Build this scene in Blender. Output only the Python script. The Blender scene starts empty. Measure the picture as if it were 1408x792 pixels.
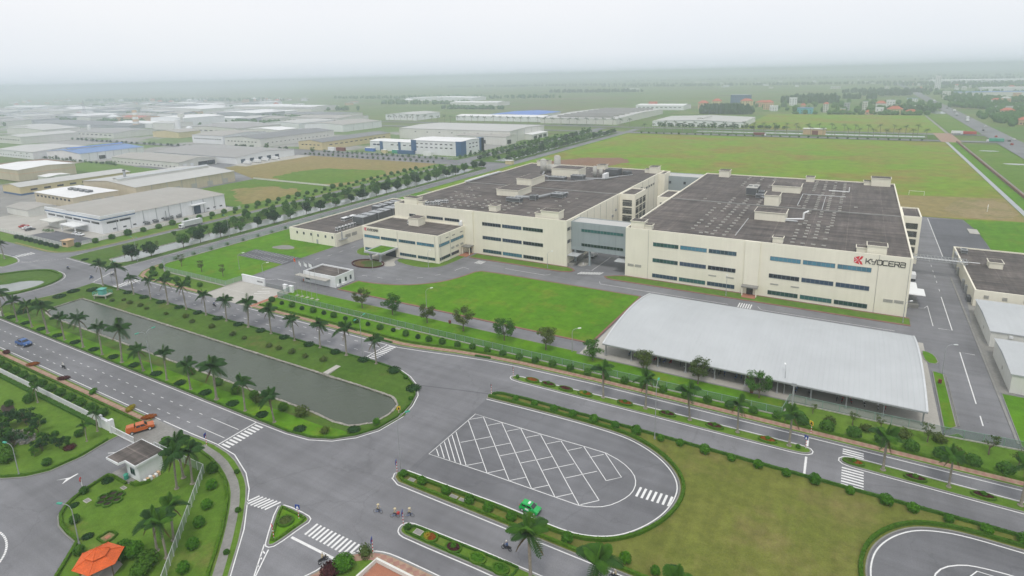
import bpy, bmesh, math, random
from mathutils import Vector, Matrix
from mathutils.geometry import tessellate_polygon
random.seed(7)
R = math.radians
S = bpy.context.scene
COL = S.collection

# ------------------------------------------------------------------ camera, world, sun, exposure
CAM_H = 72.0
cam_data = bpy.data.cameras.new('camera')
cam_data.sensor_width = 36.0
cam_data.lens = 821.387 / 1408 * 36
cam_data.shift_y = -(396 - 294.281) / 1408
cam_data.clip_start = 0.5
cam_data.clip_end = 30000
cam = bpy.data.objects.new('camera', cam_data); COL.objects.link(cam)
def cam_matrix(yaw, pitch, roll, loc):
    f = Vector((math.sin(yaw)*math.cos(pitch), math.cos(yaw)*math.cos(pitch), -math.sin(pitch)))
    r = Vector((math.cos(yaw), -math.sin(yaw), 0)); u = r.cross(f)
    r2 = r*math.cos(roll) + u*math.sin(roll); u2 = -r*math.sin(roll) + u*math.cos(roll)
    m = Matrix((r2, u2, -f)).transposed().to_4x4(); m.translation = loc
    return m
cam.matrix_world = cam_matrix(-0.526654, 0.22872, -0.0240245, (0, 0, CAM_H))
S.camera = cam

SUN_EL, SUN_AZ = 62.0, 160.0          # high, veiled sun behind the camera's right shoulder (azimuth from +Y clockwise)
world = bpy.data.worlds.new('World'); S.world = world; world.use_nodes = True
wn = world.node_tree; wn.nodes.clear()
wo = wn.nodes.new('ShaderNodeOutputWorld'); bg = wn.nodes.new('ShaderNodeBackground')
sky = wn.nodes.new('ShaderNodeTexSky'); sky.sky_type = 'NISHITA'; sky.sun_disc = False
sky.sun_elevation = R(SUN_EL); sky.sun_rotation = R(SUN_AZ); sky.air_density = 1.0; sky.dust_density = 6.0; sky.ozone_density = 1.0
# overcast: the clear sky is veiled by an even white layer of cloud with very faint mottling
tc = wn.nodes.new('ShaderNodeTexCoord'); cn = wn.nodes.new('ShaderNodeTexNoise')
cn.inputs['Scale'].default_value = 2.2; cn.inputs['Detail'].default_value = 5
cr = wn.nodes.new('ShaderNodeValToRGB')
cr.color_ramp.elements[0].position = 0.3; cr.color_ramp.elements[0].color = (8.75, 9.0, 9.45, 1)
cr.color_ramp.elements[1].position = 0.75; cr.color_ramp.elements[1].color = (9.3, 9.4, 9.6, 1)
mx = wn.nodes.new('ShaderNodeMix'); mx.data_type = 'RGBA'; mx.inputs[0].default_value = 0.92
wn.links.new(tc.outputs['Generated'], cn.inputs['Vector']); wn.links.new(cn.outputs['Fac'], cr.inputs['Fac'])
# towards the horizon the veil is seen through more and more humid air, all the way round
sz = wn.nodes.new('ShaderNodeSeparateXYZ'); wn.links.new(tc.outputs['Generated'], sz.inputs[0])
hr_ = wn.nodes.new('ShaderNodeValToRGB'); e_ = hr_.color_ramp.elements
e_[0].position = 0.0; e_[0].color = (0.76, 0.83, 0.87, 1); e_[1].position = 0.10; e_[1].color = (1, 1, 1, 1); e2_ = e_.new(0.03); e2_.color = (0.92, 0.95, 0.965, 1)
wn.links.new(sz.outputs['Z'], hr_.inputs['Fac'])
mh = wn.nodes.new('ShaderNodeMix'); mh.data_type = 'RGBA'; mh.blend_type = 'MULTIPLY'; mh.inputs[0].default_value = 1.0
wn.links.new(cr.outputs['Color'], mh.inputs[6]); wn.links.new(hr_.outputs['Color'], mh.inputs[7])
wn.links.new(sky.outputs['Color'], mx.inputs[6]); wn.links.new(mh.outputs[2], mx.inputs[7])
wn.links.new(mx.outputs[2], bg.inputs['Color']); bg.inputs['Strength'].default_value = 0.1
wn.links.new(bg.outputs[0], wo.inputs['Surface'])

sl = bpy.data.lights.new('sun', 'SUN'); sl.energy = 1.5; sl.angle = R(14); sl.color = (1.0, 0.96, 0.9)
so = bpy.data.objects.new('sun', sl); COL.objects.link(so)
_a, _e = R(SUN_AZ), R(SUN_EL)
_d = Vector((math.sin(_a)*math.cos(_e), math.cos(_a)*math.cos(_e), math.sin(_e)))
so.rotation_euler = (-_d).to_track_quat('-Z', 'Y').to_euler(); so.location = _d*300

S.view_settings.view_transform = 'Standard'; S.view_settings.look = 'None'
S.view_settings.exposure = 0.12; S.view_settings.gamma = 1.0; S.view_settings.use_curve_mapping = False
S.render.engine = 'CYCLES'
S.cycles.use_denoising = True
S.cycles.max_bounces = 6; S.cycles.diffuse_bounces = 3; S.cycles.glossy_bounces = 3
S.cycles.transparent_max_bounces = 12; S.cycles.volume_bounces = 4
S.cycles.caustics_reflective = False; S.cycles.caustics_refractive = False
HAZE_DENSITY = 0.00044

# ------------------------------------------------------------------ materials
MT = {}
def _nt(name):
    m = bpy.data.materials.new(name); m.use_nodes = True
    n = m.node_tree; n.nodes.clear()
    o = n.nodes.new('ShaderNodeOutputMaterial'); b = n.nodes.new('ShaderNodeBsdfPrincipled')
    n.links.new(b.outputs[0], o.inputs['Surface']); MT[name] = m
    return m, n, b, o
def _mul(c, f): return (c[0]*f, c[1]*f, c[2]*f, 1)
def _coord(n, mode='pos'):
    if mode == 'pos':
        return n.nodes.new('ShaderNodeNewGeometry').outputs['Position']
    return n.nodes.new('ShaderNodeTexCoord').outputs['Object']
def _noise(n, vec, scale, detail=4, rough=0.6):
    t = n.nodes.new('ShaderNodeTexNoise'); t.inputs['Scale'].default_value = scale
    t.inputs['Detail'].default_value = detail; t.inputs['Roughness'].default_value = rough
    n.links.new(vec, t.inputs['Vector']); return t.outputs['Fac']
def _ramp(n, fac, stops):
    r = n.nodes.new('ShaderNodeValToRGB'); n.links.new(fac, r.inputs['Fac'])
    e = r.color_ramp.elements
    while len(e) < len(stops): e.new(0.5)
    for i, (p, c) in enumerate(stops):
        e[i].position = p; e[i].color = tuple(c[:3]) + (1,)
    return r.outputs['Color']
def _mix(n, fac, a, b, mode='MIX'):
    m = n.nodes.new('ShaderNodeMix'); m.data_type = 'RGBA'; m.blend_type = mode
    for s, v in ((0, fac), (6, a), (7, b)):
        if hasattr(v, 'is_linked') or hasattr(v, 'links'): n.links.new(v, m.inputs[s])
        else: m.inputs[s].default_value = v if s == 0 else tuple(v[:3]) + (1,)
    return m.outputs[2]
def _scale(n, vec, s):
    m = n.nodes.new('ShaderNodeMapping'); m.inputs['Scale'].default_value = s; n.links.new(vec, m.inputs['Vector']); return m.outputs[0]
def _bump(n, b, h, strength, dist=0.1):
    u = n.nodes.new('ShaderNodeBump'); u.inputs['Strength'].default_value = strength; u.inputs['Distance'].default_value = dist
    n.links.new(h, u.inputs['Height']); n.links.new(u.outputs[0], b.inputs['Normal'])

def mat(name, c, var=0.12, scale=0.6, rough=0.8, mode='pos', metal=0.0, spec=0.3, fine=0.0, fscale=8.0, bump=0.0):
    """plain surface with uneven tone on two scales"""
    m, n, b, o = _nt(name)
    v = _coord(n, mode)
    col = _ramp(n, _noise(n, v, scale, 5), [(0.28, _mul(c, 1-var)), (0.72, _mul(c, 1+var))])
    if fine:
        col = _mix(n, 1.0, col, _ramp(n, _noise(n, v, fscale, 3), [(0.3, (1-fine,)*3), (0.7, (1+fine*0.5,)*3)]), 'MULTIPLY')
    n.links.new(col, b.inputs['Base Color'])
    b.inputs['Roughness'].default_value = rough; b.inputs['Metallic'].default_value = metal
    b.inputs['Specular IOR Level'].default_value = spec
    if bump: _bump(n, b, _noise(n, v, fscale, 3), bump)
    return m

def mat_asphalt(name, c, patch=0.27):
    m, n, b, o = _nt(name); v = _coord(n)
    big = _ramp(n, _noise(n, v, 0.035, 5, 0.65), [(0.3, _mul(c, 1-patch)), (0.7, _mul(c, 1+patch))])
    st = _noise(n, _scale(n, v, (0.02, 0.5, 1)), 1.0, 4)
    st2 = _noise(n, _scale(n, v, (0.35, 0.03, 1)), 1.0, 4)
    col = _mix(n, 1.0, big, _ramp(n, st, [(0.3, (0.88,)*3), (0.7, (1.12,)*3)]), 'MULTIPLY')
    col = _mix(n, 1.0, col, _ramp(n, st2, [(0.3, (0.93,)*3), (0.7, (1.07,)*3)]), 'MULTIPLY')
    wv = _noise(n, v, 0.25, 3); dv = n.nodes.new('ShaderNodeVectorMath'); dv.operation = 'ADD'; ws = n.nodes.new('ShaderNodeVectorMath'); ws.operation = 'SCALE'; ws.inputs['Scale'].default_value = 5.0; n.links.new(wv, ws.inputs[0]); n.links.new(v, dv.inputs[0]); n.links.new(ws.outputs[0], dv.inputs[1])
    ce = n.nodes.new('ShaderNodeTexVoronoi'); ce.feature = 'DISTANCE_TO_EDGE'; ce.inputs['Scale'].default_value = 0.045; n.links.new(dv.outputs[0], ce.inputs['Vector'])
    col = _mix(n, 1.0, col, _ramp(n, ce.outputs['Distance'], [(0.0, (0.86,)*3), (0.010, (1,)*3)]), 'MULTIPLY')
    col = _mix(n, 1.0, col, _ramp(n, _noise(n, v, 5.0, 3), [(0.25, (0.84,)*3), (0.75, (1.12,)*3)]), 'MULTIPLY')
    # dark repairs and oil drips
    vo = n.nodes.new('ShaderNodeTexVoronoi'); vo.inputs['Scale'].default_value = 0.19; n.links.new(v, vo.inputs['Vector'])
    col = _mix(n, 1.0, col, _ramp(n, vo.outputs['Distance'], [(0.015, (0.68,)*3), (0.06, (1,)*3)]), 'MULTIPLY')
    n.links.new(col, b.inputs['Base Color']); b.inputs['Roughness'].default_value = 0.82; b.inputs['Specular IOR Level'].default_value = 0.35
    _bump(n, b, _noise(n, v, 14, 2), 0.25, 0.02)
    return m

def mat_grass(name, c1, c2, c3=None, big=0.05, mid=0.5, stripe=0.0, dry=0.62):
    """mown or rough grass: two greens in soft clumps, optional dry patches and mowing streaks"""
    m, n, b, o = _nt(name); v = _coord(n)
    col = _ramp(n, _noise(n, v, big, 6, 0.65), [(0.3, c1), (0.7, c2)])
    if c3: col = _mix(n, _ramp(n, _noise(n, v, big*1.7, 6, 0.7), [(dry-0.1, (0, 0, 0)), (dry+0.12, (1, 1, 1))]), col, c3)
    col = _mix(n, 1.0, col, _ramp(n, _noise(n, v, mid, 5, 0.7), [(0.25, (0.72,)*3), (0.75, (1.24,)*3)]), 'MULTIPLY')
    col = _mix(n, 1.0, col, _ramp(n, _noise(n, v, 6.0, 3), [(0.25, (0.8,)*3), (0.75, (1.16,)*3)]), 'MULTIPLY')
    if stripe:
        s = _noise(n, _scale(n, v, (0.42, 0.02, 1)), 1.0, 3)
        col = _mix(n, 1.0, col, _ramp(n, s, [(0.35, (1-stripe,)*3), (0.65, (1+stripe,)*3)]), 'MULTIPLY')
    n.links.new(col, b.inputs['Base Color']); b.inputs['Roughness'].default_value = 0.95; b.inputs['Specular IOR Level'].default_value = 0.1
    _bump(n, b, _noise(n, v, 3.0, 4), 0.5, 0.15)
    return m

def mat_leaf(name, c1, c2, trans=0.25):
    m, n, b, o = _nt(name); v = _coord(n)
    oi = n.nodes.new('ShaderNodeObjectInfo')
    col = _ramp(n, _noise(n, v, 1.6, 4, 0.7), [(0.3, c1), (0.7, c2)])
    col = _mix(n, 1.0, col, _ramp(n, oi.outputs['Random'], [(0, (0.82, 0.86, 0.9)), (1, (1.2, 1.12, 1.0))]), 'MULTIPLY')
    n.links.new(col, b.inputs['Base Color']); b.inputs['Roughness'].default_value = 0.75; b.inputs['Specular IOR Level'].default_value = 0.12
    t = n.nodes.new('ShaderNodeBsdfTranslucent'); n.links.new(col, t.inputs['Color'])
    a = n.nodes.new('ShaderNodeMixShader'); a.inputs[0].default_value = trans
    n.links.new(b.outputs[0], a.inputs[1]); n.links.new(t.outputs[0], a.inputs[2]); n.links.new(a.outputs[0], o.inputs['Surface'])
    return m

def mat_glass(name, c, rough=0.12):
    m, n, b, o = _nt(name); oi = n.nodes.new('ShaderNodeObjectInfo'); v = _coord(n)
    w = n.nodes.new('ShaderNodeMath'); w.operation = 'ADD'
    n.links.new(oi.outputs['Random'], w.inputs[0])
    # uneven tones for drawn blinds, and reflections painted into the glass colour
    cell = n.nodes.new('ShaderNodeTexWhiteNoise'); sn = n.nodes.new('ShaderNodeVectorMath'); sn.operation = 'SNAP'; sn.inputs[1].default_value = (1.25, 1.25, 60)
    n.links.new(v, sn.inputs[0]); n.links.new(sn.outputs[0], cell.inputs['Vector'])
    w.inputs[1].default_value = 0
    k = n.nodes.new('ShaderNodeMath'); k.operation = 'MULTIPLY_ADD'; k.inputs[1].default_value = 0.35
    n.links.new(cell.outputs['Value'], k.inputs[0]); n.links.new(w.outputs[0], k.inputs[2])
    col = _ramp(n, k.outputs[0], [(0.1, _mul(c, 0.25)), (0.55, _mul(c, 0.7)), (1.0, _mul(c, 1.7))])
    n.links.new(col, b.inputs['Base Color']); b.inputs['Roughness'].default_value = rough; b.inputs['Specular IOR Level'].default_value = 0.6
    return m

def mat_wall(name, c, streak=0.1, rough=0.8):
    m, n, b, o = _nt(name); v = _coord(n)
    col = _ramp(n, _noise(n, v, 0.12, 4), [(0.3, _mul(c, 0.95)), (0.7, _mul(c, 1.03))])
    st = _noise(n, _scale(n, v, (0.9, 0.9, 0.06)), 1.0, 5, 0.7)
    col = _mix(n, 1.0, col, _ramp(n, st, [(0.3, (1-streak, 1-streak, 1-streak*1.15)), (0.62, (1, 1, 1))]), 'MULTIPLY')
    n.links.new(col, b.inputs['Base Color']); b.inputs['Roughness'].default_value = rough; b.inputs['Specular IOR Level'].default_value = 0.25
    return m

def mat_roof(name, c, panel=(11.0, 1.15), rough=0.9, c2=None):
    """weathered flat roof: sheets of felt in courses, stains, pale dried puddles"""
    m, n, b, o = _nt(name); v = _coord(n)
    bt = n.nodes.new('ShaderNodeTexBrick'); bt.inputs['Scale'].default_value = 1.0
    bt.inputs['Brick Width'].default_value = panel[0]; bt.inputs['Row Height'].default_value = panel[1]*4
    bt.inputs['Mortar Size'].default_value = 0.16; bt.inputs['Mortar Smooth'].default_value = 0.5; bt.offset = 0.0
    bt.inputs['Color1'].default_value = _mul(c, 0.85); bt.inputs['Color2'].default_value = _mul(c, 1.12); bt.inputs['Mortar'].default_value = _mul(c, 1.55)
    n.links.new(v, bt.inputs['Vector'])
    col = _mix(n, 1.0, bt.outputs['Color'], _ramp(n, _noise(n, _scale(n, v, (0.05, 0.5, 1)), 1.0, 5, 0.75), [(0.36, (0.55,)*3), (0.64, (1.45,)*3)]), 'MULTIPLY')
    col = _mix(n, 1.0, col, _ramp(n, _noise(n, _scale(n, v, (0.6, 0.06, 1)), 1.0, 5, 0.75), [(0.36, (0.72,)*3), (0.64, (1.3,)*3)]), 'MULTIPLY')
    col = _mix(n, 1.0, col, _ramp(n, _noise(n, v, 0.07, 5, 0.7), [(0.3, (0.72,)*3), (0.7, (1.25,)*3)]), 'MULTIPLY')
    col = _mix(n, _ramp(n, _noise(n, _scale(n, v, (0.05, 0.09, 1)), 1.0, 6, 0.75), [(0.62, (0, 0, 0)), (0.8, (0.6,)*3)]), col, c2 or (0.3, 0.28, 0.25))
    n.links.new(col, b.inputs['Base Color']); b.inputs['Roughness'].default_value = rough
    return m

def mat_corr(name, c, period=1.0, axis=0, rough=0.45, metal=0.0, var=0.05, bump=0.5):
    """profiled metal sheet: fine ribs as bump, slight sheet-to-sheet tone"""
    m, n, b, o = _nt(name); v = _coord(n)
    sx = n.nodes.new('ShaderNodeSeparateXYZ'); n.links.new(v, sx.inputs[0])
    w = n.nodes.new('ShaderNodeMath'); w.operation = 'PINGPONG'; w.inputs[1].default_value = period/2; n.links.new(sx.outputs[axis], w.inputs[0])
    sc = [0.05]*3; sc[axis] = 1.0
    col = _ramp(n, _noise(n, _scale(n, v, sc), 1.2, 3), [(0.3, _mul(c, 1-var)), (0.7, _mul(c, 1+var))])
    col = _mix(n, 1.0, col, _ramp(n, _noise(n, v, 0.1, 4), [(0.3, (0.93,)*3), (0.7, (1.04,)*3)]), 'MULTIPLY')
    n.links.new(col, b.inputs['Base Color']); b.inputs['Roughness'].default_value = rough; b.inputs['Metallic'].default_value = metal
    _bump(n, b, w.outputs[0], bump, 0.2)
    return m

def mat_water(name, c, rough=0.08, bump=0.12):
    m, n, b, o = _nt(name); v = _coord(n)
    col = _ramp(n, _noise(n, v, 0.05, 4), [(0.3, _mul(c, 0.85)), (0.7, _mul(c, 1.15))])
    n.links.new(col, b.inputs['Base Color']); b.inputs['Roughness'].default_value = rough; b.inputs['Specular IOR Level'].default_value = 0.5
    _bump(n, b, _noise(n, _scale(n, v, (0.7, 1.3, 1)), 1.0, 5, 0.7), bump, 0.3)
    return m

def mat_pavers(name, c1, c2, size=0.9):
    m, n, b, o = _nt(name); v = _coord(n)
    mp = n.nodes.new('ShaderNodeMapping'); mp.inputs['Rotation'].default_value = (0, 0, R(45)); n.links.new(v, mp.inputs['Vector'])
    ch = n.nodes.new('ShaderNodeTexChecker'); ch.inputs['Scale'].default_value = 1/size
    ch.inputs['Color1'].default_value = tuple(c1)+(1,); ch.inputs['Color2'].default_value = tuple(c2)+(1,); n.links.new(mp.outputs[0], ch.inputs['Vector'])
    col = _mix(n, 1.0, ch.outputs['Color'], _ramp(n, _noise(n, v, 0.7, 5), [(0.3, (0.78,)*3), (0.7, (1.18,)*3)]), 'MULTIPLY')
    n.links.new(col, b.inputs['Base Color']); b.inputs['Roughness'].default_value = 0.9
    return m

def mat_mesh_fence(name, c, cover):
    m, n, b, o = _nt(name)
    b.inputs['Base Color'].default_value = tuple(c)+(1,); b.inputs['Roughness'].default_value = 0.6
    t = n.nodes.new('ShaderNodeBsdfTransparent'); a = n.nodes.new('ShaderNodeMixShader'); a.inputs[0].default_value = cover
    n.links.new(t.outputs[0], a.inputs[1]); n.links.new(b.outputs[0], a.inputs[2]); n.links.new(a.outputs[0], o.inputs['Surface'])
    return m

mat_asphalt('asphalt', (0.170, 0.171, 0.181))
mat_asphalt('asphalt_dark', (0.105, 0.107, 0.118)); mat_asphalt('asphalt_bay', (0.142, 0.144, 0.154))
mat('paint', (0.72, 0.72, 0.71), 0.08, 0.8, 0.6, fine=0.18, fscale=6)
mat('kerb', (0.24, 0.237, 0.225), 0.15, 0.5, 0.85, fine=0.15)
mat('concrete', (0.40, 0.385, 0.35), 0.12, 0.12, 0.9, fine=0.1, fscale=2)
mat('concrete_dark', (0.24, 0.235, 0.22), 0.2, 0.15, 0.9, fine=0.15, fscale=2)
mat('stone_edge', (0.30, 0.285, 0.25), 0.3, 1.4, 0.95, fine=0.3, fscale=5, bump=0.4)
mat_pavers('brick_paving', (0.30, 0.165, 0.13), (0.33, 0.23, 0.16))
mat('brick_plain', (0.37, 0.16, 0.10), 0.12, 0.7, 0.9, fine=0.2)
mat('red_edge', (0.22, 0.115, 0.09), 0.15, 0.5, 0.9)
mat('soil', (0.045, 0.032, 0.026), 0.3, 2.0, 0.95, fine=0.3)
mat_grass('grass_bright', (0.066, 0.180, 0.008), (0.105, 0.235, 0.011), (0.16, 0.20, 0.025), 0.06, 0.35, stripe=0.05, dry=0.62)
mat_grass('grass_mid', (0.078, 0.165, 0.016), (0.12, 0.20, 0.028), (0.17, 0.175, 0.05), 0.06, 0.5, dry=0.66)
mat_grass('grass_bank', (0.055, 0.120, 0.016), (0.085, 0.15, 0.024), (0.14, 0.125, 0.045), 0.05, 0.6, dry=0.64)
mat_grass('grass_olive', (0.125, 0.150, 0.030), (0.155, 0.165, 0.040), (0.19, 0.165, 0.062), 0.045, 0.5, stripe=0.09, dry=0.6)
mat_grass('grass_field', (0.12, 0.26, 0.012), (0.19, 0.25, 0.022), (0.23, 0.175, 0.045), 0.010, 0.12, dry=0.54)
mat_grass('grass_dry', (0.27, 0.205, 0.090), (0.22, 0.195, 0.07), (0.12, 0.18, 0.03), 0.014, 0.2, dry=0.66)
mat_grass('grass_tall', (0.085, 0.18, 0.015), (0.13, 0.20, 0.025), (0.20, 0.18, 0.05), 0.02, 0.25, dry=0.66)
mat_grass('bare_soil', (0.20, 0.115, 0.075), (0.24, 0.15, 0.095), (0.12, 0.14, 0.04), 0.03, 0.3, dry=0.70)
mat_grass('bare_sand', (0.29, 0.225, 0.12), (0.25, 0.205, 0.10), (0.15, 0.16, 0.045), 0.03, 0.4, dry=0.6)
mat_water('water', (0.050, 0.064, 0.040), 0.06, 0.4)
mat_water('water_pale', (0.23, 0.25, 0.24), 0.15, 0.15)
mat_wall('wall_cream', (0.80, 0.765, 0.64), 0.055)
mat_wall('wall_white', (0.74, 0.755, 0.77), 0.08)
mat_wall('wall_offwhite', (0.66, 0.66, 0.62), 0.1)
mat_wall('wall_beige', (0.56, 0.49, 0.36), 0.14)
mat_wall('wall_bluegrey', (0.30, 0.345, 0.36), 0.1)
mat_wall('wall_grey', (0.38, 0.40, 0.42), 0.12)
mat_wall('wall_peach', (0.60, 0.42, 0.26), 0.12)
mat_wall('wall_yellow', (0.62, 0.53, 0.30), 0.12)
mat_wall('wall_blue', (0.045, 0.115, 0.24), 0.1)
mat_wall('wall_turquoise', (0.10, 0.42, 0.48), 0.1)
mat_roof('roof_felt', (0.086, 0.073, 0.066), c2=(0.21, 0.185, 0.155))
mat_corr('roof_silver', (0.44, 0.46, 0.47), 1.0, 0, 0.8, var=0.02, bump=0.15)
mat_corr('roof_grey', (0.285, 0.28, 0.27), 1.4, 1, 0.6)
mat_corr('roof_grey_light', (0.45, 0.45, 0.43), 1.4, 1, 0.6)
mat_corr('roof_warm', (0.34, 0.325, 0.295), 1.4, 1, 0.7)
mat_corr('roof_white', (0.74, 0.74, 0.735), 1.2, 1, 0.5)
mat_corr('roof_blue', (0.10, 0.20, 0.42), 1.2, 1, 0.5)
mat_corr('roof_cobalt', (0.05, 0.16, 0.52), 1.2, 1, 0.5)
mat_corr('roof_dark', (0.17, 0.175, 0.18), 1.4, 1, 0.6)
mat('roof_tile', (0.62, 0.115, 0.025), 0.15, 1.2, 0.6, fine=0.2, fscale=5)
mat('roof_tile_far', (0.42, 0.12, 0.075), 0.15, 0.4, 0.8)
mat_glass('glass_blue', (0.035, 0.125, 0.175)); mat_glass('glass_teal', (0.018, 0.075, 0.075)); mat_glass('glass_navy', (0.016, 0.034, 0.062)); mat_glass('glass_dark', (0.03, 0.036, 0.042))
mat('window_frame', (0.20, 0.23, 0.24), 0.1, 0.6, 0.5); mat('louvre', (0.40, 0.395, 0.36), 0.1, 0.6, 0.6)
mat('steel', (0.36, 0.375, 0.385), 0.1, 0.6, 0.45, metal=0.3)
mat('steel_light', (0.58, 0.60, 0.61), 0.08, 0.6, 0.45, metal=0.2)
mat('steel_dark', (0.10, 0.105, 0.11), 0.2, 0.6, 0.5)
mat('white_metal', (0.76, 0.77, 0.77), 0.05, 0.8, 0.5)
mat('lamp_green', (0.05, 0.32, 0.22), 0.05, 1, 0.5)
mat('lamp_glass', (0.55, 0.60, 0.58), 0.05, 1, 0.3)
mat('teal_paint', (0.12, 0.42, 0.36), 0.15, 0.8, 0.6, fine=0.2); mat('fence_post', (0.20, 0.30, 0.25), 0.1, 0.8, 0.6)
mat('logo_red', (0.62, 0.015, 0.025), 0.04, 1, 0.5); mat('logo_black', (0.012, 0.012, 0.014), 0.04, 1, 0.5); mat('logo_white', (0.8, 0.8, 0.8), 0.02, 1, 0.5)
mat('sign_blue', (0.015, 0.05, 0.26), 0.05, 1, 0.5); mat('sign_red', (0.55, 0.015, 0.015), 0.05, 1, 0.5); mat('sign_yellow', (0.62, 0.42, 0.03), 0.05, 1, 0.5)
mat('flag_red', (0.70, 0.02, 0.015), 0.05, 1, 0.8); mat('flag_white', (0.75, 0.76, 0.78), 0.05, 1, 0.8); mat('flag_yellow', (0.85, 0.6, 0.02), 0.05, 1, 0.8)
mat('rubber', (0.02, 0.02, 0.022), 0.1, 3, 0.8, mode='obj')
mat('car_green', (0.010, 0.36, 0.075), 0.03, 1, 0.25, mode='obj', spec=0.6); mat('car_orange', (0.46, 0.105, 0.015), 0.03, 1, 0.25, mode='obj', spec=0.6)
mat('car_blue', (0.03, 0.10, 0.30), 0.04, 1, 0.3, mode='obj', spec=0.6); mat('car_white', (0.72, 0.73, 0.74), 0.03, 1, 0.3, mode='obj', spec=0.5)
mat('car_dark', (0.035, 0.037, 0.042), 0.05, 1, 0.3, mode='obj', spec=0.5); mat('car_red', (0.42, 0.03, 0.025), 0.05, 1, 0.35, mode='obj'); mat('car_maroon', (0.17, 0.035, 0.03), 0.1, 1, 0.6, mode='obj')
mat('car_glass', (0.018, 0.022, 0.026), 0.1, 1, 0.08, mode='obj', spec=0.8); mat('lamp_lens', (0.7, 0.7, 0.66), 0.02, 1, 0.2, mode='obj')
mat('skin', (0.42, 0.26, 0.18), 0.05, 1, 0.6, mode='obj'); mat('cloth_khaki', (0.42, 0.36, 0.24), 0.1, 2, 0.9, mode='obj'); mat('cloth_navy', (0.03, 0.035, 0.06), 0.1, 2, 0.9, mode='obj')
mat('cloth_blue', (0.05, 0.09, 0.20), 0.1, 2, 0.9, mode='obj'); mat('cloth_white', (0.6, 0.6, 0.58), 0.1, 2, 0.9, mode='obj'); mat('hat_straw', (0.55, 0.47, 0.30), 0.1, 2, 0.9, mode='obj'); mat('helmet', (0.5, 0.48, 0.44), 0.1, 2, 0.4, mode='obj')
mat('trunk_palm', (0.27, 0.245, 0.20), 0.25, 2.5, 0.95, fine=0.2); mat('trunk_tree', (0.15, 0.115, 0.085), 0.25, 2.5, 0.95)
mat_leaf('palm_leaf', (0.020, 0.066, 0.016), (0.042, 0.105, 0.024), 0.2)
mat_leaf('palm_leaf_fresh', (0.040, 0.125, 0.014), (0.075, 0.18, 0.020), 0.3)
mat_leaf('palm_shaft', (0.075, 0.17, 0.03), (0.11, 0.21, 0.04), 0.1)
mat_leaf('leaf_dark', (0.016, 0.058, 0.018), (0.036, 0.098, 0.028)); mat_leaf('leaf_mid', (0.038, 0.125, 0.014), (0.078, 0.185, 0.026)); mat_leaf('leaf_light', (0.050, 0.140, 0.016), (0.095, 0.21, 0.026))
mat_leaf('leaf_olive', (0.055, 0.095, 0.020), (0.11, 0.155, 0.038)); mat_leaf('leaf_hedge', (0.055, 0.145, 0.012), (0.105, 0.22, 0.020)); mat_leaf('leaf_shrub', (0.042, 0.150, 0.010), (0.095, 0.25, 0.020))
mat_leaf('leaf_red', (0.060, 0.018, 0.022), (0.11, 0.032, 0.034)); mat_leaf('leaf_orange', (0.24, 0.075, 0.014), (0.34, 0.115, 0.020)); mat_leaf('leaf_yellow', (0.26, 0.24, 0.02), (0.38, 0.32, 0.03)); mat_leaf('leaf_brown', (0.12, 0.085, 0.045), (0.18, 0.13, 0.065))
mat_mesh_fence('fence_green', (0.10, 0.19, 0.15), 0.45)
mat_mesh_fence('fence_white_mesh', (0.70, 0.72, 0.72), 0.5)
mat_mesh_fence('fence_grey_mesh', (0.36, 0.42, 0.40), 0.45)

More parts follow.
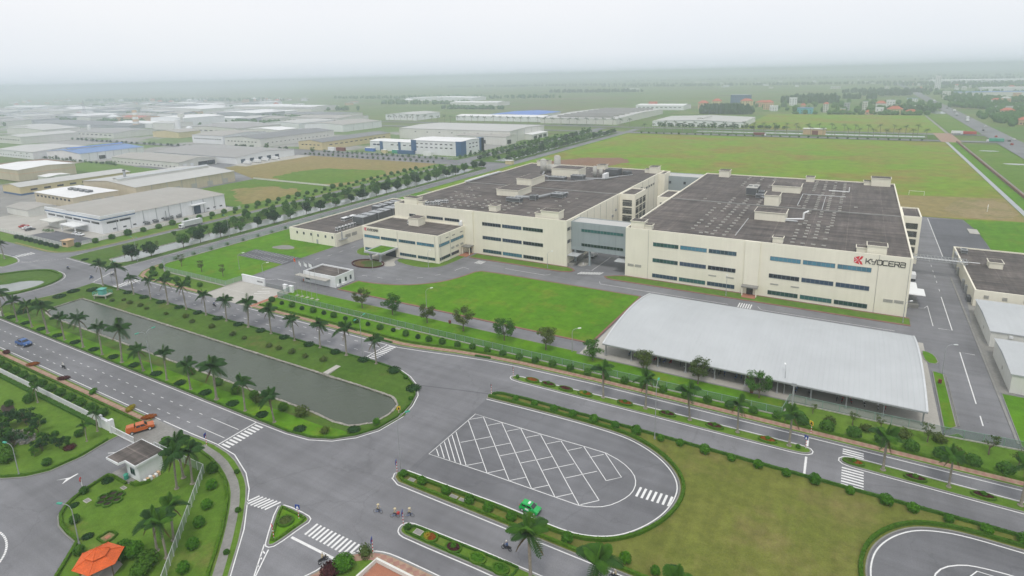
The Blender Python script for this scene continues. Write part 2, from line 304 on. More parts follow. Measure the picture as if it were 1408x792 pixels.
# ------------------------------------------------------------------ geometry helpers
class MB:
    """collects faces with material indices and links them as one mesh object"""
    def __init__(s): s.v = []; s.f = []; s.m = []; s.mi = 0
    def mat(s, i): s.mi = i; return s
    def face(s, pts):
        k = len(s.v); s.v.extend([tuple(p) for p in pts]); s.f.append(tuple(range(k, k+len(pts)))); s.m.append(s.mi); return s
    def box(s, x0, x1, y0, y1, z0, z1):
        k = len(s.v)
        s.v += [(x0,y0,z0),(x1,y0,z0),(x1,y1,z0),(x0,y1,z0),(x0,y0,z1),(x1,y0,z1),(x1,y1,z1),(x0,y1,z1)]
        s.f += [(k,k+3,k+2,k+1),(k+4,k+5,k+6,k+7),(k,k+1,k+5,k+4),(k+1,k+2,k+6,k+5),(k+2,k+3,k+7,k+6),(k+3,k,k+4,k+7)]
        s.m += [s.mi]*6; return s
    def cbox(s, c, d): return s.box(c[0]-d[0]/2, c[0]+d[0]/2, c[1]-d[1]/2, c[1]+d[1]/2, c[2]-d[2]/2, c[2]+d[2]/2)
    def poly(s, pts, z, holes=()):
        loops = [[Vector((p[0], p[1], 0)) for p in l] for l in [pts]+list(holes)]
        flat = [p for l in loops for p in l]; k = len(s.v)
        s.v += [(p.x, p.y, z) for p in flat]
        for t in tessellate_polygon(loops):
            a, b, c = (flat[i] for i in t)
            if (b-a).cross(c-a).z < 0: t = (t[0], t[2], t[1])
            s.f.append(tuple(k+i for i in t)); s.m.append(s.mi)
        return s
    def wallring(s, pts, z0, z1, closed=True):
        n = len(pts)
        for i in range(n if closed else n-1):
            a, b = pts[i], pts[(i+1) % n]
            s.face([(a[0],a[1],z0),(b[0],b[1],z0),(b[0],b[1],z1),(a[0],a[1],z1)])
        return s
    def prism(s, pts, z0, z1):
        s.poly(pts, z1); return s.wallring(ccw(pts), z0, z1)
    def tube(s, a, b, r0, r1=None, n=8, cap=True):
        r1 = r0 if r1 is None else r1; a = Vector(a); b = Vector(b); d = (b-a).normalized()
        u = d.orthogonal().normalized(); w = d.cross(u); k = len(s.v)
        for p, r in ((a, r0), (b, r1)):
            for i in range(n):
                t = 2*math.pi*i/n; s.v.append(tuple(p + (u*math.cos(t) + w*math.sin(t))*r))
        for i in range(n):
            j = (i+1) % n; s.f.append((k+i, k+j, k+n+j, k+n+i)); s.m.append(s.mi)
        if cap:
            s.f.append(tuple(range(k+n, k+2*n))); s.m.append(s.mi); s.f.append(tuple(reversed(range(k, k+n)))); s.m.append(s.mi)
        return s
    def path(s, pts, r, n=6):
        for a, b in zip(pts[:-1], pts[1:]): s.tube(a, b, r, r, n)
        return s
    def ball(s, c, r, n=10, m=6, zs=1.0, jit=0.0):
        k = len(s.v)
        for i in range(m+1):
            ph = math.pi*i/m
            for j in range(n):
                th = 2*math.pi*j/n; q = r*(1+random.uniform(-jit, jit))
                s.v.append((c[0]+q*math.sin(ph)*math.cos(th), c[1]+q*math.sin(ph)*math.sin(th), c[2]+q*zs*math.cos(ph)))
        for i in range(m):
            for j in range(n):
                a = k+i*n+j; b = k+i*n+(j+1) % n; s.f.append((a, a+n, b+n, b)); s.m.append(s.mi)
        return s
    def leaf(s, p, size, nrm=None, asp=0.55):
        """one leaf-sized quad, roughly facing nrm"""
        q = Vector((random.gauss(0, 1), random.gauss(0, 1), random.gauss(0, 1)))
        if nrm is not None: q = Vector(nrm)*1.3 + q*0.75
        if q.length < 1e-4: q = Vector((0, 0, 1))
        q.normalize(); u = q.orthogonal().normalized(); w = q.cross(u); a = random.uniform(0, 6.28)
        u, w = u*math.cos(a)+w*math.sin(a), w*math.cos(a)-u*math.sin(a); p = Vector(p); h = size*random.uniform(0.7, 1.3)
        return s.face([p-u*h*0.5, p+w*h*asp*0.5, p+u*h*0.5, p-w*h*asp*0.5])
    def mesh(s, name, mats, smooth=False):
        me = bpy.data.meshes.new(name); me.from_pydata(s.v, [], s.f)
        for q in ([mats] if isinstance(mats, str) else mats): me.materials.append(MT[q])
        me.polygons.foreach_set('material_index', s.m)
        if smooth: me.polygons.foreach_set('use_smooth', [True]*len(me.polygons))
        me.update(); return me
    def build(s, name, mats, parent=None, smooth=False, loc=None):
        return link(name, s.mesh(name, mats, smooth), parent, loc)
def ccw(p):
    a = sum(p[i][0]*p[(i+1) % len(p)][1]-p[(i+1) % len(p)][0]*p[i][1] for i in range(len(p)))
    return list(p) if a > 0 else list(reversed(p))
def link(name, me, parent=None, loc=None, rz=0, sc=None):
    o = bpy.data.objects.new(name, me); COL.objects.link(o)
    if parent is not None: o.parent = parent
    if loc is not None: o.location = loc
    if rz: o.rotation_euler = (0, 0, rz)
    if sc is not None: o.scale = (sc, sc, sc) if not hasattr(sc, '__len__') else sc
    return o
def tag(o, label=None, cat=None, group=None, kind=None):
    if label: o['label'] = label
    if cat: o['category'] = cat
    if group: o['group'] = group
    if kind: o['kind'] = kind
    return o
def thing(name, label, cat, loc=(0, 0, 0), rz=0, group=None, sc=None):
    return tag(link(name, None, None, loc, rz, sc), label, cat, group)
def dup(root, loc, rz=0, sc=1.0, label=None, group=None):
    r = root.copy(); COL.objects.link(r); r.location = loc; r.rotation_euler = (0, 0, rz); r.scale = (sc, sc, sc) if not hasattr(sc, '__len__') else sc
    if label: r['label'] = label
    if group: r['group'] = group
    for ch in KIDS.get(root.name, list(root.children)):
        c = ch.copy(); COL.objects.link(c); c.parent = r
        for g2 in ch.children:
            d = g2.copy(); COL.objects.link(d); d.parent = c
    return r
KIDS = {}
def struct(name, mb, mats, parent=None, smooth=False):
    o = mb.build(name, mats, parent, smooth)
    if parent is None: o['kind'] = 'structure'
    return o
def sheet(name, pts, z, m, holes=(), parent=None):
    return struct(name, MB().poly(pts, z, holes), m, parent)
def rect(x0, x1, y0, y1): return [(x0, y0), (x1, y0), (x1, y1), (x0, y1)]
def arc(cx, cy, rx, ry, a0, a1, n):
    return [(cx+rx*math.cos(R(a0+(a1-a0)*i/n)), cy+ry*math.sin(R(a0+(a1-a0)*i/n))) for i in range(n+1)]
def smooth_loop(pts, it=2, closed=True):
    for _ in range(it):
        q = []; n = len(pts)
        if not closed: q.append(pts[0])
        for i in range(n if closed else n-1):
            a, b = pts[i], pts[(i+1) % n]
            q += [(a[0]*0.75+b[0]*0.25, a[1]*0.75+b[1]*0.25), (a[0]*0.25+b[0]*0.75, a[1]*0.25+b[1]*0.75)]
        if not closed: q.append(pts[-1])
        pts = q
    return pts
def offset(pts, d, closed=True):
    """move a polyline sideways (positive = outwards for a counter-clockwise loop)"""
    n = len(pts); out = []
    for i in range(n):
        a = pts[(i-1) % n] if closed or i > 0 else pts[i]; b = pts[(i+1) % n] if closed or i < n-1 else pts[i]
        t = Vector((b[0]-a[0], b[1]-a[1]));
        if t.length < 1e-6: t = Vector((1, 0))
        t.normalize(); out.append((pts[i][0]+t.y*d, pts[i][1]-t.x*d))
    return out
def ribbon(mb, pts, w, z, closed=False, d=0.0):
    """flat strip of width w centred on a polyline (shifted by d)"""
    a = offset(pts, d-w/2, closed); b = offset(pts, d+w/2, closed); n = len(pts)
    for i in range(n if closed else n-1):
        j = (i+1) % n; mb.face([(a[i][0],a[i][1],z),(b[i][0],b[i][1],z),(b[j][0],b[j][1],z),(a[j][0],a[j][1],z)])
    return mb
def bar(mb, pts, w, z0, z1, closed=False, d=0.0):
    """raised strip with sides"""
    a = offset(pts, d-w/2, closed); b = offset(pts, d+w/2, closed); n = len(pts)
    for i in range(n if closed else n-1):
        j = (i+1) % n
        A, B, C, D = a[i], b[i], b[j], a[j]
        mb.face([(A[0],A[1],z1),(B[0],B[1],z1),(C[0],C[1],z1),(D[0],D[1],z1)])
        mb.face([(B[0],B[1],z0),(C[0],C[1],z0),(C[0],C[1],z1),(B[0],B[1],z1)]); mb.face([(D[0],D[1],z0),(A[0],A[1],z0),(A[0],A[1],z1),(D[0],D[1],z1)])
    return mb
def resample(pts, step, closed=False):
    q = list(pts)+([pts[0]] if closed else []); out = []; carry = 0.0
    for a, b in zip(q[:-1], q[1:]):
        L = math.hypot(b[0]-a[0], b[1]-a[1]); t = carry
        while t < L: out.append((a[0]+(b[0]-a[0])*t/L, a[1]+(b[1]-a[1])*t/L)); t += step
        carry = t-L
    if not closed: out.append(q[-1])
    return out
# ------------------------------------------------------------------ ground, water, roads
LOW = -0.5          # level of the open land outside the raised estate
def mat_paddies():
    m, n, b, o = _nt('paddies'); v = _coord(n)
    bt = n.nodes.new('ShaderNodeTexBrick'); bt.inputs['Scale'].default_value = 1.0
    bt.inputs['Brick Width'].default_value = 210; bt.inputs['Row Height'].default_value = 75; bt.inputs['Mortar Size'].default_value = 2.2; bt.offset = 0.37
    bt.inputs['Color1'].default_value = (0.085, 0.16, 0.028, 1); bt.inputs['Color2'].default_value = (0.14, 0.18, 0.05, 1); bt.inputs['Mortar'].default_value = (0.12, 0.11, 0.06, 1)
    n.links.new(v, bt.inputs['Vector'])
    col = _mix(n, _ramp(n, _noise(n, v, 0.0022, 5, 0.7), [(0.52, (0, 0, 0)), (0.62, (0.8,)*3)]), bt.outputs['Color'], (0.16, 0.14, 0.075))
    col = _mix(n, _ramp(n, _noise(n, v, 0.0045, 6, 0.75), [(0.58, (0, 0, 0)), (0.66, (1,)*3)]), col, (0.035, 0.065, 0.03))
    col = _mix(n, 1.0, col, _ramp(n, _noise(n, v, 0.05, 5, 0.7), [(0.3, (0.8,)*3), (0.7, (1.2,)*3)]), 'MULTIPLY')
    n.links.new(col, b.inputs['Base Color']); b.inputs['Roughness'].default_value = 0.95; b.inputs['Specular IOR Level'].default_value = 0.1
mat_paddies()
sheet('ground', rect(-9500, 9500, -400, 9000), LOW, 'paddies')

# canals: lawn strip round the water, banks sloping down to it
CANAL1 = [(-242.5, 104.6)] + [(x, 105.3) for x in range(-236, -100, 8)] + [(-95.2, 104.9), (-90.5, 103.2), (-86.3, 100.6), (-83.2, 97), (-81.5, 93), (-80.6, 88.5), (-81.6, 82.2), (-84, 78.2), (-87.5, 75.1), (-92, 73.2), (-98, 72.5)] + [(x, 72.4) for x in range(-106, -240, -8)] + [(-243, 73.2), (-245.6, 78), (-243, 85), (-241.3, 91), (-241.6, 98)]
WATER1 = [(-229.3, 94.4)] + [(x, 94.5) for x in range(-222, -92, 7)] + [(-88.0, 94.2), (-85.2, 92.2), (-84.2, 89), (-84.9, 84.4), (-88.5, 81.2), (-92.7, 80.7)] + [(x, 81.3) for x in range(-100, -222, -7)] + [(-226, 82.5), (-228.4, 86), (-228.8, 90)]
CANAL2 = [(-289.2, 117.3), (-280, 117.0), (-270, 116.7), (-258, 116.4), (-254.2, 118.3), (-253.1, 122)] + [(-253.1, y) for y in range(130, 395, 12)] + [(-253.6, 398), (-257, 402), (-266, 404), (-280, 404), (-286.5, 402), (-289.6, 397)] + [(-290.2, y) for y in range(388, 120, -12)]
WATER2 = [(-271, 125), (-266, 123.6), (-261.5, 124.2), (-259.6, 128)] + [(-259.8, y) for y in range(136, 388, 12)] + [(-262, 392), (-269, 392)] + [(-271.5, y) for y in range(386, 130, -12)]
CANAL3 = smooth_loop([(-284, 100), (-288.4, 93), (-297, 82), (-291, 75), (-276, 73.2), (-263, 76.2), (-256, 81), (-253.7, 87.1), (-254.3, 95.5), (-258.6, 102), (-264.4, 104.8), (-270, 105.5), (-277, 105.2)], 1)
WATER3 = smooth_loop([(-273.1, 88.5), (-271.7, 94.6), (-263.2, 98.4), (-259.6, 93.7), (-260.2, 86.9), (-266, 82), (-276, 81.5), (-280, 84)], 1)
def ragged(pts, amp, step=4.0):
    r_ = random.Random(len(pts)); return [(p[0]+r_.uniform(-amp, amp), p[1]+r_.uniform(-amp, amp)) for p in resample(pts, step, True)]
def crest(w, d): return offset(ccw(w), d)
HOLES = []
def canal(name, outer, water, d, grass, watermat, edge):
    outer = ccw(outer); water = ccw(water); cr_ = crest(water, d); HOLES.append(cr_)
    mb = MB(); inner = offset(outer, -0.3)
    mb.mat(1); bar(mb, outer, 0.26, -0.5, 0.14, True, -0.13)
    mb.mat(0).poly(inner, 0.125, [cr_])
    n = len(water)
    for i in range(n):
        j = (i+1) % n; a, b, c, e = cr_[i], cr_[j], water[j], water[i]
        mb.face([(a[0],a[1],0.125),(e[0],e[1],-0.38),(c[0],c[1],-0.38),(b[0],b[1],0.125)])
    o = struct(name, mb, [grass, 'kerb'])
    if edge:
        e = MB(); bar(e, resample(water, 1.3, True), 0.55, -0.6, -0.27, True, 0.25)
        for k, q in enumerate(e.v): e.v[k] = (q[0]+random.uniform(-.09, .09), q[1]+random.uniform(-.09, .09), q[2]+random.uniform(-.05, .07))
        e.build('stone_edging', 'stone_edge', o)
    w = sheet('canal_water', offset(water, 0.4), -0.42, watermat)
    return o
canal_bank = canal('canal_bank', CANAL1, WATER1, 4.0, 'grass_bank', 'water', True)
canal('canal_bank', CANAL2, WATER2, 3.0, 'grass_bank', 'water_pale', True)
canal('canal_bank', CANAL3, WATER3, 2.2, 'grass_bank', 'water_pale', False)
# brighter mown strip on the south side of the near canal, a landing in its north bank
sheet('lawn', smooth_loop([(-236, 72.9), (-100, 72.9), (-91, 74.2), (-86, 77.4), (-87, 78.8), (-96, 77.2), (-236, 77.0)], 1), 0.131, 'grass_bright')
struct('landing_steps', MB().box(-111.2, -109.6, 94.7, 99.2, -0.4, 0.16), 'concrete')

road = sheet('road', rect(-560, 66, -40, 440), 0.0, 'asphalt', HOLES)
MK = 0.006
def mark(name, mb): return mb.build(name, 'paint', road)
def line(pts, w=0.17, name='edge_line', closed=False, z=MK): return mark(name, ribbon(MB(), pts, w, z, closed))
def white_edge(loop, d=0.32, w=0.2): return line(offset(ccw(loop), d), w, 'edge_line', True)
DASH = MB().box(-0.55, 0.55, -0.07, 0.07, 0.002, 0.007).mesh('lane_dash', 'paint')
def dash(x, y, rz=0.0, sx=1.0): return link('lane_dash', DASH, road, (x, y, 0), rz, (sx, 1.0, 1))
def zebra(pts):
    """each painted bar as its own piece: list of (centre, half length vec, width)"""
    for (cx, cy, hx, hy, w) in pts:
        l = math.hypot(hx, hy); px, py = -hy/l*w/2, hx/l*w/2
        mark('crossing_stripe', MB().face([(cx-hx-px, cy-hy-py, MK), (cx+hx-px, cy+hy-py, MK), (cx+hx+px, cy+hy+py, MK), (cx-hx+px, cy-hy+py, MK)]))

def island(name, pts, grass, z=0.125, white=0.0, kerbm='kerb', kw=0.24):
    pts = ccw(pts); mb = MB()
    mb.mat(1); bar(mb, pts, kw, -0.5, z+0.012, True, -kw/2)
    mb.mat(0).poly(offset(pts, -kw+0.02), z)
    o = struct(name, mb, [grass, kerbm])
    if white: white_edge(pts, white)
    return o

# ---- road markings of the canal avenue
for l in (CANAL1, CANAL3): white_edge(l, 0.35, 0.2)
line([(-252.6, 121), (-252.6, 398)]); line([(-290.7, 121), (-290.7, 398)])
line([(-256, 115.9), (-289.6, 116.7)], 0.2)
line([(-420, 62.7), (-127, 62.7)]); line([(-126, 62.75), (-116, 62.75), (-107.7, 62.95), (-101.2, 62.4), (-94.2, 59.8), (-89.7, 57.1), (-81.8, 50.2), (-75.5, 43.3), (-60, 27)], 0.2)
x = -236.0
while x < -120:
    dash(x, 65.1); dash(x-0.6, 68.4); x += 3.72
for i in range(2): line([(-117.5, 65.05+i*3.35), (-108.2, 65.05+i*3.35)], 0.14, 'lane_line')
line([(-107.2, 62.9), (-107.2, 72.0)], 0.3, 'stop_line')
zebra([(-105.4, 63.5+0.86*i, 1.25, 0, 0.45) for i in range(10)])
x = -228.0
while x < -112:
    dash(x, 108.7, 0, 1.2); dash(x+1.5, 112.6, 0, 1.2); x += 5.2
line([(-229, 114.7), (-192, 114.7)]); line([(-167, 114.7), (-104, 114.7), (-96, 116.0), (-87, 117.8), (-78.5, 119.2), (-70, 120.0), (-50, 120.8), (66, 120.9)], 0.2)
zebra([(-105.6, 106.6+0.85*i, 1.25, 0, 0.42) for i in range(10)])
line([(-110.5, 108.7), (-107.8, 108.7)], 0.14, 'lane_line'); line([(-112.5, 112.6), (-107.8, 112.6)], 0.14, 'lane_line'); line([(-107.6, 105.8), (-107.6, 114.5)], 0.3, 'stop_line')
zebra([(-230, 106.4+0.95*i, 2.0, 0, 0.45) for i in range(9)])
line([(-243.4, 104.9), (-249.6, 114.4), (-250, 116)], 0.25, 'stop_line')
for i in range(12): dash(-297.5+0.78*i, 106.9+0.78*i, R(45), 0.5)
zebra([(-313.2+0.1*i, 106.2+1.05*i, 2.2, 0, 0.5) for i in range(8)]); line([(-301, 104.9), (-296.5, 106.8), (-297.5, 110)], 0.2)
y = 130.0
while y < 400:
    dash(-248, y, R(90), 1.4); dash(-296.5+0.6, y+2, R(90), 1.2); y += 7.0

# ---- north of the canal avenue: kerb line, brick pavement, lawns up to the fence
KN = [(-243.2, 131), (-242.2, 126), (-239.6, 120.6), (-235, 116.6), (-229, 115.3)] + [(x, 115.3) for x in range(-220, -190, 8)]
KN2 = [(-166.4, 115.3), (-150, 115.3), (-135, 115.3), (-120, 115.3), (-104, 115.4), (-97, 116.5), (-88, 118.4), (-79, 119.8), (-70, 120.6), (-50, 121.4), (-30, 121.5), (0, 121.5), (30, 121.5), (66, 121.5)]
def pavement(name, line_pts, a, b, m, z):
    p = offset(line_pts, -a, False); q = offset(line_pts, -b, False); mb = MB()
    for i in range(len(p)-1): mb.face([(p[i][0],p[i][1],z),(p[i+1][0],p[i+1][1],z),(q[i+1][0],q[i+1][1],z),(q[i][0],q[i][1],z)])
    return struct(name, mb, m)
def verge(pts, top, grass):
    """lawn slab between a kerb line and a straight inner limit"""
    return island('lawn', list(pts)+list(reversed(top)), grass)
verge(KN+[(-193.2, 115.3)], [(-241.2, 131), (-239.5, 129), (-230.6, 124.7), (-193.2, 124.7)], 'grass_mid')
pavement('pavement', KN+[(-193.4, 115.3)], 0.9, 2.3, 'brick_paving', 0.133)
lawn_front = verge(KN2, [(-166.4, 134.8), (-59.2, 134.8), (-59, 133.6), (20.3, 133.6), (22.9, 136), (24, 134.6), (66, 134.6)], 'grass_mid')
pavement('pavement', KN2, 0.75, 2.2, 'brick_paving', 0.133)
sheet('lawn', [(-165.5, 118.9), (-104, 118.9), (-88, 121.5), (-70, 123.6), (-9, 124.6), (-9, 133.3), (-59.5, 133.4), (-60, 134.4), (-165.5, 134.4)], 0.129, 'grass_bright')
# west lawn of the factory site, with the visitors' car park
island('lawn', [(-241, 131.5), (-239, 129.3), (-230.4, 125.0), (-193.2, 125.0), (-194.6, 140), (-195.2, 151), (-195.2, 180.6), (-224.4, 180.6), (-224.6, 300), (-241, 300)], 'grass_bright')
cp = sheet('car_park', [(-223.5, 151.8), (-194.9, 151.8), (-194.9, 161.2), (-224.6, 161.6)], 0.15, 'asphalt_dark')
for i in range(13):
    MB().box(-221.5+2.05*i, -221.38+2.05*i, 152.3, 155.6, 0.152, 0.156).build('bay_line', 'paint', cp)
    MB().box(-222.5+2.05*i, -222.38+2.05*i, 158.0, 161.2, 0.152, 0.156).build('bay_line', 'paint', cp)
struct('rock_bed', MB().poly(smooth_loop([(-222, 166), (-212, 166.5), (-209, 171), (-218, 173)], 1), 0.14), 'concrete_dark')
sheet('plaza', [(-193, 115.5), (-166.6, 115.5), (-166.6, 131.2), (-193, 131.2)], 0.05, 'concrete')
plz = sheet('plaza_border', [(-168.4, 116), (-166.7, 116), (-166.7, 126), (-168.4, 128)], 0.056, 'brick_plain')
for a in (((-177, 124.6), (-172.4, 127.4)), ((-177.6, 126.4), (-174, 128.6)), ((-178.6, 128.9), (-175.6, 130.8))): line([a[0], a[1]], 0.35, 'lane_line', z=0.058)
line([(-191, 123.4), (-168.6, 123.4)], 0.06, 'joint', z=0.057)
line([(-182.5, 138.9), (-172.3, 139.0)], 0.2, 'stop_line'); line([(-192.3, 131.6), (-182.6, 138.9)], 0.15, 'lane_line')
for (x, y, a, s) in ((-188.8, 164, 90, 2), (-187.7, 169.5, 90, 2), (-187.5, 176, 90, 2), (-187.5, 183, 90, 2), (-187.2, 190, 90, 2), (-155.4, 156.3, 12, 2), (-148.5, 157, 5, 2), (-141, 159, 28, 2), (-135, 163.6, 45, 2), (-131, 169.3, 62, 2)): dash(x, y, R(a), s)
line([(-128.4, 176.2), (-127.5, 181), (-124.2, 180)], 0.18, 'lane_line')
# lawns and beds in front of the factory
FRONT = smooth_loop([(-153.6, 150.8), (-145, 151.6), (-135.6, 154.4), (-128.6, 159.6), (-124.6, 164.5), (-122, 171), (-120.5, 178)], 1, False) + [(-118.6, 180.2), (-112, 180.7), (-56.8, 181), (-57.6, 141), (-60, 140.6), (-153.6, 140.6)]
island('lawn', FRONT, 'grass_bright', kerbm='red_edge', kw=0.7)
island('lawn', [(-132.6, 192.2), (-92, 192.2), (-88.2, 193.4), (-87, 195.4), (-88.4, 197.4), (-91.2, 198.6), (-132.6, 198.6)], 'grass_mid', kerbm='red_edge', kw=0.8)
island('lawn', [(-75.2, 194.6), (-73.6, 192.6), (-71, 192), (18, 192), (18, 198.6), (-68, 198.6), (-72, 197)], 'grass_mid', kerbm='red_edge', kw=0.8)
island('lawn', smooth_loop([(-157.4, 179.6), (-157.2, 175.4), (-148, 173), (-141, 173.2), (-136.4, 176), (-134.6, 181), (-134.2, 197), (-138.2, 197), (-138.2, 179.6)], 1), 'grass_mid', kerbm='kerb')
island('lawn', smooth_loop([(-183.6, 186), (-179, 187), (-178.6, 179.6), (-171, 179.4), (-172, 175.6), (-178, 175.6), (-182.8, 180)], 1), 'grass_mid', kerbm='kerb')
sheet('forecourt', smooth_loop([(-172, 175), (-172, 179.6), (-157.6, 179.6), (-157.6, 175), (-152, 170.5), (-157, 168), (-163, 172)], 1), 0.008, 'concrete')
# bike shed apron and side strips
sheet('shed_floor', [(-58.4, 134.0), (20.2, 134.0), (20.2, 181), (-56.4, 181), (-57.2, 141), (-58.4, 139)], 0.03, 'concrete')
island('lawn', [(20.6, 135.8), (23.1, 138.6), (23.1, 163.2), (20.8, 163.9)], 'grass_bright'); island('lawn', smooth_loop([(19.8, 168.2), (22.8, 168.6), (22.3, 174), (20.6, 175.6), (19.2, 175.4)], 1), 'grass_bright')
island('lawn', [(32.9, 136), (66, 136), (66, 158.6), (33.2, 158.6)], 'grass_bright')
sheet('yard', [(32.9, 159), (36, 159), (36, 222), (34.4, 222), (32.9, 200)], 0.05, 'concrete_dark')
island('kerb_strip', [(32.3, 137), (32.8, 137), (32.8, 246), (32.3, 246)], 'concrete'); island('kerb_strip', [(23.2, 139), (23.6, 139), (23.6, 163), (23.2, 163)], 'concrete')
for y in (238.5, 229.5, 244.5, 251, 258, 265, 272): dash(27.9, y, R(90), 2.2)
line([(27.8, 222.5), (27.8, 194), (24.6, 193.8)], 0.22, 'lane_line'); line([(31, 178.8), (27.9, 179), (27.75, 151)], 0.22, 'lane_line'); line([(27.75, 145.7), (27.7, 141.5)], 0.22, 'lane_line')
line([(23.4, 212), (23.5, 195)], 0.15, 'lane_line'); line([(18.6, 208), (22.4, 209.4), (23.4, 212)], 0.15, 'lane_line')
zebra([(-84.5+0.9*i, 194.2+0.35*i, 0.3, 1.5, 0.5) for i in range(9)]); line([(-84, 198.6), (-81.6, 198.7), (-81.2, 217)], 0.18, 'lane_line')
for x0, x1 in ((-74.5, -30.5), (-22, 14)): line([(x0, 188.6), (x0+1.2, 186.4), (x1, 186.6)], 0.16, 'lane_line')
line([(-112, 186.6), (-95, 186.4), (-93.6, 188.4)], 0.16, 'lane_line'); zebra([(-27.4+0.7*i, 187.5, 0, 2.0, 0.35) for i in range(6)]); zebra([(-126.5+0.7*i, 189, 0, 1.8, 0.35) for i in range(5)])
line([(-57.0, 181.7), (17.5, 181.7)], 0.1, 'edge_line')

# ---- east of the junction: bus bay, medians, big lawn, second bay
BAY = [(-68.0, 103.6), (-55.3, 104.3), (-44.5, 104.6), (-35.9, 104.4), (-31.2, 103.1), (-26.7, 100.7), (-23.3, 97.5), (-21.5, 94.1), (-21.2, 90.3), (-21.9, 86.1), (-23.8, 81.8), (-26.5, 78.2), (-29.7, 76.0), (-33.9, 74.7), (-40.2, 74.7), (-47.1, 75), (-54.1, 74.8), (-62.4, 74.6), (-67.6, 74.5)]
BAYS = smooth_loop(BAY, 2, False)
BAY2 = smooth_loop([(66, 103.6), (27.6, 104.0), (20.1, 104.1), (16.1, 103.1), (13.3, 101.7), (10.6, 99.0), (8.6, 95.8), (7.4, 92.4), (7.0, 87.9), (8, 82), (11, 77.6), (16, 75), (30, 74.5), (66, 74.4)], 2, False)
EAST = [(-68.6, 104.5), (-68.2, 106.0), (-66.8, 106.9), (-60, 107.4), (66, 107.7)] + BAY2 + [(66, 71.2), (-66.9, 71.2), (-68.4, 72), (-68.9, 73.4)] + list(reversed(BAYS))
island('lawn', EAST, 'grass_olive', kerbm='kerb')
line(offset(BAYS, 0.35, False), 0.22); line(offset(BAY2, -0.45, False), 0.22); line([(-68.8, 71.8), (-66.6, 70.8), (66, 70.8)], 0.2); line([(-68.4, 73.9), (-69.2, 73), (-68.6, 71.9)], 0.2)
line([(-68.6, 106.3), (-66.6, 107.3), (-60, 107.8)], 0.15)
sheet('bus_bay', offset(BAYS, .05, False), .003, 'asphalt_bay'); sheet('bus_bay', offset(BAY2, -.05, False), .003, 'asphalt_bay')
INNER = [(-67.1, 80.75), (-66.8, 96.9), (-60, 96.8), (-50.7, 96.9), (-41.4, 97.2)] + smooth_loop([(-36.7, 97.2), (-33.0, 96.1), (-30.0, 93.9), (-28.7, 91.5), (-28.5, 88.7), (-29.4, 86.1), (-31.2, 83.4), (-33.7, 81.9), (-35.5, 81.4)], 1, False) + [(-39.7, 81.35), (-44.6, 81.3), (-54, 81.2)]
line(INNER, 0.15, 'bay_line', True)
for i in range(5): line([(-64.6+4.63*i, 96.7), (-49.35+4.63*i, 81.45) if i < 4 else (-32.9, 84.2)], 0.14, 'bay_line')
line([(-66.7, 94.0), (-54.0, 81.3)], 0.14, 'bay_line'); line([(-66.7, 89.4), (-58.6, 81.2)], 0.14, 'bay_line'); line([(-36.8, 97.1), (-31.6, 91.8), (-33.7, 89.6)], 0.14, 'bay_line'); line([(-32.9, 84.2), (-35.3, 81.7)], 0.14, 'bay_line')
line([(-41.4, 97.2), (-33.7, 89.6)], 0.14, 'bay_line')
for i in range(7):
    line([(-66.7+4.63*i, 94.5) if i else (-66.7, 94.6), (-64.7+4.63*i, 96.6)], 0.13, 'bay_line')
    line([(-63.75+4.65*i, 86.8), (-59.4+4.65*i, 91.3)] if i < 6 else [(-32.95, 84.25), (-32.9, 84.2)], 0.13, 'bay_line')
    if i < 5: line([(-58.5+4.65*i, 81.35), (-56.3+4.65*i, 83.6)], 0.13, 'bay_line')
for i in range(5): line([(-66.8, 88.1-1.33*i), (-59.75-1.3*i, 81.1)], 0.16, 'bay_line')
zebra([(-27.6+0.92*i, 89.5+0.03*i, 0, 1.35, 0.42) for i in range(7)])
for i in range(7): line([(8.0+0.95*i, 88.0), (8.0+0.95*i, 84.6)], 0.42, 'crossing_stripe')
line(smooth_loop([(15.0, 88), (15.4, 92.2), (16.8, 94.8), (19.4, 96.7), (21.7, 97.3), (25.3, 97.6), (40, 97.6)], 1, False), 0.2, 'bay_line'); line([(18.6, 92.4), (21, 96.2), (24, 96.2), (28, 91)], 0.16, 'bay_line')
MED = smooth_loop([(-68.2, 114.7), (-66.8, 113.7), (-60, 113.8), (-31, 114.1), (-6, 114.4), (-3.0, 114.7), (-1.9, 115.8), (-2.6, 117.1), (-6, 117.2), (-31, 116.9), (-60, 115.9), (-67.4, 115.8)], 1)
MED2 = smooth_loop([(2.6, 115.9), (3.6, 114.7), (8, 114.5), (30, 114.2), (66, 114.0), (66, 116.9), (30, 117.0), (8, 117.6), (3.8, 117.4)], 1)
island('median', MED, 'grass_mid', white=0.3); island('median', MED2, 'grass_mid', white=0.3)
zebra([(4.9, 108.4+0.85*i, 1.75, 0, 0.4) for i in range(7)]); zebra([(4.9, 118.3+0.75*i, 1.75, 0, 0.36) for i in range(3)])
line([(-2.7, 107.9), (-2.8, 113.9)], 0.4, 'stop_line'); line([(-2.9, 117.6), (-3.0, 120.8)], 0.4, 'stop_line')
ISL2 = smooth_loop([(-59.2, 63.0), (-58.6, 61.9), (-57, 61.6), (-40, 62.1), (66, 62.2), (66, 65), (-40, 65.0), (-57.4, 64.4), (-58.8, 64.0)], 1)
island('median', ISL2, 'grass_mid', white=0.3)
TRI = smooth_loop([(-81.2, 56.5), (-80.3, 57.2), (-75, 57.3), (-73.7, 56.8), (-74, 55), (-74.4, 50.4), (-75.2, 49.6), (-76, 50.2)], 1)
island('traffic_island', TRI, 'grass_bright', white=0.3)
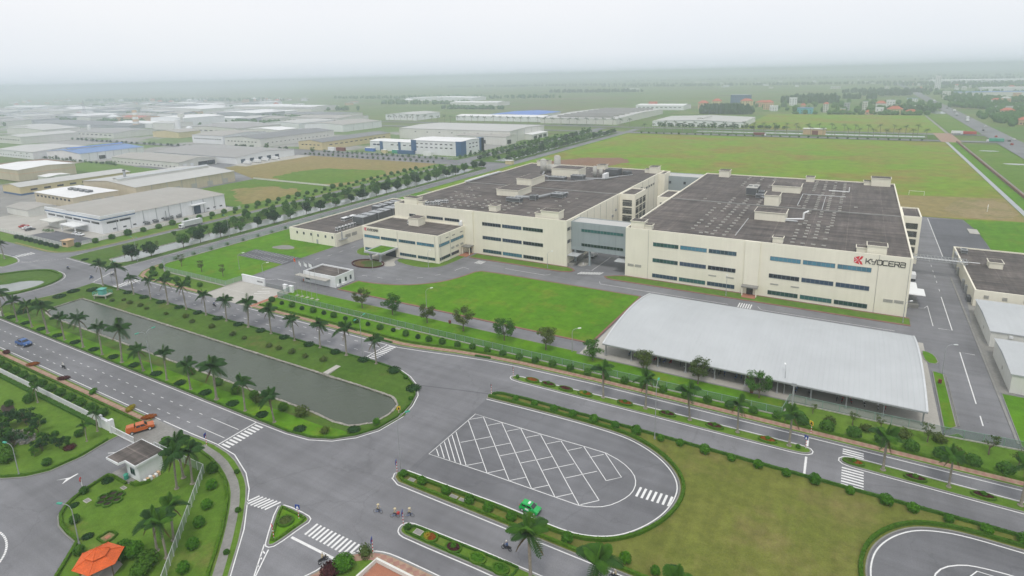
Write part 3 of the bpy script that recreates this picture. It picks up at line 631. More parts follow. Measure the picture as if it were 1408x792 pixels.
for a in (((-76, 49.6), (-71, 43.4)), ((-74.5, 49.2), (-71, 43.4)), ((-75.2, 48.6), (-74.3, 48.4)), ((-74.4, 47.6), (-73.8, 47.4)), ((-73.4, 46.4), (-73, 46.2))): line(a, 0.2, 'lane_line')
zebra([(-71.9+0.85*i, 55.55, 0.0, 1.35, 0.4) for i in range(13)]); line([(-73.4, 52.75), (-63.9, 52.85)], 0.45, 'stop_line')
zebra([(-86.9+0.78*i, 55.5+0.12*i, 0.45, 1.3, 0.36) for i in range(7)])
line([(-72.5, 60.5), (-70, 66.5), (-69.2, 72.4)], 0.05, 'road_joint'); line([(-85.3, 101.2), (-77, 103.4), (-68.8, 105.4)], 0.35, 'road_joint')
for o in road.children:
    if o.name.startswith('road_joint'): o.data.materials.clear(); o.data.materials.append(MT['asphalt_dark'])
CORNER = smooth_loop([(-68, 43), (-64.6, 48.8), (-63.7, 52.7), (-62.2, 54.8), (-59.6, 56.7), (-57.6, 57.4), (-55, 57.6), (-48, 57.7), (66, 57.8), (66, 38), (-60, 38)], 1)
island('pavement', CORNER, 'brick_paving', white=0.28)
sheet('lawn', smooth_loop([(-63, 49), (-63.4, 50.8), (-61.5, 53.2), (-59, 55.2), (-57.6, 55.5), (-57.9, 53.6), (-58, 47), (-61, 46)], 1), 0.135, 'grass_mid')
pw = MB(); bar(pw, [(-57.9, 51.5), (-57.6, 55.5), (-46, 55.4)], 0.35, 0.1, 0.75); struct('planter_wall', pw, 'wall_offwhite')
sheet('forecourt', [(-57.4, 48), (-57.3, 55.2), (-46, 55.1), (-46, 48)], 0.14, 'brick_plain')

# ---- south side: avenue verge, garden lawns, drive
WESTG = [(-420, 62.2), (-128.6, 62.2), (-128.7, 53), (-127.6, 47.6), (-128.2, 42), (-130.4, 38.9), (-134, 36.4), (-142, 33.6), (-420, 26)]
island('lawn', WESTG, 'grass_mid')
sheet('pavement', [(-419, 60.3), (-128.9, 60.5), (-128.9, 61.6), (-419, 61.4)], 0.133, 'brick_paving')
sheet('drive_apron', [(-128.3, 62.4), (-117.6, 62.2), (-117.6, 54.6), (-128.3, 54.8)], 0.02, 'concrete_dark')
GARD = [(-117.3, 61.8), (-115.3, 62.2)] + smooth_loop([(-107.7, 62.6), (-101, 61.9), (-94, 59.3), (-89.5, 56.7), (-81.6, 49.8), (-75.3, 42.9), (-60, 26)], 1, False) + [(-95, 26)] + [(-98.8, 30.2), (-103.6, 35.0), (-107, 35.1), (-110.2, 35.5), (-112.9, 36.6), (-115.1, 38.7), (-116.4, 42.0), (-117.1, 46), (-117.2, 47.4), (-110.9, 47.4), (-110.9, 53.6), (-117.3, 53.8)]
island('lawn', GARD, 'grass_mid')
sheet('paving', [(-117.0, 47.5), (-111.0, 47.5), (-111.0, 53.5), (-117.0, 53.5)], 0.1, 'concrete_dark')
struct('stone_path', ribbon(MB(), smooth_loop([(-109.6, 60.9), (-102.3, 60.2), (-95, 57.6), (-90, 54.7), (-83.6, 49), (-77, 42.2), (-64, 28)], 1, False), 1.5, 0.137), 'concrete_dark')
for i, (x, y) in enumerate(arc(-117.0, 23.0, 9.2, 7.2, 95, 10, 22)): link('lane_dash', DASH, road, (x, y, 0), R(5-85*i/22), (0.42, 2.2, 1))
mark('lane_arrow', MB().poly([(-124.3, 41.3), (-123.0, 42.5), (-122.0, 41.3), (-122.4, 42.9), (-122.6, 44.4), (-122.9, 44.3), (-122.9, 43.0)], MK))
line([(-124.5, 50.6), (-123.3, 51.4), (-122.2, 52.2)], 0.2, 'lane_line'); line([(-120.4, 52.0), (-119.6, 53.2)], 0.25, 'lane_line')

# ---- west of the crossing
island('traffic_island', smooth_loop([(-335, 92), (-299.5, 96.8), (-300.6, 102), (-303, 105), (-312, 107), (-335, 106)], 1), 'grass_mid', white=0.3)
WFV = [(-560, 117.2), (-341.5, 117.2), (-310, 117.0), (-302.5, 118.3), (-297.2, 121.8), (-294.8, 127), (-294.3, 135)] + [(-294.3, y) for y in range(150, 408, 16)]
island('lawn', WFV+[(-294.5, 404), (-306.5, 404), (-306.5, 130.5), (-310.5, 125.3), (-560, 125.3)], 'grass_mid')
pavement('pavement', offset(WFV[1:], 0, False), 0.7, 1.7, 'bare_sand', 0.134)
# ------------------------------------------------------------------ the big factory
def win(parent, face, plane, a0, a1, z0, z1, n, glass, name='window', frame='window_frame', out=1):
    """strip window: frame with mullions as the part, glass as its sub-part. face 'y' looks along -Y, 'x' along +X"""
    fr, gl = MB(), MB(); t = 0.09
    def b(mb, u0, u1, w0, w1, d0, d1):
        if face == 'y': mb.box(u0, u1, plane-d1, plane-d0, w0, w1)
        else: mb.box(plane+d0*out if out > 0 else plane-d1, plane+d1 if out > 0 else plane-d0, u0, u1, w0, w1)
    b(fr, a0, a1, z0-t, z0, 0.0, 0.10); b(fr, a0, a1, z1, z1+t, 0.0, 0.10)
    for i in range(n+1):
        u = a0+(a1-a0)*i/n; b(fr, u-0.045, u+0.045, z0, z1, 0.0, 0.08)
    b(gl, a0+.03, a1-.03, z0, z1, 0.0, 0.04)
    w = fr.build(name, frame, parent); gl.build('glass', glass, w)
    return w
def louvre(parent, face, plane, a0, a1, z0, z1, name='vent_grille', m='louvre'):
    mb = MB(); k = max(3, int((z1-z0)/0.16))
    for i in range(k):
        z = z0+(z1-z0)*i/k
        if face == 'y': mb.box(a0, a1, plane-0.09, plane, z, z+(z1-z0)/k*0.62)
        else: mb.box(plane, plane+0.09, a0, a1, z, z+(z1-z0)/k*0.62)
    return mb.build(name, m, parent)
def shell(parent, x0, x1, y0, y1, h, wall='wall_cream', roof='roof_felt', par=0.45, t=0.45, z0=0.0, name='wall', coping=True):
    """walls with a parapet round a sunk roof deck"""
    w = MB(); P = rect(x0, x1, y0, y1); Q = rect(x0+t, x1-t, y0+t, y1-t)
    w.wallring(P, z0, h)
    for i in range(4):
        j = (i+1) % 4
        w.face([(*P[i], h), (*P[j], h), (*Q[j], h), (*Q[i], h)]); w.face([(*Q[j], h-par), (*Q[i], h-par), (*Q[i], h), (*Q[j], h)])
    wo_ = w.build(name, wall, parent)
    r = MB().poly(Q, h-par).build('roof', roof, parent)
    return wo_, r
GB = ('glass_teal', 'glass_blue', 'glass_navy')
VENT = MB().box(-0.6, 0.6, -0.2, 0.2, 0, 0.3).mesh('roof_vent', 'louvre')
def vents(parent, x0, x1, nx, y0, y1, ny, z, skip=0.1, slant=0.0):
    for i in range(nx):
        for j in range(ny):
            if random.random() < skip: continue
            link('roof_vent', VENT, parent, (x0+(x1-x0)*i/max(1, nx-1)+slant*j, y0+(y1-y0)*j/max(1, ny-1), z))
def hut(parent, x0, x1, y0, y1, z, h, name='roof_hut', wall='wall_cream', roof='roof_felt', eave=0.25):
    mb = MB(); mb.mat(0).box(x0, x1, y0, y1, z, z+h).mat(1).box(x0-eave, x1+eave, y0-eave, y1+eave, z+h, z+h+0.22).mat(2).box(x0-eave+.2, x1+eave-.2, y0-eave+.2, y1+eave-.2, z+h+.2, z+h+.235)
    return mb.build(name, [wall, wall, roof], parent)
def duct(parent, pts, r, name='duct', m='steel'): return MB().path(pts, r, 8).build(name, m, parent)
def aircon(parent, x, y, z, w, d, h, name='chiller', m='steel'):
    mb = MB(); mb.mat(0).box(x, x+w, y, y+d, z+0.25, z+h); n = max(1, int(w/1.6))
    mb.mat(1)
    for i in range(n): mb.tube((x+w*(i+.5)/n, y+d/2, z+h), (x+w*(i+.5)/n, y+d/2, z+h+0.18), min(w/n, d)*0.4, n=10)
    mb.box(x+.1, x+w-.1, y-.04, y, z+.5, z+h-.2); mb.box(x+w, x+w+.04, y+.1, y+d-.1, z+.5, z+h-.2)
    mb.mat(0)
    for i in range(4): mb.box(x+(w-.2)*(i % 2), x+(w-.2)*(i % 2)+.2, y+(d-.2)*(i//2), y+(d-.2)*(i//2)+.2, z-0.1, z+.3)
    return mb.build(name, [m, 'steel_dark'], parent)
def pipes_and_seams(parent, face, plane, us, z0, z1):
    for u in us:
        mb = MB()
        if face == 'y': mb.tube((u, plane-0.08, z0), (u, plane-0.08, z1), 0.06, n=6)
        else: mb.tube((plane+0.08, u, z0), (plane+0.08, u, z1), 0.06, n=6)
        mb.build('downpipe', 'louvre', parent)
# stroked letters on a 0..1 height grid (width up to about 0.85)
GLY = {'K': [[(0, 0), (0, 1)], [(0, .46), (.28, .46), (.78, 1)], [(.3, .5), (.8, 0)]], 'Y': [[(0, 1), (.06, .5), (.62, .5)], [(.8, 1), (.56, 0), (.16, 0)]],
       'O': [[(.1, 0), (0, .1), (0, .9), (.1, 1), (.72, 1), (.82, .9), (.82, .1), (.72, 0), (.1, 0)]], 'C': [[(.8, 1), (.1, 1), (0, .9), (0, .1), (.1, 0), (.8, 0)]],
       'E': [[(.8, 1), (.1, 1), (0, .9), (0, .1), (.1, 0), (.8, 0)], [(0, .5), (.72, .5)]], 'R': [[(0, 0), (0, 1), (.7, 1), (.8, .9), (.8, .55), (.7, .45), (0, .45)], [(.5, .45), (.82, 0)]],
       'A': [[(0, .95), (.1, 1), (.7, 1), (.8, .9), (.8, 0), (.1, 0), (0, .1), (0, .45), (.1, .55), (.8, .55)]]}
def lettering(parent, text, x, z, h, plane, adv=1.06, w=0.145, depth=0.14, wide=1.0):
    for k, ch in enumerate(text):
        mb = MB()
        for st in GLY[ch]:
            p = [(x+(k*adv+q[0])*h*wide, z+q[1]*h) for q in st]; tmp = MB(); bar(tmp, p, w*h, 0, depth)
            for f in tmp.f: mb.face([(tmp.v[i][0], plane-tmp.v[i][2], tmp.v[i][1]) for i in f])
            for q in p: mb.box(q[0]-w*h/2, q[0]+w*h/2, plane-depth+.004, plane, q[1]-w*h/2, q[1]+w*h/2)
        mb.build('sign_letter', 'logo_black', parent)
def emblem(parent, x, z, s, plane):
    mb = MB()
    def pl(pts, d): mb.face([(x+p[0]*s, plane-d, z+p[1]*s) for p in pts])
    mb.mat(0); pl([(0, .16), (.5, 0), (.5, 1), (0, .84)], .06); pl([(.5, 0), (1, -.06), (.78, .5), (1, 1.06), (.5, 1)], .06)
    mb.mat(1)
    for a, b in (((.06, .74), (.13, .84)), ((.06, .26), (.13, .16)), ((.62, 1.0), (.74, 1.02)), ((.62, 0), (.74, -.02)), ((.02, .47), (.02, .53))): pl([(.46, .5), a, b], .075)
    pl([(.62, .5), (.84, .36), (.84, .64)], .075)
    return mb.build('sign_emblem', ['logo_red', 'logo_white'], parent)
WX = [(-58.7, -49.9), (-49.2, -40.4), (-39.7, -30.9)]
BAND = [(12.4, 13.65), (6.6, 7.85), (0.95, 2.2)]

# ---- east hall
hb = thing('factory_hall', 'cream factory hall with big black sign letters behind the silver bike shed', 'factory', (0, 0, 0))
wb, rb = shell(hb, -68.8, 17.2, 199, 329, 18.0)
MB().box(-28.2, -23.7, 198.4, 199, 0, 18.0).build('wall_pier', 'wall_cream', hb)
for i, (a, b) in enumerate(WX+[(x+38.1, y+38.1) for x, y in WX]):
    for j, (z0, z1) in enumerate(BAND):
        win(hb, 'y', 199, a, b, z0, z1, 7, [['glass_teal', 'glass_teal', 'glass_navy'], ['glass_blue', 'glass_navy', 'glass_teal'], ['glass_blue', 'glass_navy', 'glass_navy'], ['glass_blue', 'glass_navy', 'glass_teal'], ['glass_blue', 'glass_navy', 'glass_teal'], ['glass_blue', 'glass_navy', 'glass_teal']][i][j])
for a, b, z0, z1 in ((-67.8, -65.6, 3.8, 4.8), (-65.1, -62.8, 3.8, 4.8), (-39.4, -36.9, 4.3, 4.8), (-33.7, -31.2, 4.4, 4.9), (-20, -17.6, 4.3, 4.8), (-14, -11.6, 4.3, 4.8), (11.1, 13.5, 3.8, 4.8), (13.8, 16.2, 3.9, 4.9)): louvre(hb, 'y', 199, a, b, z0, z1)
emblem(hb, 2.5, 14.55, 2.35, 199); lettering(hb, 'KYOCERA', 5.6, 15.0, 1.42, 199, 1.02)
jb = MB().box(-68.4, 16.8, 256.4, 257.3, 17.5, 17.85).build('roof_joint', 'kerb', hb)
# stair towers on both long sides
for (x0, x1, y0, y1, nm) in ((17.2, 23.2, 258, 275, 'stair_tower'), (-74.6, -68.8, 257, 274, 'stair_tower')):
    tw, tr = shell(hb, x0, x1, y0, y1, 17.9, name=nm)
    for j, z in enumerate((1.2, 4.2, 7.2, 10.2, 13.2)): louvre(tw, 'y', y0, x0+1.2, x1-1.0, z, z+2.2, 'window', 'glass_dark')
hut(hb, 5.6, 10.6, 200.2, 204.4, 17.55, 2.6); hut(hb, 2.9, 5.6, 200.8, 203.6, 17.55, 1.5, 'roof_hut'); hut(hb, -67.4, -62.6, 200.4, 204.4, 17.55, 2.6); hut(hb, -62.6, -60, 200.9, 203.4, 17.55, 1.5)
hut(hb, -20.6, -17.6, 201.6, 204, 17.55, 1.7); hut(hb, -30.5, -20, 231.6, 240, 17.55, 3.0); hut(hb, -30.7, -25.2, 258.2, 267, 17.55, 4.2); hut(hb, -31.5, -19.8, 289.4, 300, 17.55, 2.8); hut(hb, -61, -56, 321, 327, 17.55, 3.2); hut(hb, -20, -16.4, 322, 327, 17.55, 2.2); hut(hb, 7.5, 15.2, 321.5, 327.5, 17.55, 3.6); hut(hb, 4.6, 7.4, 322.5, 327, 17.55, 1.6)
aircon(hb, -40.6, 276, 17.6, 4.6, 9.5, 3.6, m='louvre'); aircon(hb, -36, 272, 17.6, 3, 3, 1.6); aircon(hb, -35.6, 277, 17.6, 2.4, 2.4, 2.2)
duct(hb, [(-20, 234, 18.2), (-16, 236, 18.2), (-14.4, 236.5, 18.2), (-14.4, 236.5, 20.4), (-13, 238, 21)], 0.32, m='white_metal'); duct(hb, [(-22, 232.5, 18.0), (-16, 233, 18.0)], 0.22, m='steel_light'); duct(hb, [(-36, 274, 18.3), (-31, 270, 18.3)], 0.35)
duct(hb, [(-18.6, 262, 17.8), (-18.6, 288, 17.8), (-2, 288, 17.8)], 0.12, m='steel_light'); duct(hb, [(-9, 300, 17.9), (-1, 300, 17.9), (-1, 300, 20)], 0.22, m='white_metal'); duct(hb, [(-9.5, 258, 17.7), (-9.5, 286, 17.7)], 0.1, m='steel_light'); duct(hb, [(-32.6, 205, 17.7), (-32.6, 232, 17.7)], 0.1, m='steel_light')
for (x, y) in ((-18, 262), (2, 268), (-42, 205), (-55, 262)): link('roof_vent', VENT, hb, (x, y, 17.55))
vents(hb, -47.5, -36, 4, 204, 254, 12, 17.55, 0.12); vents(hb, -15, -6, 4, 204, 230, 7, 17.55, 0.12, ); vents(hb, -13.5, -5, 3, 232, 254, 6, 17.55, 0.1); vents(hb, -44, -33, 3, 259, 268, 3, 17.55, 0.1); vents(hb, -16, -3.4, 4, 259, 286, 8, 17.55, 0.1); vents(hb, -15, -3, 4, 290, 324, 9, 17.55, 0.12); vents(hb, -46, -34, 3, 300, 324, 6, 17.55, 0.2)
# side door with porch in the front pier, awnings and loading dock
pr = MB(); pr.mat(0).box(-28.4, -23.4, 196.0, 198.5, 3.0, 3.35).mat(1).box(-28.2, -27.9, 196.2, 196.5, 0, 3.0).box(-23.9, -23.6, 196.2, 196.5, 0, 3.0)
por = pr.build('porch', ['concrete_dark', 'wall_cream'], hb); MB().box(-27.0, -25.0, 198.33, 198.4, 0, 2.3).build('door', 'glass_dark', hb); MB().box(-28, -23.8, 194.5, 198.4, 0.0, 0.16).build('step', 'brick_plain', hb)
def awning(parent, x0, x1, y0, y1, z, d=0.12):
    mb = MB(); mb.box(x0, x1, y0, y1, z, z+d)
    for y in (y0+.2, (y0+y1)/2, y1-.2): mb.tube((x0+.1, y, z+.1), (x0+.02, y, z+1.6), .03, n=5)
    return mb.build('awning', 'roof_white', parent)
MB().box(-73.2, -68.8, 199.6, 206.2, 4.4, 4.62).build('awning', 'roof_silver', hb); MB().box(17.2, 22.2, 208, 214.5, 4.2, 4.4).build('awning', 'white_metal', hb); MB().box(17.2, 20.6, 214.6, 221, 4.0, 4.2).build('awning', 'white_metal', hb)
MB().box(17.2, 20.8, 208, 222, 0, 1.1).build('loading_dock', 'concrete_dark', hb)
pipes_and_seams(hb, 'y', 199, [-60.4, 8.9, 16.6], 0, 18); pipes_and_seams(hb, 'x', 17.2, [203, 230, 246], 0, 18)

# ---- west hall
ha = thing('factory_hall', 'cream factory hall with roof tanks, joined to the low entrance block', 'factory', (0, 0, 0))
shell(ha, -176.2, -92, 199, 329, 18.0)
MB().box(-138.4, -134.2, 198.4, 199, 0, 18.0).build('wall_pier', 'wall_cream', ha)
for a in (-129.9, -120.4, -110.9):
    for (z0, z1), g_ in zip(BAND, (('glass_navy', 'glass_navy', 'glass_blue') if a < -120 else ('glass_navy', 'glass_blue', 'glass_teal')) if a < -115 else ('glass_teal', 'glass_navy', 'glass_navy')): win(ha, 'y', 199, a, a+8.8, z0, z1, 7, g_)
for a, b, k in ((-168.0, -164.6, 3), (-158.3, -149.8, 7), (-148.8, -141.4, 6)): win(ha, 'y', 199, a, b, 12.55, 13.6, k, 'glass_navy')
for y0, y1, z0 in ((199.6, 201.9, 13.9), (202.5, 204.7, 13.7), (199.6, 201.9, 9.0), (202.5, 204.7, 8.8)): louvre(ha, 'x', -92, y0, y1, z0, z0+1.3, m='steel_dark')
pipes_and_seams(ha, 'x', -92, [206, 212, 219, 226, 233, 240, 248, 254, 290, 300, 310], 0, 17.6)
for y, z in ((247, 9), (251, 11)): MB().box(-92, -91.4, y, y+.8, z, z+1).build('wall_box', 'steel', ha)
tw, tr = shell(ha, -92, -84.8, 257, 273, 17.9, name='stair_tower')
for z in (1.6, 5.2, 8.8, 12.4):
    louvre(tw, 'y', 257, -90.6, -86.2, z, z+2.0, 'window', 'glass_dark'); louvre(tw, 'y', 257, -90.6, -86.2, z+2.15, z+2.9, 'window', 'glass_dark')
    for y in (258.4, 263.4, 268.4): louvre(tw, 'x', -84.8, y, y+3.9, z, z+2.0, 'window', 'glass_dark'); louvre(tw, 'x', -84.8, y, y+3.9, z+2.15, z+2.9, 'window', 'glass_dark')
shell(ha, -92, -88.6, 318, 329, 17.9, name='stair_tower'); louvre(ha, 'x', -92, 286, 290, 14, 15.4, 'window', 'glass_dark')
for y in (292, 296, 300, 304, 308): louvre(ha, 'x', -92, y, y+2.6, 13.2, 14.3, 'window', 'glass_dark')
MB().box(-175.8, -92.4, 255.6, 256.5, 17.5, 17.85).build('roof_joint', 'kerb', ha); MB().box(-176.6, -174.8, 255, 290, 17.9, 18.5).build('roof_kerb', 'steel_light', ha); MB().box(-178.6, -176.2, 262, 282, 0, 18).build('stair_tower', 'wall_cream', ha)
hut(ha, -103.6, -96, 200.4, 205, 17.55, 3.0); hut(ha, -106.4, -103.6, 201, 203.6, 17.55, 1.7); hut(ha, -129, -125.4, 203, 206.4, 17.55, 2.2); hut(ha, -143.5, -132, 233, 246, 17.55, 2.8); hut(ha, -147.4, -139, 259, 274, 17.55, 3.4)
hut(ha, -168.2, -161.2, 321, 327, 17.55, 3.0); hut(ha, -129.4, -124.6, 322, 327, 17.55, 2.4); hut(ha, -97.6, -93, 319, 325, 17.55, 3.4); hut(ha, -100.4, -97.8, 320, 324, 17.55, 1.8); hut(ha, -171.4, -164.2, 200.2, 204, 17.55, 2.8); hut(ha, -164.2, -161.4, 200.6, 203.4, 17.55, 1.6)
for k in range(3): aircon(ha, -161+1.9*k, 201.5+1.3*k, 17.6, 1.7, 1.2, 1.4, m='white_metal')
for k in range(3): aircon(ha, -159.5+1.8*k, 206.5+1.0*k, 17.6, 1.6, 1.2, 1.3, m='white_metal')
aircon(ha, -132, 222, 17.6, 7, 3, 1.9); aircon(ha, -124, 229, 17.6, 3, 3, 2.2); duct(ha, [(-131, 229, 18.6), (-122, 231, 18.6), (-119, 240, 18.6), (-113, 246, 18.6)], 0.6); aircon(ha, -118, 238, 17.6, 6, 5, 1.9)
tk = ha
for (x, y, r, h) in ((-151.5, 297, 1.7, 7.5), (-147.2, 306, 1.9, 8.4), (-120.2, 296, 1.1, 5.6), (-118.4, 300, 1.0, 3.6)):
    MB().tube((x, y, 17.6), (x, y, 17.6+h), r, n=16).ball((x, y, 17.6+h), r, 16, 6, 0.5).build('tank', 'louvre', ha, True)
MB().tube((-150, 300, 20.2), (-144, 302, 20.2), 2.1, n=16).ball((-150, 300, 20.2), 2.1, 12, 8).ball((-144, 302, 20.2), 2.1, 12, 8).build('tank', 'louvre', ha, True)
hut(ha, -143.5, -127.5, 291, 301, 17.55, 4.2, 'plant_room'); aircon(ha, -139, 278, 17.6, 9, 4, 2.0); aircon(ha, -129, 284, 17.6, 7, 4, 2.4); aircon(ha, -117, 303, 17.6, 7, 7, 3.4, m='steel_dark'); aircon(ha, -109, 308, 17.6, 4, 4, 2.0, m='steel_dark')
duct(ha, [(-139, 281, 18.6), (-147, 287, 18.6), (-149.5, 294, 19)], 0.5); duct(ha, [(-127, 286, 18.2), (-112, 290, 18.2), (-108, 300, 18.2)], 0.35); duct(ha, [(-140, 276, 17.8), (-125, 279, 17.8), (-118, 288, 17.8), (-104, 310, 17.8)], 0.14, m='steel_light')
MB().box(-114, -112.6, 291, 297, 17.6, 20.4).build('screen', 'white_metal', ha)
vents(ha, -160, -146, 5, 203, 228, 7, 17.55, 0.2); vents(ha, -142, -124, 6, 207, 221, 5, 17.55, 0.2); vents(ha, -166, -150, 4, 232, 250, 4, 17.55, 0.5); vents(ha, -112, -100, 3, 206, 240, 5, 17.55, 0.55); vents(ha, -165, -120, 7, 310, 322, 3, 17.55, 0.5)
MB().box(-92, -87.8, 199.4, 207, 4.3, 4.5).build('awning', 'roof_silver', ha); MB().box(-91.9, -89.6, 199.6, 213, 0, 1.1).build('loading_dock', 'concrete_dark', ha)
MB().mat(0).box(-138.0, -134.0, 195.0, 198.4, 3.2, 3.5).mat(1).box(-137.8, -137.5, 195.2, 195.5, 0, 3.2).box(-134.5, -134.2, 195.2, 195.5, 0, 3.2).build('porch', ['concrete_dark', 'wall_cream'], ha); MB().box(-137, -135.2, 198.33, 198.4, 0, 2.3).build('door', 'glass_dark', ha); MB().box(-138, -134, 192.4, 198.3, 0, 0.15).build('step', 'brick_plain', ha)
MB().box(-141, -139.4, 198.0, 199, 11.4, 12.6).tube((-140.2, 198.4, 12.6), (-140.2, 199, 13.2), 0.5, n=10).build('exhaust_duct', 'white_metal', ha)

# ---- bridge and rear link between the halls
hl = thing('link_bridge', 'blue grey enclosed bridge with two strips of green windows between the cream halls', 'bridge', (0, 0, 0))
shell(hl, -91.95, -68.85, 203, 211, 17.0, 'wall_bluegrey', 'roof_grey_light', 0.2, 0.3, 5.9); MB().box(-91.9, -68.9, 203.05, 210.95, 5.85, 6.0).build('soffit', 'wall_grey', hl)
for z in (13.4, 7.75): win(hl, 'y', 203, -87.7, -71.0, z, z+1.05, 13, 'glass_teal')
for x in (-87, -80.5, -74): MB().box(x, x+.04, 202.97, 203, 5.9, 17).build('panel_seam', 'steel_dark', hl)
for x in (-90.5, -84.6): MB().box(x-.35, x+.35, 203.6, 204.3, 0, 5.9).build('column', 'wall_bluegrey', hl)
hr = thing('rear_link', 'blue grey windowless block with two small dark openings at the back between both halls', 'building', (0, 0, 0))
shell(hr, -91.9, -68.9, 326, 338, 15.6, 'wall_bluegrey', 'roof_grey_light', 0.2)
for x in (-88.4, -80.4): win(hr, 'y', 326, x, x+1.3, 11.4, 12.8, 1, 'glass_dark')
ug = thing('traffic_island', 'kerbed grey island with a bollard under the link bridge', 'kerb island', (0, 0, 0)); MB().prism(smooth_loop([(-89.5, 202), (-86.4, 201.4), (-85.4, 206), (-87.6, 214), (-89.6, 213)], 1), 0, 0.16).build('kerb', 'concrete', ug); MB().tube((-87, 203.2, .1), (-87, 203.2, 1.1), .12, n=8).build('bollard', 'white_metal', ug)

# ---- entrance block with canopy
he = thing('entrance_block', 'two storey cream entrance block with blue strip windows and a small sign', 'building', (0, 0, 0))
shell(he, -178, -138.4, 180, 198.95, 11.4)
for a in (-177.1, -167.9, -158.4, -149.0): win(he, 'y', 180, a, a+8.5, 6.75, 7.8, 7, 'glass_blue')
win(he, 'y', 180, -177.2, -172.6, 1.15, 2.2, 4, 'glass_blue'); win(he, 'y', 180, -158.2, -149.7, 1.15, 2.2, 7, 'glass_blue'); win(he, 'y', 180, -148.9, -140.3, 1.15, 2.2, 7, 'glass_blue')
for a, b, z in ((180.6, 187.4, 6.75), (188.4, 197.3, 6.75), (180.6, 187.6, 1.2), (188.4, 193.6, 1.2)): win(he, 'x', -138.4, a, b, z, z+1.1, 6, 'glass_blue' if z > 5 else 'glass_navy')
for a in (185, 189.5, 195): louvre(he, 'x', -138.4, a, a+1.9, 9.3, 9.6, m='steel_dark')
for a in (188.6, 191.6, 195): louvre(he, 'x', -138.4, a, a+2, 3.9, 4.8)
emblem(he, -177, 9.55, 1.35, 180); lettering(he, 'KYOCERA', -175.2, 9.75, 0.86, 180, 1.0)
hut(he, -161.6, -156.4, 190.5, 195.4, 10.95, 3.2); aircon(he, -163.5, 192, 10.95, 1.6, 1.4, 1.4, m='white_metal'); pipes_and_seams(he, 'x', -138.4, [181.4, 187.9], 0, 11.4); pipes_and_seams(he, 'y', 180, [-140.0, -159], 0, 11)
cnp = MB(); cnp.mat(0).box(-168.6, -159.2, 170.2, 179.95, 3.5, 4.15).mat(1).box(-167.6, -160.2, 171.2, 179.4, 4.1, 4.22)
cn_ = cnp.build('canopy', ['wall_grey', 'grass_bright'], he)
for x in (-166.4, -161.3): MB().box(x-.35, x+.35, 171.3, 172.0, 0, 3.5).build('column', 'wall_grey', he)
MB().box(-166, -160.4, 179.9, 180.02, 0, 3.2).build('entrance_glazing', 'glass_dark', he)

# ---- service annex
hx = thing('service_annex', 'long low cream annex with chillers and cooling towers on its dark roof', 'building', (0, 0, 0))
shell(hx, -224, -194.2, 180, 252, 6.0)
shell(hx, -194.2, -178.2, 199.5, 252, 5.6)
for a in (-219.3, -214.9, -210.2, -205.8, -201.1, -196.9): win(hx, 'y', 180, a, a+0.9, 3.6, 4.6, 1, 'glass_dark')
MB().box(-206.6, -205.6, 179.9, 180, 0, 2.1).build('door', 'wall_grey', hx); pipes_and_seams(hx, 'y', 180, [-194.8, -209.0], 0, 6)
for a in (185.5, 189.5): louvre(hx, 'x', -194.2, a, a+3.2, 2.8, 4.4)
MB().box(-194.2, -192.8, 181.5, 186, 2.8, 3.0).build('awning', 'steel', hx); MB().tube((-193.6, 183, 2.9), (-193.6, 183, 6.6), .25, n=8).build('exhaust_duct', 'steel', hx)
for k in range(6): aircon(hx, -199.6, 185+2.0*k, 5.6, 1.4, 1.6, 1.5, m='white_metal')
aircon(hx, -211.4, 200, 5.6, 2.2, 8, 1.6, m='white_metal'); aircon(hx, -207, 203, 5.6, 2.2, 6, 1.5, m='white_metal')
for k in range(3): aircon(hx, -201.5, 198+10.5*k, 5.6, 6.5, 9, 3.8, 'cooling_tower')
for k in range(2): aircon(hx, -212, 222+9*k, 5.6, 5, 7, 3.0, 'cooling_tower')
MB().box(-189, -178.4, 199.2, 199.5, 1, 5.4).build('screen', 'steel', hx)

# ---- bike shed: long barrel roof on columns
sh = thing('bike_shed', 'open bike shed with a long silver barrel roof of ribbed sheet', 'shed', (0, 0, 0))
def shed_z(y): t = (y-155.2)/20.2; return 3.75+2.2*(1-t*t)
ys = [135.0+40.4*i/24 for i in range(25)]; rf = MB(); nx = 70
for i in range(nx):
    xa = -52.2+69.6*i/nx; xb = -52.2+69.6*(i+1)/nx
    for ya, yb in zip(ys[:-1], ys[1:]):
        rf.face([(xa, ya, shed_z(ya)), (xb-.14, ya, shed_z(ya)), (xb-.14, yb, shed_z(yb)), (xa, yb, shed_z(yb))])
        rf.face([(xb-.14, ya, shed_z(ya)), (xb-.07, ya, shed_z(ya)+.03), (xb-.07, yb, shed_z(yb)+.03), (xb-.14, yb, shed_z(yb))]); rf.face([(xb-.07, ya, shed_z(ya)+.03), (xb, ya, shed_z(ya)), (xb, yb, shed_z(yb)), (xb-.07, yb, shed_z(yb)+.03)])
rf.build('roof', 'roof_silver', sh)
for y, nm in ((134.95, 'gutter'), (175.45, 'gutter')): MB().box(-52.3, 17.5, y-.14, y+.14, 3.42, 3.74).build(nm, 'steel', sh)
for x in (-52.2, 17.4):
    e = MB()
    for ya, yb in zip(ys[:-1], ys[1:]): e.face([(x, ya, shed_z(ya)-.3), (x, yb, shed_z(yb)-.3), (x, yb, shed_z(yb)+.1), (x, ya, shed_z(ya)+.1)]); e.face([(x-.2, ya, shed_z(ya)+.1), (x+.2, ya, shed_z(ya)+.1), (x+.2, yb, shed_z(yb)+.1), (x-.2, yb, shed_z(yb)+.1)])
    e.build('verge_trim', 'steel_light', sh)
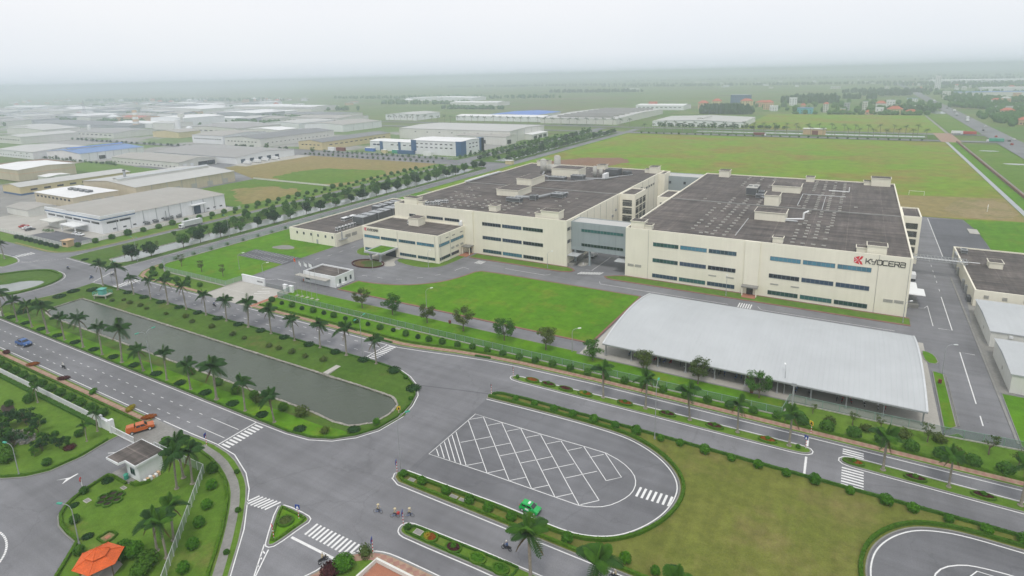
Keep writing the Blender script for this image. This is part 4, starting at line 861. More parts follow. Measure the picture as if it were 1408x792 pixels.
colm = MB().box(-.13, .13, -.13, .13, 0, 3.5).box(-.3, .3, -.3, .3, 0, .3).mesh('column', 'steel')
colt = MB().box(-.13, .13, -.13, .13, 0, 5.5).mesh('column', 'steel')
for i in range(11):
    x = -51.8+6.88*i
    link('column', colm, sh, (x, 136.2, 0.03)); link('column', colm, sh, (x, 174.2, 0.03)); link('column', colt, sh, (x, 155.2, 0.03))
    t = MB()
    for ya, yb in zip(ys[:-1:2], ys[2::2]): t.face([(x, ya, shed_z(ya)-.35), (x, yb, shed_z(yb)-.35), (x, yb, shed_z(yb)-.03), (x, ya, shed_z(ya)-.03)])
    t.build('rafter', 'steel', sh)

# ---- gatehouse, name wall, gate
gh = thing('gatehouse', 'white single storey gatehouse with a dark flat roof beside the flagpoles', 'gatehouse', (0, 0, 0))
shell(gh, -171.2, -155.2, 141.6, 150.8, 4.1, 'wall_white', 'roof_felt', 0.5, 0.35)
MB().box(-173.4, -157.6, 139.4, 141.6, 2.7, 2.9).build('canopy', 'concrete', gh); MB().box(-170.2, -168.0, 141.5, 141.6, 1.1, 2.3).build('window', 'glass_dark', gh); MB().box(-171.9, -171.2, 141.6, 146, 0, 0.8).build('planter', 'brick_plain', gh)
for y in (143.4, 146.2, 148.6): win(gh, 'x', -155.2, y, y+.8, 1.2, 2.6, 1, 'glass_dark')
for y in (142.2, 144.6, 145.6): MB().box(-155.2, -154.6, y, y+.8, 0.2, 0.9).build('aircon_unit', 'white_metal', gh)
for x, z in ((-158, 4.1),): MB().tube((x, 146, 3.6), (x, 146, 6.0), .05, n=6).build('antenna', 'white_metal', gh)
nw = thing('name_wall', 'white wall with a small black company name beside the plaza', 'wall', (0, 0, 0))
MB().box(-192.4, -180.0, 131.3, 131.8, 0, 2.6).box(-192.5, -179.9, 131.2, 131.9, 2.6, 2.75).build('wall', 'wall_white', nw); lettering(nw, 'KYOCERA', -183.9, 1.15, 0.42, 131.3, 1.05, 0.2, 0.04)
sg = thing('sliding_gate', 'low grey folding gate across the plaza entrance', 'gate', (0, 0, 0))
g_ = MB()
for i in range(24): g_.box(-179.6+.42*i, -179.5+.42*i, 131.45, 131.65, 0.1, 1.5)
g_.box(-179.7, -169.4, 131.5, 131.6, 1.4, 1.5).box(-179.7, -169.4, 131.5, 131.6, .3, .4); g_.build('gate_bars', 'steel', sg)
for x in (-168.8, -165.8): 
    p = thing('gate_pillar', 'squat white pillar beside the folding gate', 'pillar', (x, 131.3, 0), 0, 'white gate pillars'); MB().box(-.8, .8, -.4, .4, 0, 2.4).build('shaft', 'wall_white', p); MB().box(-.9, .9, -.5, .5, 2.4, 2.52).build('cap', 'wall_white', p)

# ---- low buildings on the right, pipe rack
rb1 = thing('utility_building', 'long cream utility building with a dark flat roof at the edge of the site', 'building', (0, 0, 0))
shell(rb1, 35.2, 66, 218, 270, 5.2); hut(rb1, 42.5, 46.2, 246, 250.5, 4.75, 2.0); aircon(rb1, 55.5, 238, 4.75, 4, 18, 1.5, m='steel_light'); aircon(rb1, 36.6, 262, 4.75, 2, 3, 1.4)
for x in (37.6, 42, 47): louvre(rb1, 'y', 218, x, x+1.2, 2.8, 3.9)
for y in (230, 236, 250): MB().box(34.6, 35.2, y, y+1.8, 0, 2.4).build('wall_box', 'steel', rb1)
MB().box(34.7, 35.2, 257, 262, 0, 5.4).build('duct', 'steel', rb1); MB().box(34.2, 35.2, 221, 224, 0, 1.6).build('wall_box', 'steel_dark', rb1)
for (y0, y1, h, lab) in ((186.2, 211, 4.4, 'white shed with a low ridged metal roof next to the cream utility building'), (160, 180.4, 4.6, 'white shed with a plain metal roof beside the bright grass corner')):
    w = thing('store_shed', lab, 'shed', (0, 0, 0)); MB().box(34.8, 66, y0, y1, 0, h).build('wall', 'wall_offwhite', w)
    r_ = MB(); ym = (y0+y1)/2
    for a, b, za, zb in ((y0-.3, ym, h+.05, h+.75), (ym, y1+.3, h+.75, h+.05)): r_.face([(34.5, a, za), (66.2, a, za), (66.2, b, zb), (34.5, b, zb)])
    r_.face([(34.55, y0-.3, h+.0), (34.55, y1+.3, h), (34.55, y1+.3, h+.06), (34.55, ym, h+.76), (34.55, y0-.3, h+.06)]); r_.face([(66, y0-.25, h-.2), (34.5, y0-.25, h-.2), (34.5, y0-.25, h+.05), (66, y0-.25, h+.05)])
    r_.build('roof', 'roof_silver', w); MB().box(38.5, 39.3, y0-.4, y0, h-1.2, h-.6).build('wall_lamp', 'white_metal', w); MB().box(34.74, 34.8, y0+9, y0+9.8, 1.4, 2.2).build('vent_grille', 'louvre', w)
pk = thing('pipe_rack', 'grey steel pipe bridge crossing the side road', 'pipe bridge', (0, 0, 0))
pm = MB()
for z in (5.6, 6.6):
    for y in (244, 247): pm.box(19, 36.5, y-.1, y+.1, z, z+.18)
for i in range(18):
    x = 19.2+i; pm.box(x-.06, x+.06, 244, 247, 6.6, 6.75); 
    for y in (244, 247): pm.tube((x, y, 5.7), (x+.9, y, 6.6), .05, n=4)
pm.build('truss', 'steel', pk); MB().path([(17.3, 245.2, 6.05), (36.5, 245.2, 6.05)], .22).path([(17.3, 246, 6.05), (40, 246, 6.05)], .16).build('pipes', 'steel_light', pk)
for x in (20, 35.8): MB().box(x-.18, x+.18, 244, 244.3, 0, 5.6).box(x-.18, x+.18, 246.7, 247, 0, 5.6).build('trestle', 'steel', pk)
# ------------------------------------------------------------------ fences, lamps, signs, small buildings
def fence(name, label, pts, h, step, post_m, panel_m, base_m=None, bars=False, z=0.12, rail=True, post=0.06, group=None):
    f = thing(name, label, 'fence', (pts[0][0], pts[0][1], z), 0, group); ox, oy = pts[0]
    P = [(p[0]-ox, p[1]-oy) for p in pts]
    pm = MB().box(-post, post, -post, post, 0, h+.05).mesh('post', post_m)
    for a, b in zip(P[:-1], P[1:]):
        L = math.hypot(b[0]-a[0], b[1]-a[1]); n = max(1, round(L/step)); ang = math.atan2(b[1]-a[1], b[0]-a[0])
        for i in range(n):
            t = i/n; link('post', pm, f, (a[0]+(b[0]-a[0])*t, a[1]+(b[1]-a[1])*t, 0), ang)
        mb = MB()
        if bars:
            k = int(L/bars)
            for i in range(k):
                x = a[0]+(b[0]-a[0])*(i+.5)/k; y = a[1]+(b[1]-a[1])*(i+.5)/k; mb.box(x-.03, x+.03, y-.03, y+.03, .15, h)
        else: mb.face([(a[0], a[1], .1), (b[0], b[1], .1), (b[0], b[1], h), (a[0], a[1], h)])
        mb.build('bars' if bars else 'mesh_panel', panel_m, f)
        if rail:
            r = MB(); bar(r, [a, b], .07, h-.03, h+.04); 
            if bars: bar(r, [a, b], .07, .2, .27)
            r.build('rail', post_m, f)
        if base_m: r = MB(); bar(r, [a, b], .3, -.1, .22); r.build('plinth', base_m, f)
    link('post', pm, f, (P[-1][0], P[-1][1], 0)); return f
fence('mesh_fence', 'long green mesh fence on a pale plinth between trimmed bushes and young trees', [(-166.2, 131), (-165.6, 125.4), (-104, 125.2), (-73.8, 125.3), (-39, 125.7), (-8.5, 126.4), (-7.6, 133.0), (8.5, 133.2), (20.4, 133.5), (33, 134.6), (66, 135.2)], 2.0, 3.0, 'fence_post', 'fence_green', 'concrete')
fence('mesh_fence', 'grey green mesh fence round the lawn with the car park', [(-241.3, 300), (-241.3, 131.4), (-239.5, 129.2), (-230.6, 124.9), (-193.0, 124.9), (-192.6, 131)], 2.0, 3.0, 'fence_post', 'fence_grey_mesh', 'concrete')
fence('bar_fence', 'white bar fence along the garden row of round bushes', [(-420, 55.45), (-140.2, 55.6), (-136, 55.2)], 1.5, 2.6, 'white_metal', 'white_metal', None, 0.22)
fence('mesh_fence', 'pale grey mesh fence bending round the garden corner with palms', [(-116.6, 55.6), (-101.1, 55.9), (-83.7, 38.4), (-70, 24.6)], 1.9, 1.9, 'steel_light', 'fence_grey_mesh', None)
fence('bar_fence', 'pale fence in front of the white factory with the blue stripe', [(-420, 125.6), (-311, 125.4), (-308.4, 128.0)], 1.7, 3, 'wall_offwhite', 'fence_white_mesh', 'concrete')
fence('bar_fence', 'pale fence beside the loading side of the white factory', [(-306.6, 131), (-306.6, 214)], 1.7, 3, 'wall_offwhite', 'fence_white_mesh', 'concrete')

# garden gate and guardhouse
gt = thing('garden_gate', 'white sliding gate with upright bars between white pillars by the guardhouse', 'gate', (-136, 55, 0.05))
MB().box(0, 4.6, -.25, .25, 0, 2.2).box(-.2, .5, -.4, .4, 0, 2.7).box(4.2, 5.0, -.45, .45, 0, 3.0).box(-.1, 4.9, -.3, .3, 2.2, 2.35).build('gate_wall', 'wall_white', gt)
b_ = MB()
for i in range(22): b_.box(5.1+.38*i, 5.18+.38*i, -.25, -.17, .1, 1.7)
b_.box(5, 13.4, -.26, -.16, 1.55, 1.68).box(5, 13.4, -.26, -.16, .15, .3).build('gate_bars', 'white_metal', gt)
gd = thing('guardhouse', 'small white guardhouse with a grey flat roof beside the garden gate', 'guardhouse', (0, 0, 0.05))
MB().prism([(-115.4, 50.2), (-113.4, 50.2), (-113.4, 48.6), (-109.2, 48.6), (-109.2, 53.0), (-115.4, 53.0)], 0, 3.5).build('wall', 'wall_white', gd)
rp = [(-116.6, 46.9), (-112.6, 46.9), (-112.3, 48.0), (-108.8, 48.0), (-108.8, 53.5), (-116.6, 53.5)]
MB().mat(1).prism(rp, 3.5, 3.95).mat(0).poly(offset(ccw(rp), -.18), 3.96).build('roof', ['roof_felt', 'wall_white'], gd)
win(gd, 'y', 48.6, -112.0, -110.6, 1.1, 2.3, 2, 'glass_dark'); win(gd, 'y', 50.2, -115.2, -114.2, 1.1, 2.4, 1, 'glass_dark'); MB().box(-113.42, -113.4, 48.9, 49.9, 0.1, 2.2).build('door', 'glass_dark', gd); MB().tube((-113.9, 50.1, 1.6), (-113.9, 49.8, 1.6), .35, n=10).build('wall_fan', 'steel_dark', gd)
gbn = thing('rubbish_bin', 'green rubbish bin beside the guardhouse wall', 'bin', (-112.6, 47.9, .1)); MB().tube((0, 0, 0), (0, 0, .95), .36, .42, 10).build('body', 'lamp_green', gbn); MB().tube((0, 0, .95), (0, 0, 1.1), .46, .3, 10).build('lid', 'lamp_green', gbn)
for k, (x, y, m_) in enumerate(((-118.6, 55.4, 'car_white'), (-117.6, 54.6, 'cloth_blue'))):
    q = thing('stack_of_sacks', ['white sacks piled behind the guardhouse', 'blue and white sacks piled behind the guardhouse'][k], 'sacks', (x, y, .05))
    for i in range(5): MB().ball((random.uniform(-.6, .6), random.uniform(-.4, .4), .3+.22*(i//2)), .55, 8, 5, .4, .1).build('sack', m_ if i % 2 else 'car_white', q)
wp = thing('wood_pile', 'pile of boards and white crates against the guardhouse side', 'pile', (-108.4, 50.4, .12))
for i in range(6): MB().box(-.3, .4, -1.6+.5*i, -1.2+.5*i, 0, random.uniform(.3, .9)).build('board' if i % 2 else 'crate', 'wall_peach' if i % 2 else 'white_metal', wp)

# tiled garden pavilion: hexagonal two-tier roof laid in courses
gz = thing('garden_pavilion', 'garden pavilion with an orange two tier tiled roof on slim posts', 'pavilion', (-93.3, 34.0, 0.12), R(12), sc=.86)
def tiled_roof(r0, z0, r1, z1, courses):
    mb = MB()
    for k in range(6):
        a0, a1 = R(60*k), R(60*k+60)
        for c in range(courses):
            t0, t1 = c/courses, (c+1)/courses
            ra, rb_ = r0+(r1-r0)*t0, r0+(r1-r0)*t1; za, zb = z0+(z1-z0)*t0+.05, z0+(z1-z0)*t1+.01
            P = [(ra*math.cos(a0), ra*math.sin(a0), za), (ra*math.cos(a1), ra*math.sin(a1), za), (rb_*math.cos(a1), rb_*math.sin(a1), zb), (rb_*math.cos(a0), rb_*math.sin(a0), zb)]
            mb.face(P); mb.face([(P[0][0], P[0][1], za-.06), (P[1][0], P[1][1], za-.06), P[1], P[0]])
    for k in range(6): a = R(60*k); mb.tube((r0*math.cos(a), r0*math.sin(a), z0+.06), (r1*math.cos(a), r1*math.sin(a), z1+.06), .08, n=5)
    return mb
rl = tiled_roof(3.9, 2.7, 1.3, 3.75, 9).build('roof', 'roof_tile', gz); tiled_roof(1.9, 3.85, .12, 4.75, 5).build('upper_roof', 'roof_tile', gz); MB().tube((0, 0, 4.7), (0, 0, 5.2), .1, .03, 6).build('finial', 'roof_tile', gz)
MB().prism([(1.35*math.cos(R(60*k)), 1.35*math.sin(R(60*k))) for k in range(6)], 3.5, 3.9).build('upper_wall', 'wall_offwhite', gz)
for k in range(6): MB().tube((2.9*math.cos(R(60*k)), 2.9*math.sin(R(60*k)), 0), (2.9*math.cos(R(60*k)), 2.9*math.sin(R(60*k)), 2.95), .1, n=8).build('post', 'trunk_tree', gz)
MB().tube((0, 0, 0), (0, 0, .12), 3.2, n=6).build('floor', 'concrete', gz)
tb = thing('stone_table', 'round stone table under the tiled pavilion', 'table', (-92.6, 33.2, .24)); MB().tube((0, 0, .6), (0, 0, .72), .7, n=14).build('top', 'concrete', tb); MB().tube((0, 0, 0), (0, 0, .6), .2, n=8).build('foot', 'concrete', tb)

# street lamps
def street_lamp(label, x, y, h, rz, two=False, m='steel', head='lamp_green', group=None, z=0.1):
    t = thing('street_lamp', label, 'street lamp', (x, y, z), rz, group)
    MB().tube((0, 0, 0), (0, 0, .5), .16, n=8).tube((0, 0, .4), (0, 0, h*.88), .1, .06, 8).build('pole', m, t)
    for s in ((1, -1) if two else (1,)):
        pts = [(0, 0, h*.86), (s*.25, 0, h*.95), (s*.8, 0, h*.995), (s*1.7, 0, h)]
        MB().path(pts, .045, 6).build('arm', m, t)
        hd = MB().box(min(s*1.6, s*2.5), max(s*1.6, s*2.5), -.17, .17, h-.06, h+.1).build('lamp_head', head, t); MB().box(min(s*1.75, s*2.4), max(s*1.75, s*2.4), -.13, .13, h-.09, h-.06).build('lens', 'lamp_glass', hd)
    return t
street_lamp('tall street lamp with two arms in the palm row between road and canal', -150.7, 74.4, 11.5, R(90), True)
street_lamp('tall street lamp beside the crossing at the end of the palm row', -108, 105.5, 11.5, R(-80), True)
street_lamp('tall dark street lamp at the tip of the hedged strip by the bus bay', -68.4, 73.9, 11.8, R(60), False, 'steel')
street_lamp('tall street lamp among the round shrubs north of the bus bay', -29.7, 105.9, 12.2, R(95), False)
street_lamp('green headed lamp on the garden lawn beside the rock pond', -132, 38.6, 6.7, R(190), False)
street_lamp('green headed lamp on the lawn edge near the tiled pavilion', -102.4, 35.2, 7.4, R(200), False)
street_lamp('street lamp with a long arm over the side road east of the bike shed', 22.8, 163.4, 7.5, R(25), False, head='steel_light')
street_lamp('street lamp standing on the bank between the pale canal and the avenue', -255, 127.7, 10.5, R(0), True); street_lamp('street lamp near the far end of the palm row by the crossing', -234.6, 107.4, 8, R(90), False)
for i, y in enumerate((170, 215, 262, 310, 358)): street_lamp('slim street lamp in the tree row along the pale canal', -254.6, y, 10.5, R(0), True, group='canal avenue lamps')
for lab, x, y in (('slim white site lamp at the end of the path by the front lawn', -60.4, 133.9), ('slim lamp in the lawn strip left of the entrance porch of the bike shed hall', -32.5, 193.6), ('slim lamp in the lawn strip at the corner beside the link bridge', -97.6, 193.8), ('slim lamp on the lawn at the corner of the entrance block', -139.6, 174.7), ('slim lamp in the lawn corner below the big sign letters', 16.2, 193.7), ('slim lamp on the apron in front of the bike shed', -9.1, 136.3), ('slim lamp in the front lawn edge beside the path', -114.3, 140.9), ('slim lamp beside the round flower bed of the entrance', -156.2, 161.6), ('slim lamp on the west lawn between car park and fence', -206, 140), ('slim lamp next to the plaza gate', -186.6, 136)):
    street_lamp(lab, x, y, 6.4, R(random.choice((45, 100, 60))), False, 'steel', 'white_metal')
fl = thing('floodlight_pole', 'grey floodlight mast where the mesh fence steps back behind the bike shed apron', 'mast', (-6.8, 129.4, .12)); MB().box(-.16, .16, -.16, .16, 0, 6.4).build('mast', 'steel', fl); MB().box(-.5, .5, -.2, .2, 6.0, 6.6).build('lamp_head', 'steel', fl)

# signs
def sign(label, x, y, rz, shape, col, h=2.4, z=0.1, striped=True, mark_m='logo_white'):
    t = thing('road_sign', label, 'road sign', (x, y, z), rz)
    p = MB()
    for i in range(8): p.mat(i % 2 if striped else 0).tube((0, 0, h*i/8), (0, 0, h*(i+1)/8), .06, n=6, cap=False)
    p.build('post', ['logo_white', 'sign_red' if striped else 'logo_white'], t)
    f = MB()
    if shape == 'round': f.tube((0, -.06, h-.1), (0, -.12, h-.1), .42, n=18)
    else: f.box(-.4, .4, -.12, -.06, h-.5, h+.35)
    pl = f.build('plate', col, t)
    m2 = MB()
    if shape == 'round': m2.box(-.28, .28, -.135, -.125, h-.17, h-.03)
    else: m2.face([(-.28, -.126, h-.38), (.28, -.126, h-.38), (0, -.126, h+.2)])
    m2.build('symbol', mark_m, pl); return t
sign('blue pedestrian crossing sign on the corner lawn by the garden drive', -108.9, 61.6, R(-60), 'square', 'sign_blue')
sign('red no entry sign on the lawn edge inside the garden', -116.4, 42.3, R(-40), 'round', 'sign_red', striped=False)
sign('blue crossing sign on the tip of the triangular traffic island', -75.6, 56.2, R(20), 'square', 'sign_blue')
sign('red no entry sign on the triangular traffic island', -75.7, 51.2, R(-30), 'round', 'sign_red')
sign('blue crossing sign on the brick pavement corner', -59.3, 56.5, R(-60), 'square', 'sign_blue')
sign('blue keep right sign at the tip of the flower bed median', -59.0, 63.4, R(-60), 'square', 'sign_blue')
sign('blue keep right sign below the dark lamp at the hedge tip', -68.7, 73.2, R(-60), 'square', 'sign_blue')
sign('dark post sign at the tip of the hedged strip beside the wide junction', -68.0, 105.5, R(-60), 'square', 'steel_dark'); sign('small sign at the rounded tip of the palm median', -67.6, 115.0, R(-60), 'square', 'steel_dark')
sign('orange and black hazard sign on the curved canal bank', -81.6, 88.9, R(50), 'square', 'sign_yellow', 1.6, mark_m='logo_black'); sign('striped post sign where the palm median is cut for the stop line', -3.1, 116.6, R(-30), 'square', 'sign_blue'); sign('yellow striped post beside the brick pavement at the stop line', -2.6, 122.5, R(-30), 'square', 'sign_yellow', mark_m='logo_black')
bx_ = thing('signal_box', 'white roadside box at the west end of the palm row', 'box', (-233.4, 72.9, .12)); MB().box(-.4, .4, -.3, .3, 0, 1.8).build('cabinet', 'wall_offwhite', bx_); MB().box(-.46, .46, -.36, .36, 1.8, 1.9).build('cap', 'wall_offwhite', bx_)
for lab, x, y in (('red hydrant box on the lawn by the front path', -100.4, 134.2), ('red hydrant box on the grass before the shaded end of the bike shed', -15.5, 133.2), ('red hydrant on the narrow grass strip beside the side road', 21.8, 157.6)):
    q = thing('hydrant_box', lab, 'hydrant', (x, y, .12)); MB().box(-.32, .32, -.2, .2, .2, 1.05).build('cabinet', 'car_maroon', q); MB().box(-.3, .3, -.15, .15, 0, .2).build('foot', 'steel_dark', q)

# flagpoles with flags
for i, (x, y) in enumerate(((-161.4, 130.0), (-159.1, 130.05), (-156.7, 130.1), (-154.4, 130.1), (-151.9, 130.1))):
    t = thing('flagpole', ['flagpole flying the red flag with a yellow star', 'second flagpole from the plaza with a limp white flag', 'third flagpole from the plaza with a limp white flag', 'fourth flagpole from the plaza with a limp white flag', 'bare flagpole farthest from the plaza'][i], 'flagpole', (x, y, .12))
    H = 13.6 if i == 0 else 12.8-(.4*(i == 4)); MB().tube((0, 0, 0), (0, 0, H), .07, .04, 8).ball((0, 0, H+.05), .1, 8, 5).build('pole', 'steel', t); MB().box(-.5, .5, -.5, .5, 0, .15).build('base', 'concrete', t)
    if i < 4:
        f = MB()
        for a in range(6):
            for b in range(4):
                def fp(u, v): return (0.06+u*1.1, .28*math.sin(u*5+i)*u, H-.25-v*1.15-u*u*.55)
                f.face([fp(a/6, b/4), fp((a+1)/6, b/4), fp((a+1)/6, (b+1)/4), fp(a/6, (b+1)/4)])
        fo = f.build('flag', 'flag_red' if i == 0 else 'flag_white', t, True)
        if i == 0:
            s = MB(); s.face([(.5+.26*math.cos(R(90+36*k))*(1 if k % 2 == 0 else .42), -.1+.28*math.sin(.5*5)*.5, H-1.0+.26*math.sin(R(90+36*k))*(1 if k % 2 == 0 else .42)) for k in range(10)]); s.build('star', 'flag_yellow', fo)

# sluice cabin on the canal, culverts, covers
sl_ = thing('sluice_platform', 'small teal railed sluice platform on the canal bank', 'platform', (-222.4, 98.2, 0.1), R(20))
MB().box(-2.6, 2.6, -1.6, 1.6, .9, 1.05).build('deck', 'concrete', sl_)
r_ = MB()
for x in (-2.5, -1.25, 0, 1.25, 2.5):
    for y in (-1.5, 1.5): r_.box(x-.05, x+.05, y-.05, y+.05, 1.05, 2.2)
for z in (1.6, 2.15):
    for y in (-1.5, 1.5): r_.box(-2.5, 2.5, y-.04, y+.04, z, z+.07)
    for x in (-2.5, 2.5): r_.box(x-.04, x+.04, -1.5, 1.5, z, z+.07)
r_.build('railing', 'teal_paint', sl_); MB().box(-1.0, 1.0, -.8, .8, 1.05, 3.0).box(-1.3, 1.3, -1.1, 1.1, 3.0, 3.1).build('cabin', 'teal_paint', sl_); MB().box(-2.4, -2.1, -1.4, -1.1, -.5, .9).box(2.1, 2.4, -1.4, -1.1, -.5, .9).build('leg', 'concrete', sl_)
for lab, x, y, w, d in (('square concrete cover on the garden lawn by the guardhouse', -110.4, 46.2, 1.2, .7), ('pale drain cover beside the honeycomb flower bed', -112.6, 41.2, 1.3, .9), ('drain cover at the tip of the flower bed median', -55.8, 63.3, 1.5, 1.1), ('drain cover in the hedged strip near its tip', -65.0, 72.9, 1.3, .9), ('drain cover pair in the hedged strip south of the bus bay', -55.6, 72.8, 1.5, 1.0), ('drain cover in the hedged strip between the shrubs', -53.8, 72.8, 1.2, 1.0), ('pale drain cover beside the green mesh fence', -112, 124.2, 1.8, .9)):
    q = thing('drain_cover', lab, 'drain cover', (x, y, .12)); MB().box(-w/2, w/2, -d/2, d/2, 0, .07).build('frame', 'concrete', q); MB().box(-w/2+.12, w/2-.12, -d/2+.12, d/2-.12, .07, .085).build('lid', 'concrete_dark', q)
fb = thing('sand_bed', 'rectangular sand bed framed by a low hedge on the garden lawn', 'flower bed', (-99.8, 38.2, .12), R(3)); MB().box(-.9, .9, -.8, .8, 0, .12).build('sand', 'bare_sand', fb); MB().box(-.35, .35, -.35, .35, .1, .2).build('slab', 'brick_plain', fb)
# ------------------------------------------------------------------ plants
# --- royal palms: trunk, crownshaft and separate fronds
def frond(L, rise, droop, n=15, lw=.62):
    mb = MB(); pts = []
    for i in range(n+1):
        t = i/n; pts.append(Vector((L*t*math.cos(rise)*(1-.12*t), 0, L*(math.sin(rise)*t-droop*t*t))))
    for a, b in zip(pts[:-1:2], pts[2::2]): mb.tube(a, b, .035, .025, 4, False)
    for i in range(2, n+1):
        t = i/n; w = lw*(math.sin(math.pi*min(1, t*.9+.12))**.6)+.1
        for s in (-1, 1):
            for hang in (.25, .75):
                p = pts[i]; tip = p+Vector((.28*w+.05, s*w*math.cos(hang), -w*math.sin(hang)+random.uniform(-.05, .05))); q = pts[i]-Vector((L/n*.85, 0, 0))+Vector((0, 0, .01))
                mb.face([p, tip, tip-Vector((.09, 0, 0)), q])
    return mb
FR = [frond(3.4, R(60), .42, 16, .74), frond(3.6, R(36), .58, 16, .76), frond(3.4, R(12), .66, 16, .74), frond(2.9, R(80), .2, 14, .5)]
FRM = [f.mesh('frond', 'palm_leaf') for f in FR]; FRF = [f.mesh('frond', 'palm_leaf_fresh') for f in FR]
def palm_mesh(H):
    t = MB(); n = 9; prev = None
    rr = [.27, .23, .19, .18, .19, .2, .19, .17, .15, .14]; bend = random.uniform(-.12, .12)
    for i in range(n): z0, z1 = H*i/n, H*(i+1)/n; t.tube((bend*(i/n)**2, 0, z0), (bend*((i+1)/n)**2, 0, z1), rr[i], rr[i+1], 9, False)
    t.tube((0, 0, 0), (0, 0, .12), .5, .42, 10); return t.mesh('trunk', 'trunk_palm', True)
def make_palm(H, fresh, nf=14, seed=0, name='royal_palm'):
    random.seed(seed); p = link(name, None); K = []
    K.append(link('trunk', palm_mesh(H), p)); K.append(link('crownshaft', MB().tube((0, 0, H-.05), (0, 0, H+.75), .15, .09, 8).mesh('crownshaft', 'palm_shaft', True), p))
    for i in range(nf):
        k = (0, 1, 1, 2)[i % 4] if i < nf-1 else 3
        src = FRF if (fresh and i % 2 == 0) or k == 3 else FRM
        K.append(link('frond', src[k], p, (0, 0, H+.6+random.uniform(-.12, .12)), i*2.399+random.uniform(-.2, .2), random.uniform(.85, 1.1)))
    for i in range(2): K.append(link('frond', DEAD, p, (0, 0, H+.2), i*2.9+seed, random.uniform(.6, .8)))
    KIDS[p.name] = K; return p
DEAD = frond(3.0, R(-35), .55, 14, .45).mesh('frond', 'leaf_brown')
PALMS = [make_palm(6.7, False, 16, s) for s in (1, 2, 3)]; FPALM = [make_palm(6.3, True, 11, s) for s in (4, 5)]
for p in PALMS+FPALM: p.location = (0, 0, -500)
used = set()
def put(protos, label, cat, x, y, z=0.12, sc=1.0, group=None, k=None):
    pr = protos[random.randrange(len(protos)) if k is None else k % len(protos)]; rz = random.uniform(0, 6.28)
    if pr.name not in used and not isinstance(pr, bpy.types.Mesh):
        used.add(pr.name); pr.location = (x, y, z); pr.rotation_euler = (random.gauss(0, .022), random.gauss(0, .022), rz); pr.scale = (sc, sc, sc) if not hasattr(sc, '__len__') else sc; o = pr
        tag(o, label, cat, group); return o
    sc = (sc*random.uniform(.94, 1.06), sc*random.uniform(.94, 1.06), sc*random.uniform(.92, 1.08)) if not hasattr(sc, '__len__') else sc
    o = dup(pr, (x, y, z), rz, sc); o.rotation_euler = (random.gauss(0, .035), random.gauss(0, .035), rz); tag(o, label, cat, group)
    if not group and 'group' in o: del o['group']
    return o
random.seed(11)
for i in range(14): put(PALMS, 'royal palm in the row between the avenue and the near bank of the canal', 'palm', -234.1+10.06*i+random.uniform(-.3, .3), 73.8, .12, random.uniform(.9, 1.28), 'palms on the near canal bank', i)
for i in range(14): put(PALMS, 'royal palm in the row between the far bank of the canal and the factory road', 'palm', -235.2+10.2*i+random.uniform(-.4, .4), 104.6, .12, random.uniform(.86, 1.2), 'palms on the far canal bank', i+1)
for i, x in enumerate((-44.6, -34.8, -25.2, -15.6, -6.0, 9.7, 19.5, 29.3, 39)): put(FPALM, 'thin crowned royal palm standing in the flower bed median', 'palm', x, 116.0, .12, random.uniform(.92, 1.08), 'palms in the median', i)
for x in (-35.3, -24.9, -14.8): put(FPALM, 'royal palm in the narrow median south of the bus bay', 'palm', x, 63.6, .12, 1.22, 'palms in the southern median')
for i, (x, y) in enumerate(((-101.5, 50.8), (-103.3, 53.2), (-100.2, 53.0))): put(PALMS, 'royal palm in the clump of three beside the guardhouse', 'palm', x, y, .12, .95, 'palms by the guardhouse', i)
for i, (x, y) in enumerate(((-89.9, 40.5), (-87.1, 40.4), (-89.7, 43.1))): put(FPALM if i else PALMS, 'royal palm in the clump of three near the tiled pavilion', 'palm', x, y, .12, .9, 'palms by the pavilion', i)
put(FPALM, 'small palm on the garden lawn near the gate', 'palm', -132.6, 50.6, .12, .52); put(FPALM, 'short palm against the white bar fence near the gate', 'palm', -134.6, 53.6, .12, .6); put(FPALM, 'short palm behind the white bar fence far from the gate', 'palm', -160.2, 53.2, .12, .6)
put(PALMS, 'royal palm on the traffic island west of the crossing', 'palm', -313, 103.6, .12, .95); put(PALMS, 'royal palm at the garden edge west of the canal', 'palm', -244.3, 74.2, .12, 1.0); put(PALMS, 'royal palm beside the western pond', 'palm', -262, 74.6, .12, 1.0)

# --- trimmed shrubs, hedges, beds
def shrub_mesh(r, h, n, leaf, ls=.24, jit=.13, name='shrub'):
    mb = MB(); mb.ball((0, 0, h*.5), r*.8, 10, 6, h*.5/r/.95, .1)
    for _ in range(n):
        v = Vector((random.gauss(0, 1), random.gauss(0, 1), random.gauss(0, 1))).normalized()
        if v.z < -.75: v.z = -v.z
        q = 1+random.uniform(-jit, jit); mb.leaf((v.x*r*q, v.y*r*q, h*.5+v.z*h*.5*q), ls, v, .7)
    return mb.mesh(name, leaf)
SH = {'round': [shrub_mesh(.75, 1.35, 420, 'leaf_shrub') for _ in range(3)], 'dark': [shrub_mesh(.75, 1.3, 420, 'leaf_mid') for _ in range(2)], 'darker': [shrub_mesh(.7, 1.3, 420, 'leaf_dark') for _ in range(2)],
      'low': [shrub_mesh(1.15, .55, 420, 'leaf_dark', .26, .2) for _ in range(3)], 'big': [shrub_mesh(1.3, 2.1, 700, 'leaf_shrub', .3, .14) for _ in range(2)], 'loose': [shrub_mesh(.8, 1.1, 260, 'leaf_olive', .26, .3) for _ in range(2)],
      'red': [shrub_mesh(.95, .6, 360, 'leaf_red', .2)], 'orange': [shrub_mesh(.95, .6, 360, 'leaf_orange', .2)], 'yellow': [shrub_mesh(.95, .6, 360, 'leaf_yellow', .2)], 'light': [shrub_mesh(.8, 1.2, 420, 'leaf_light', .22, .12)]}
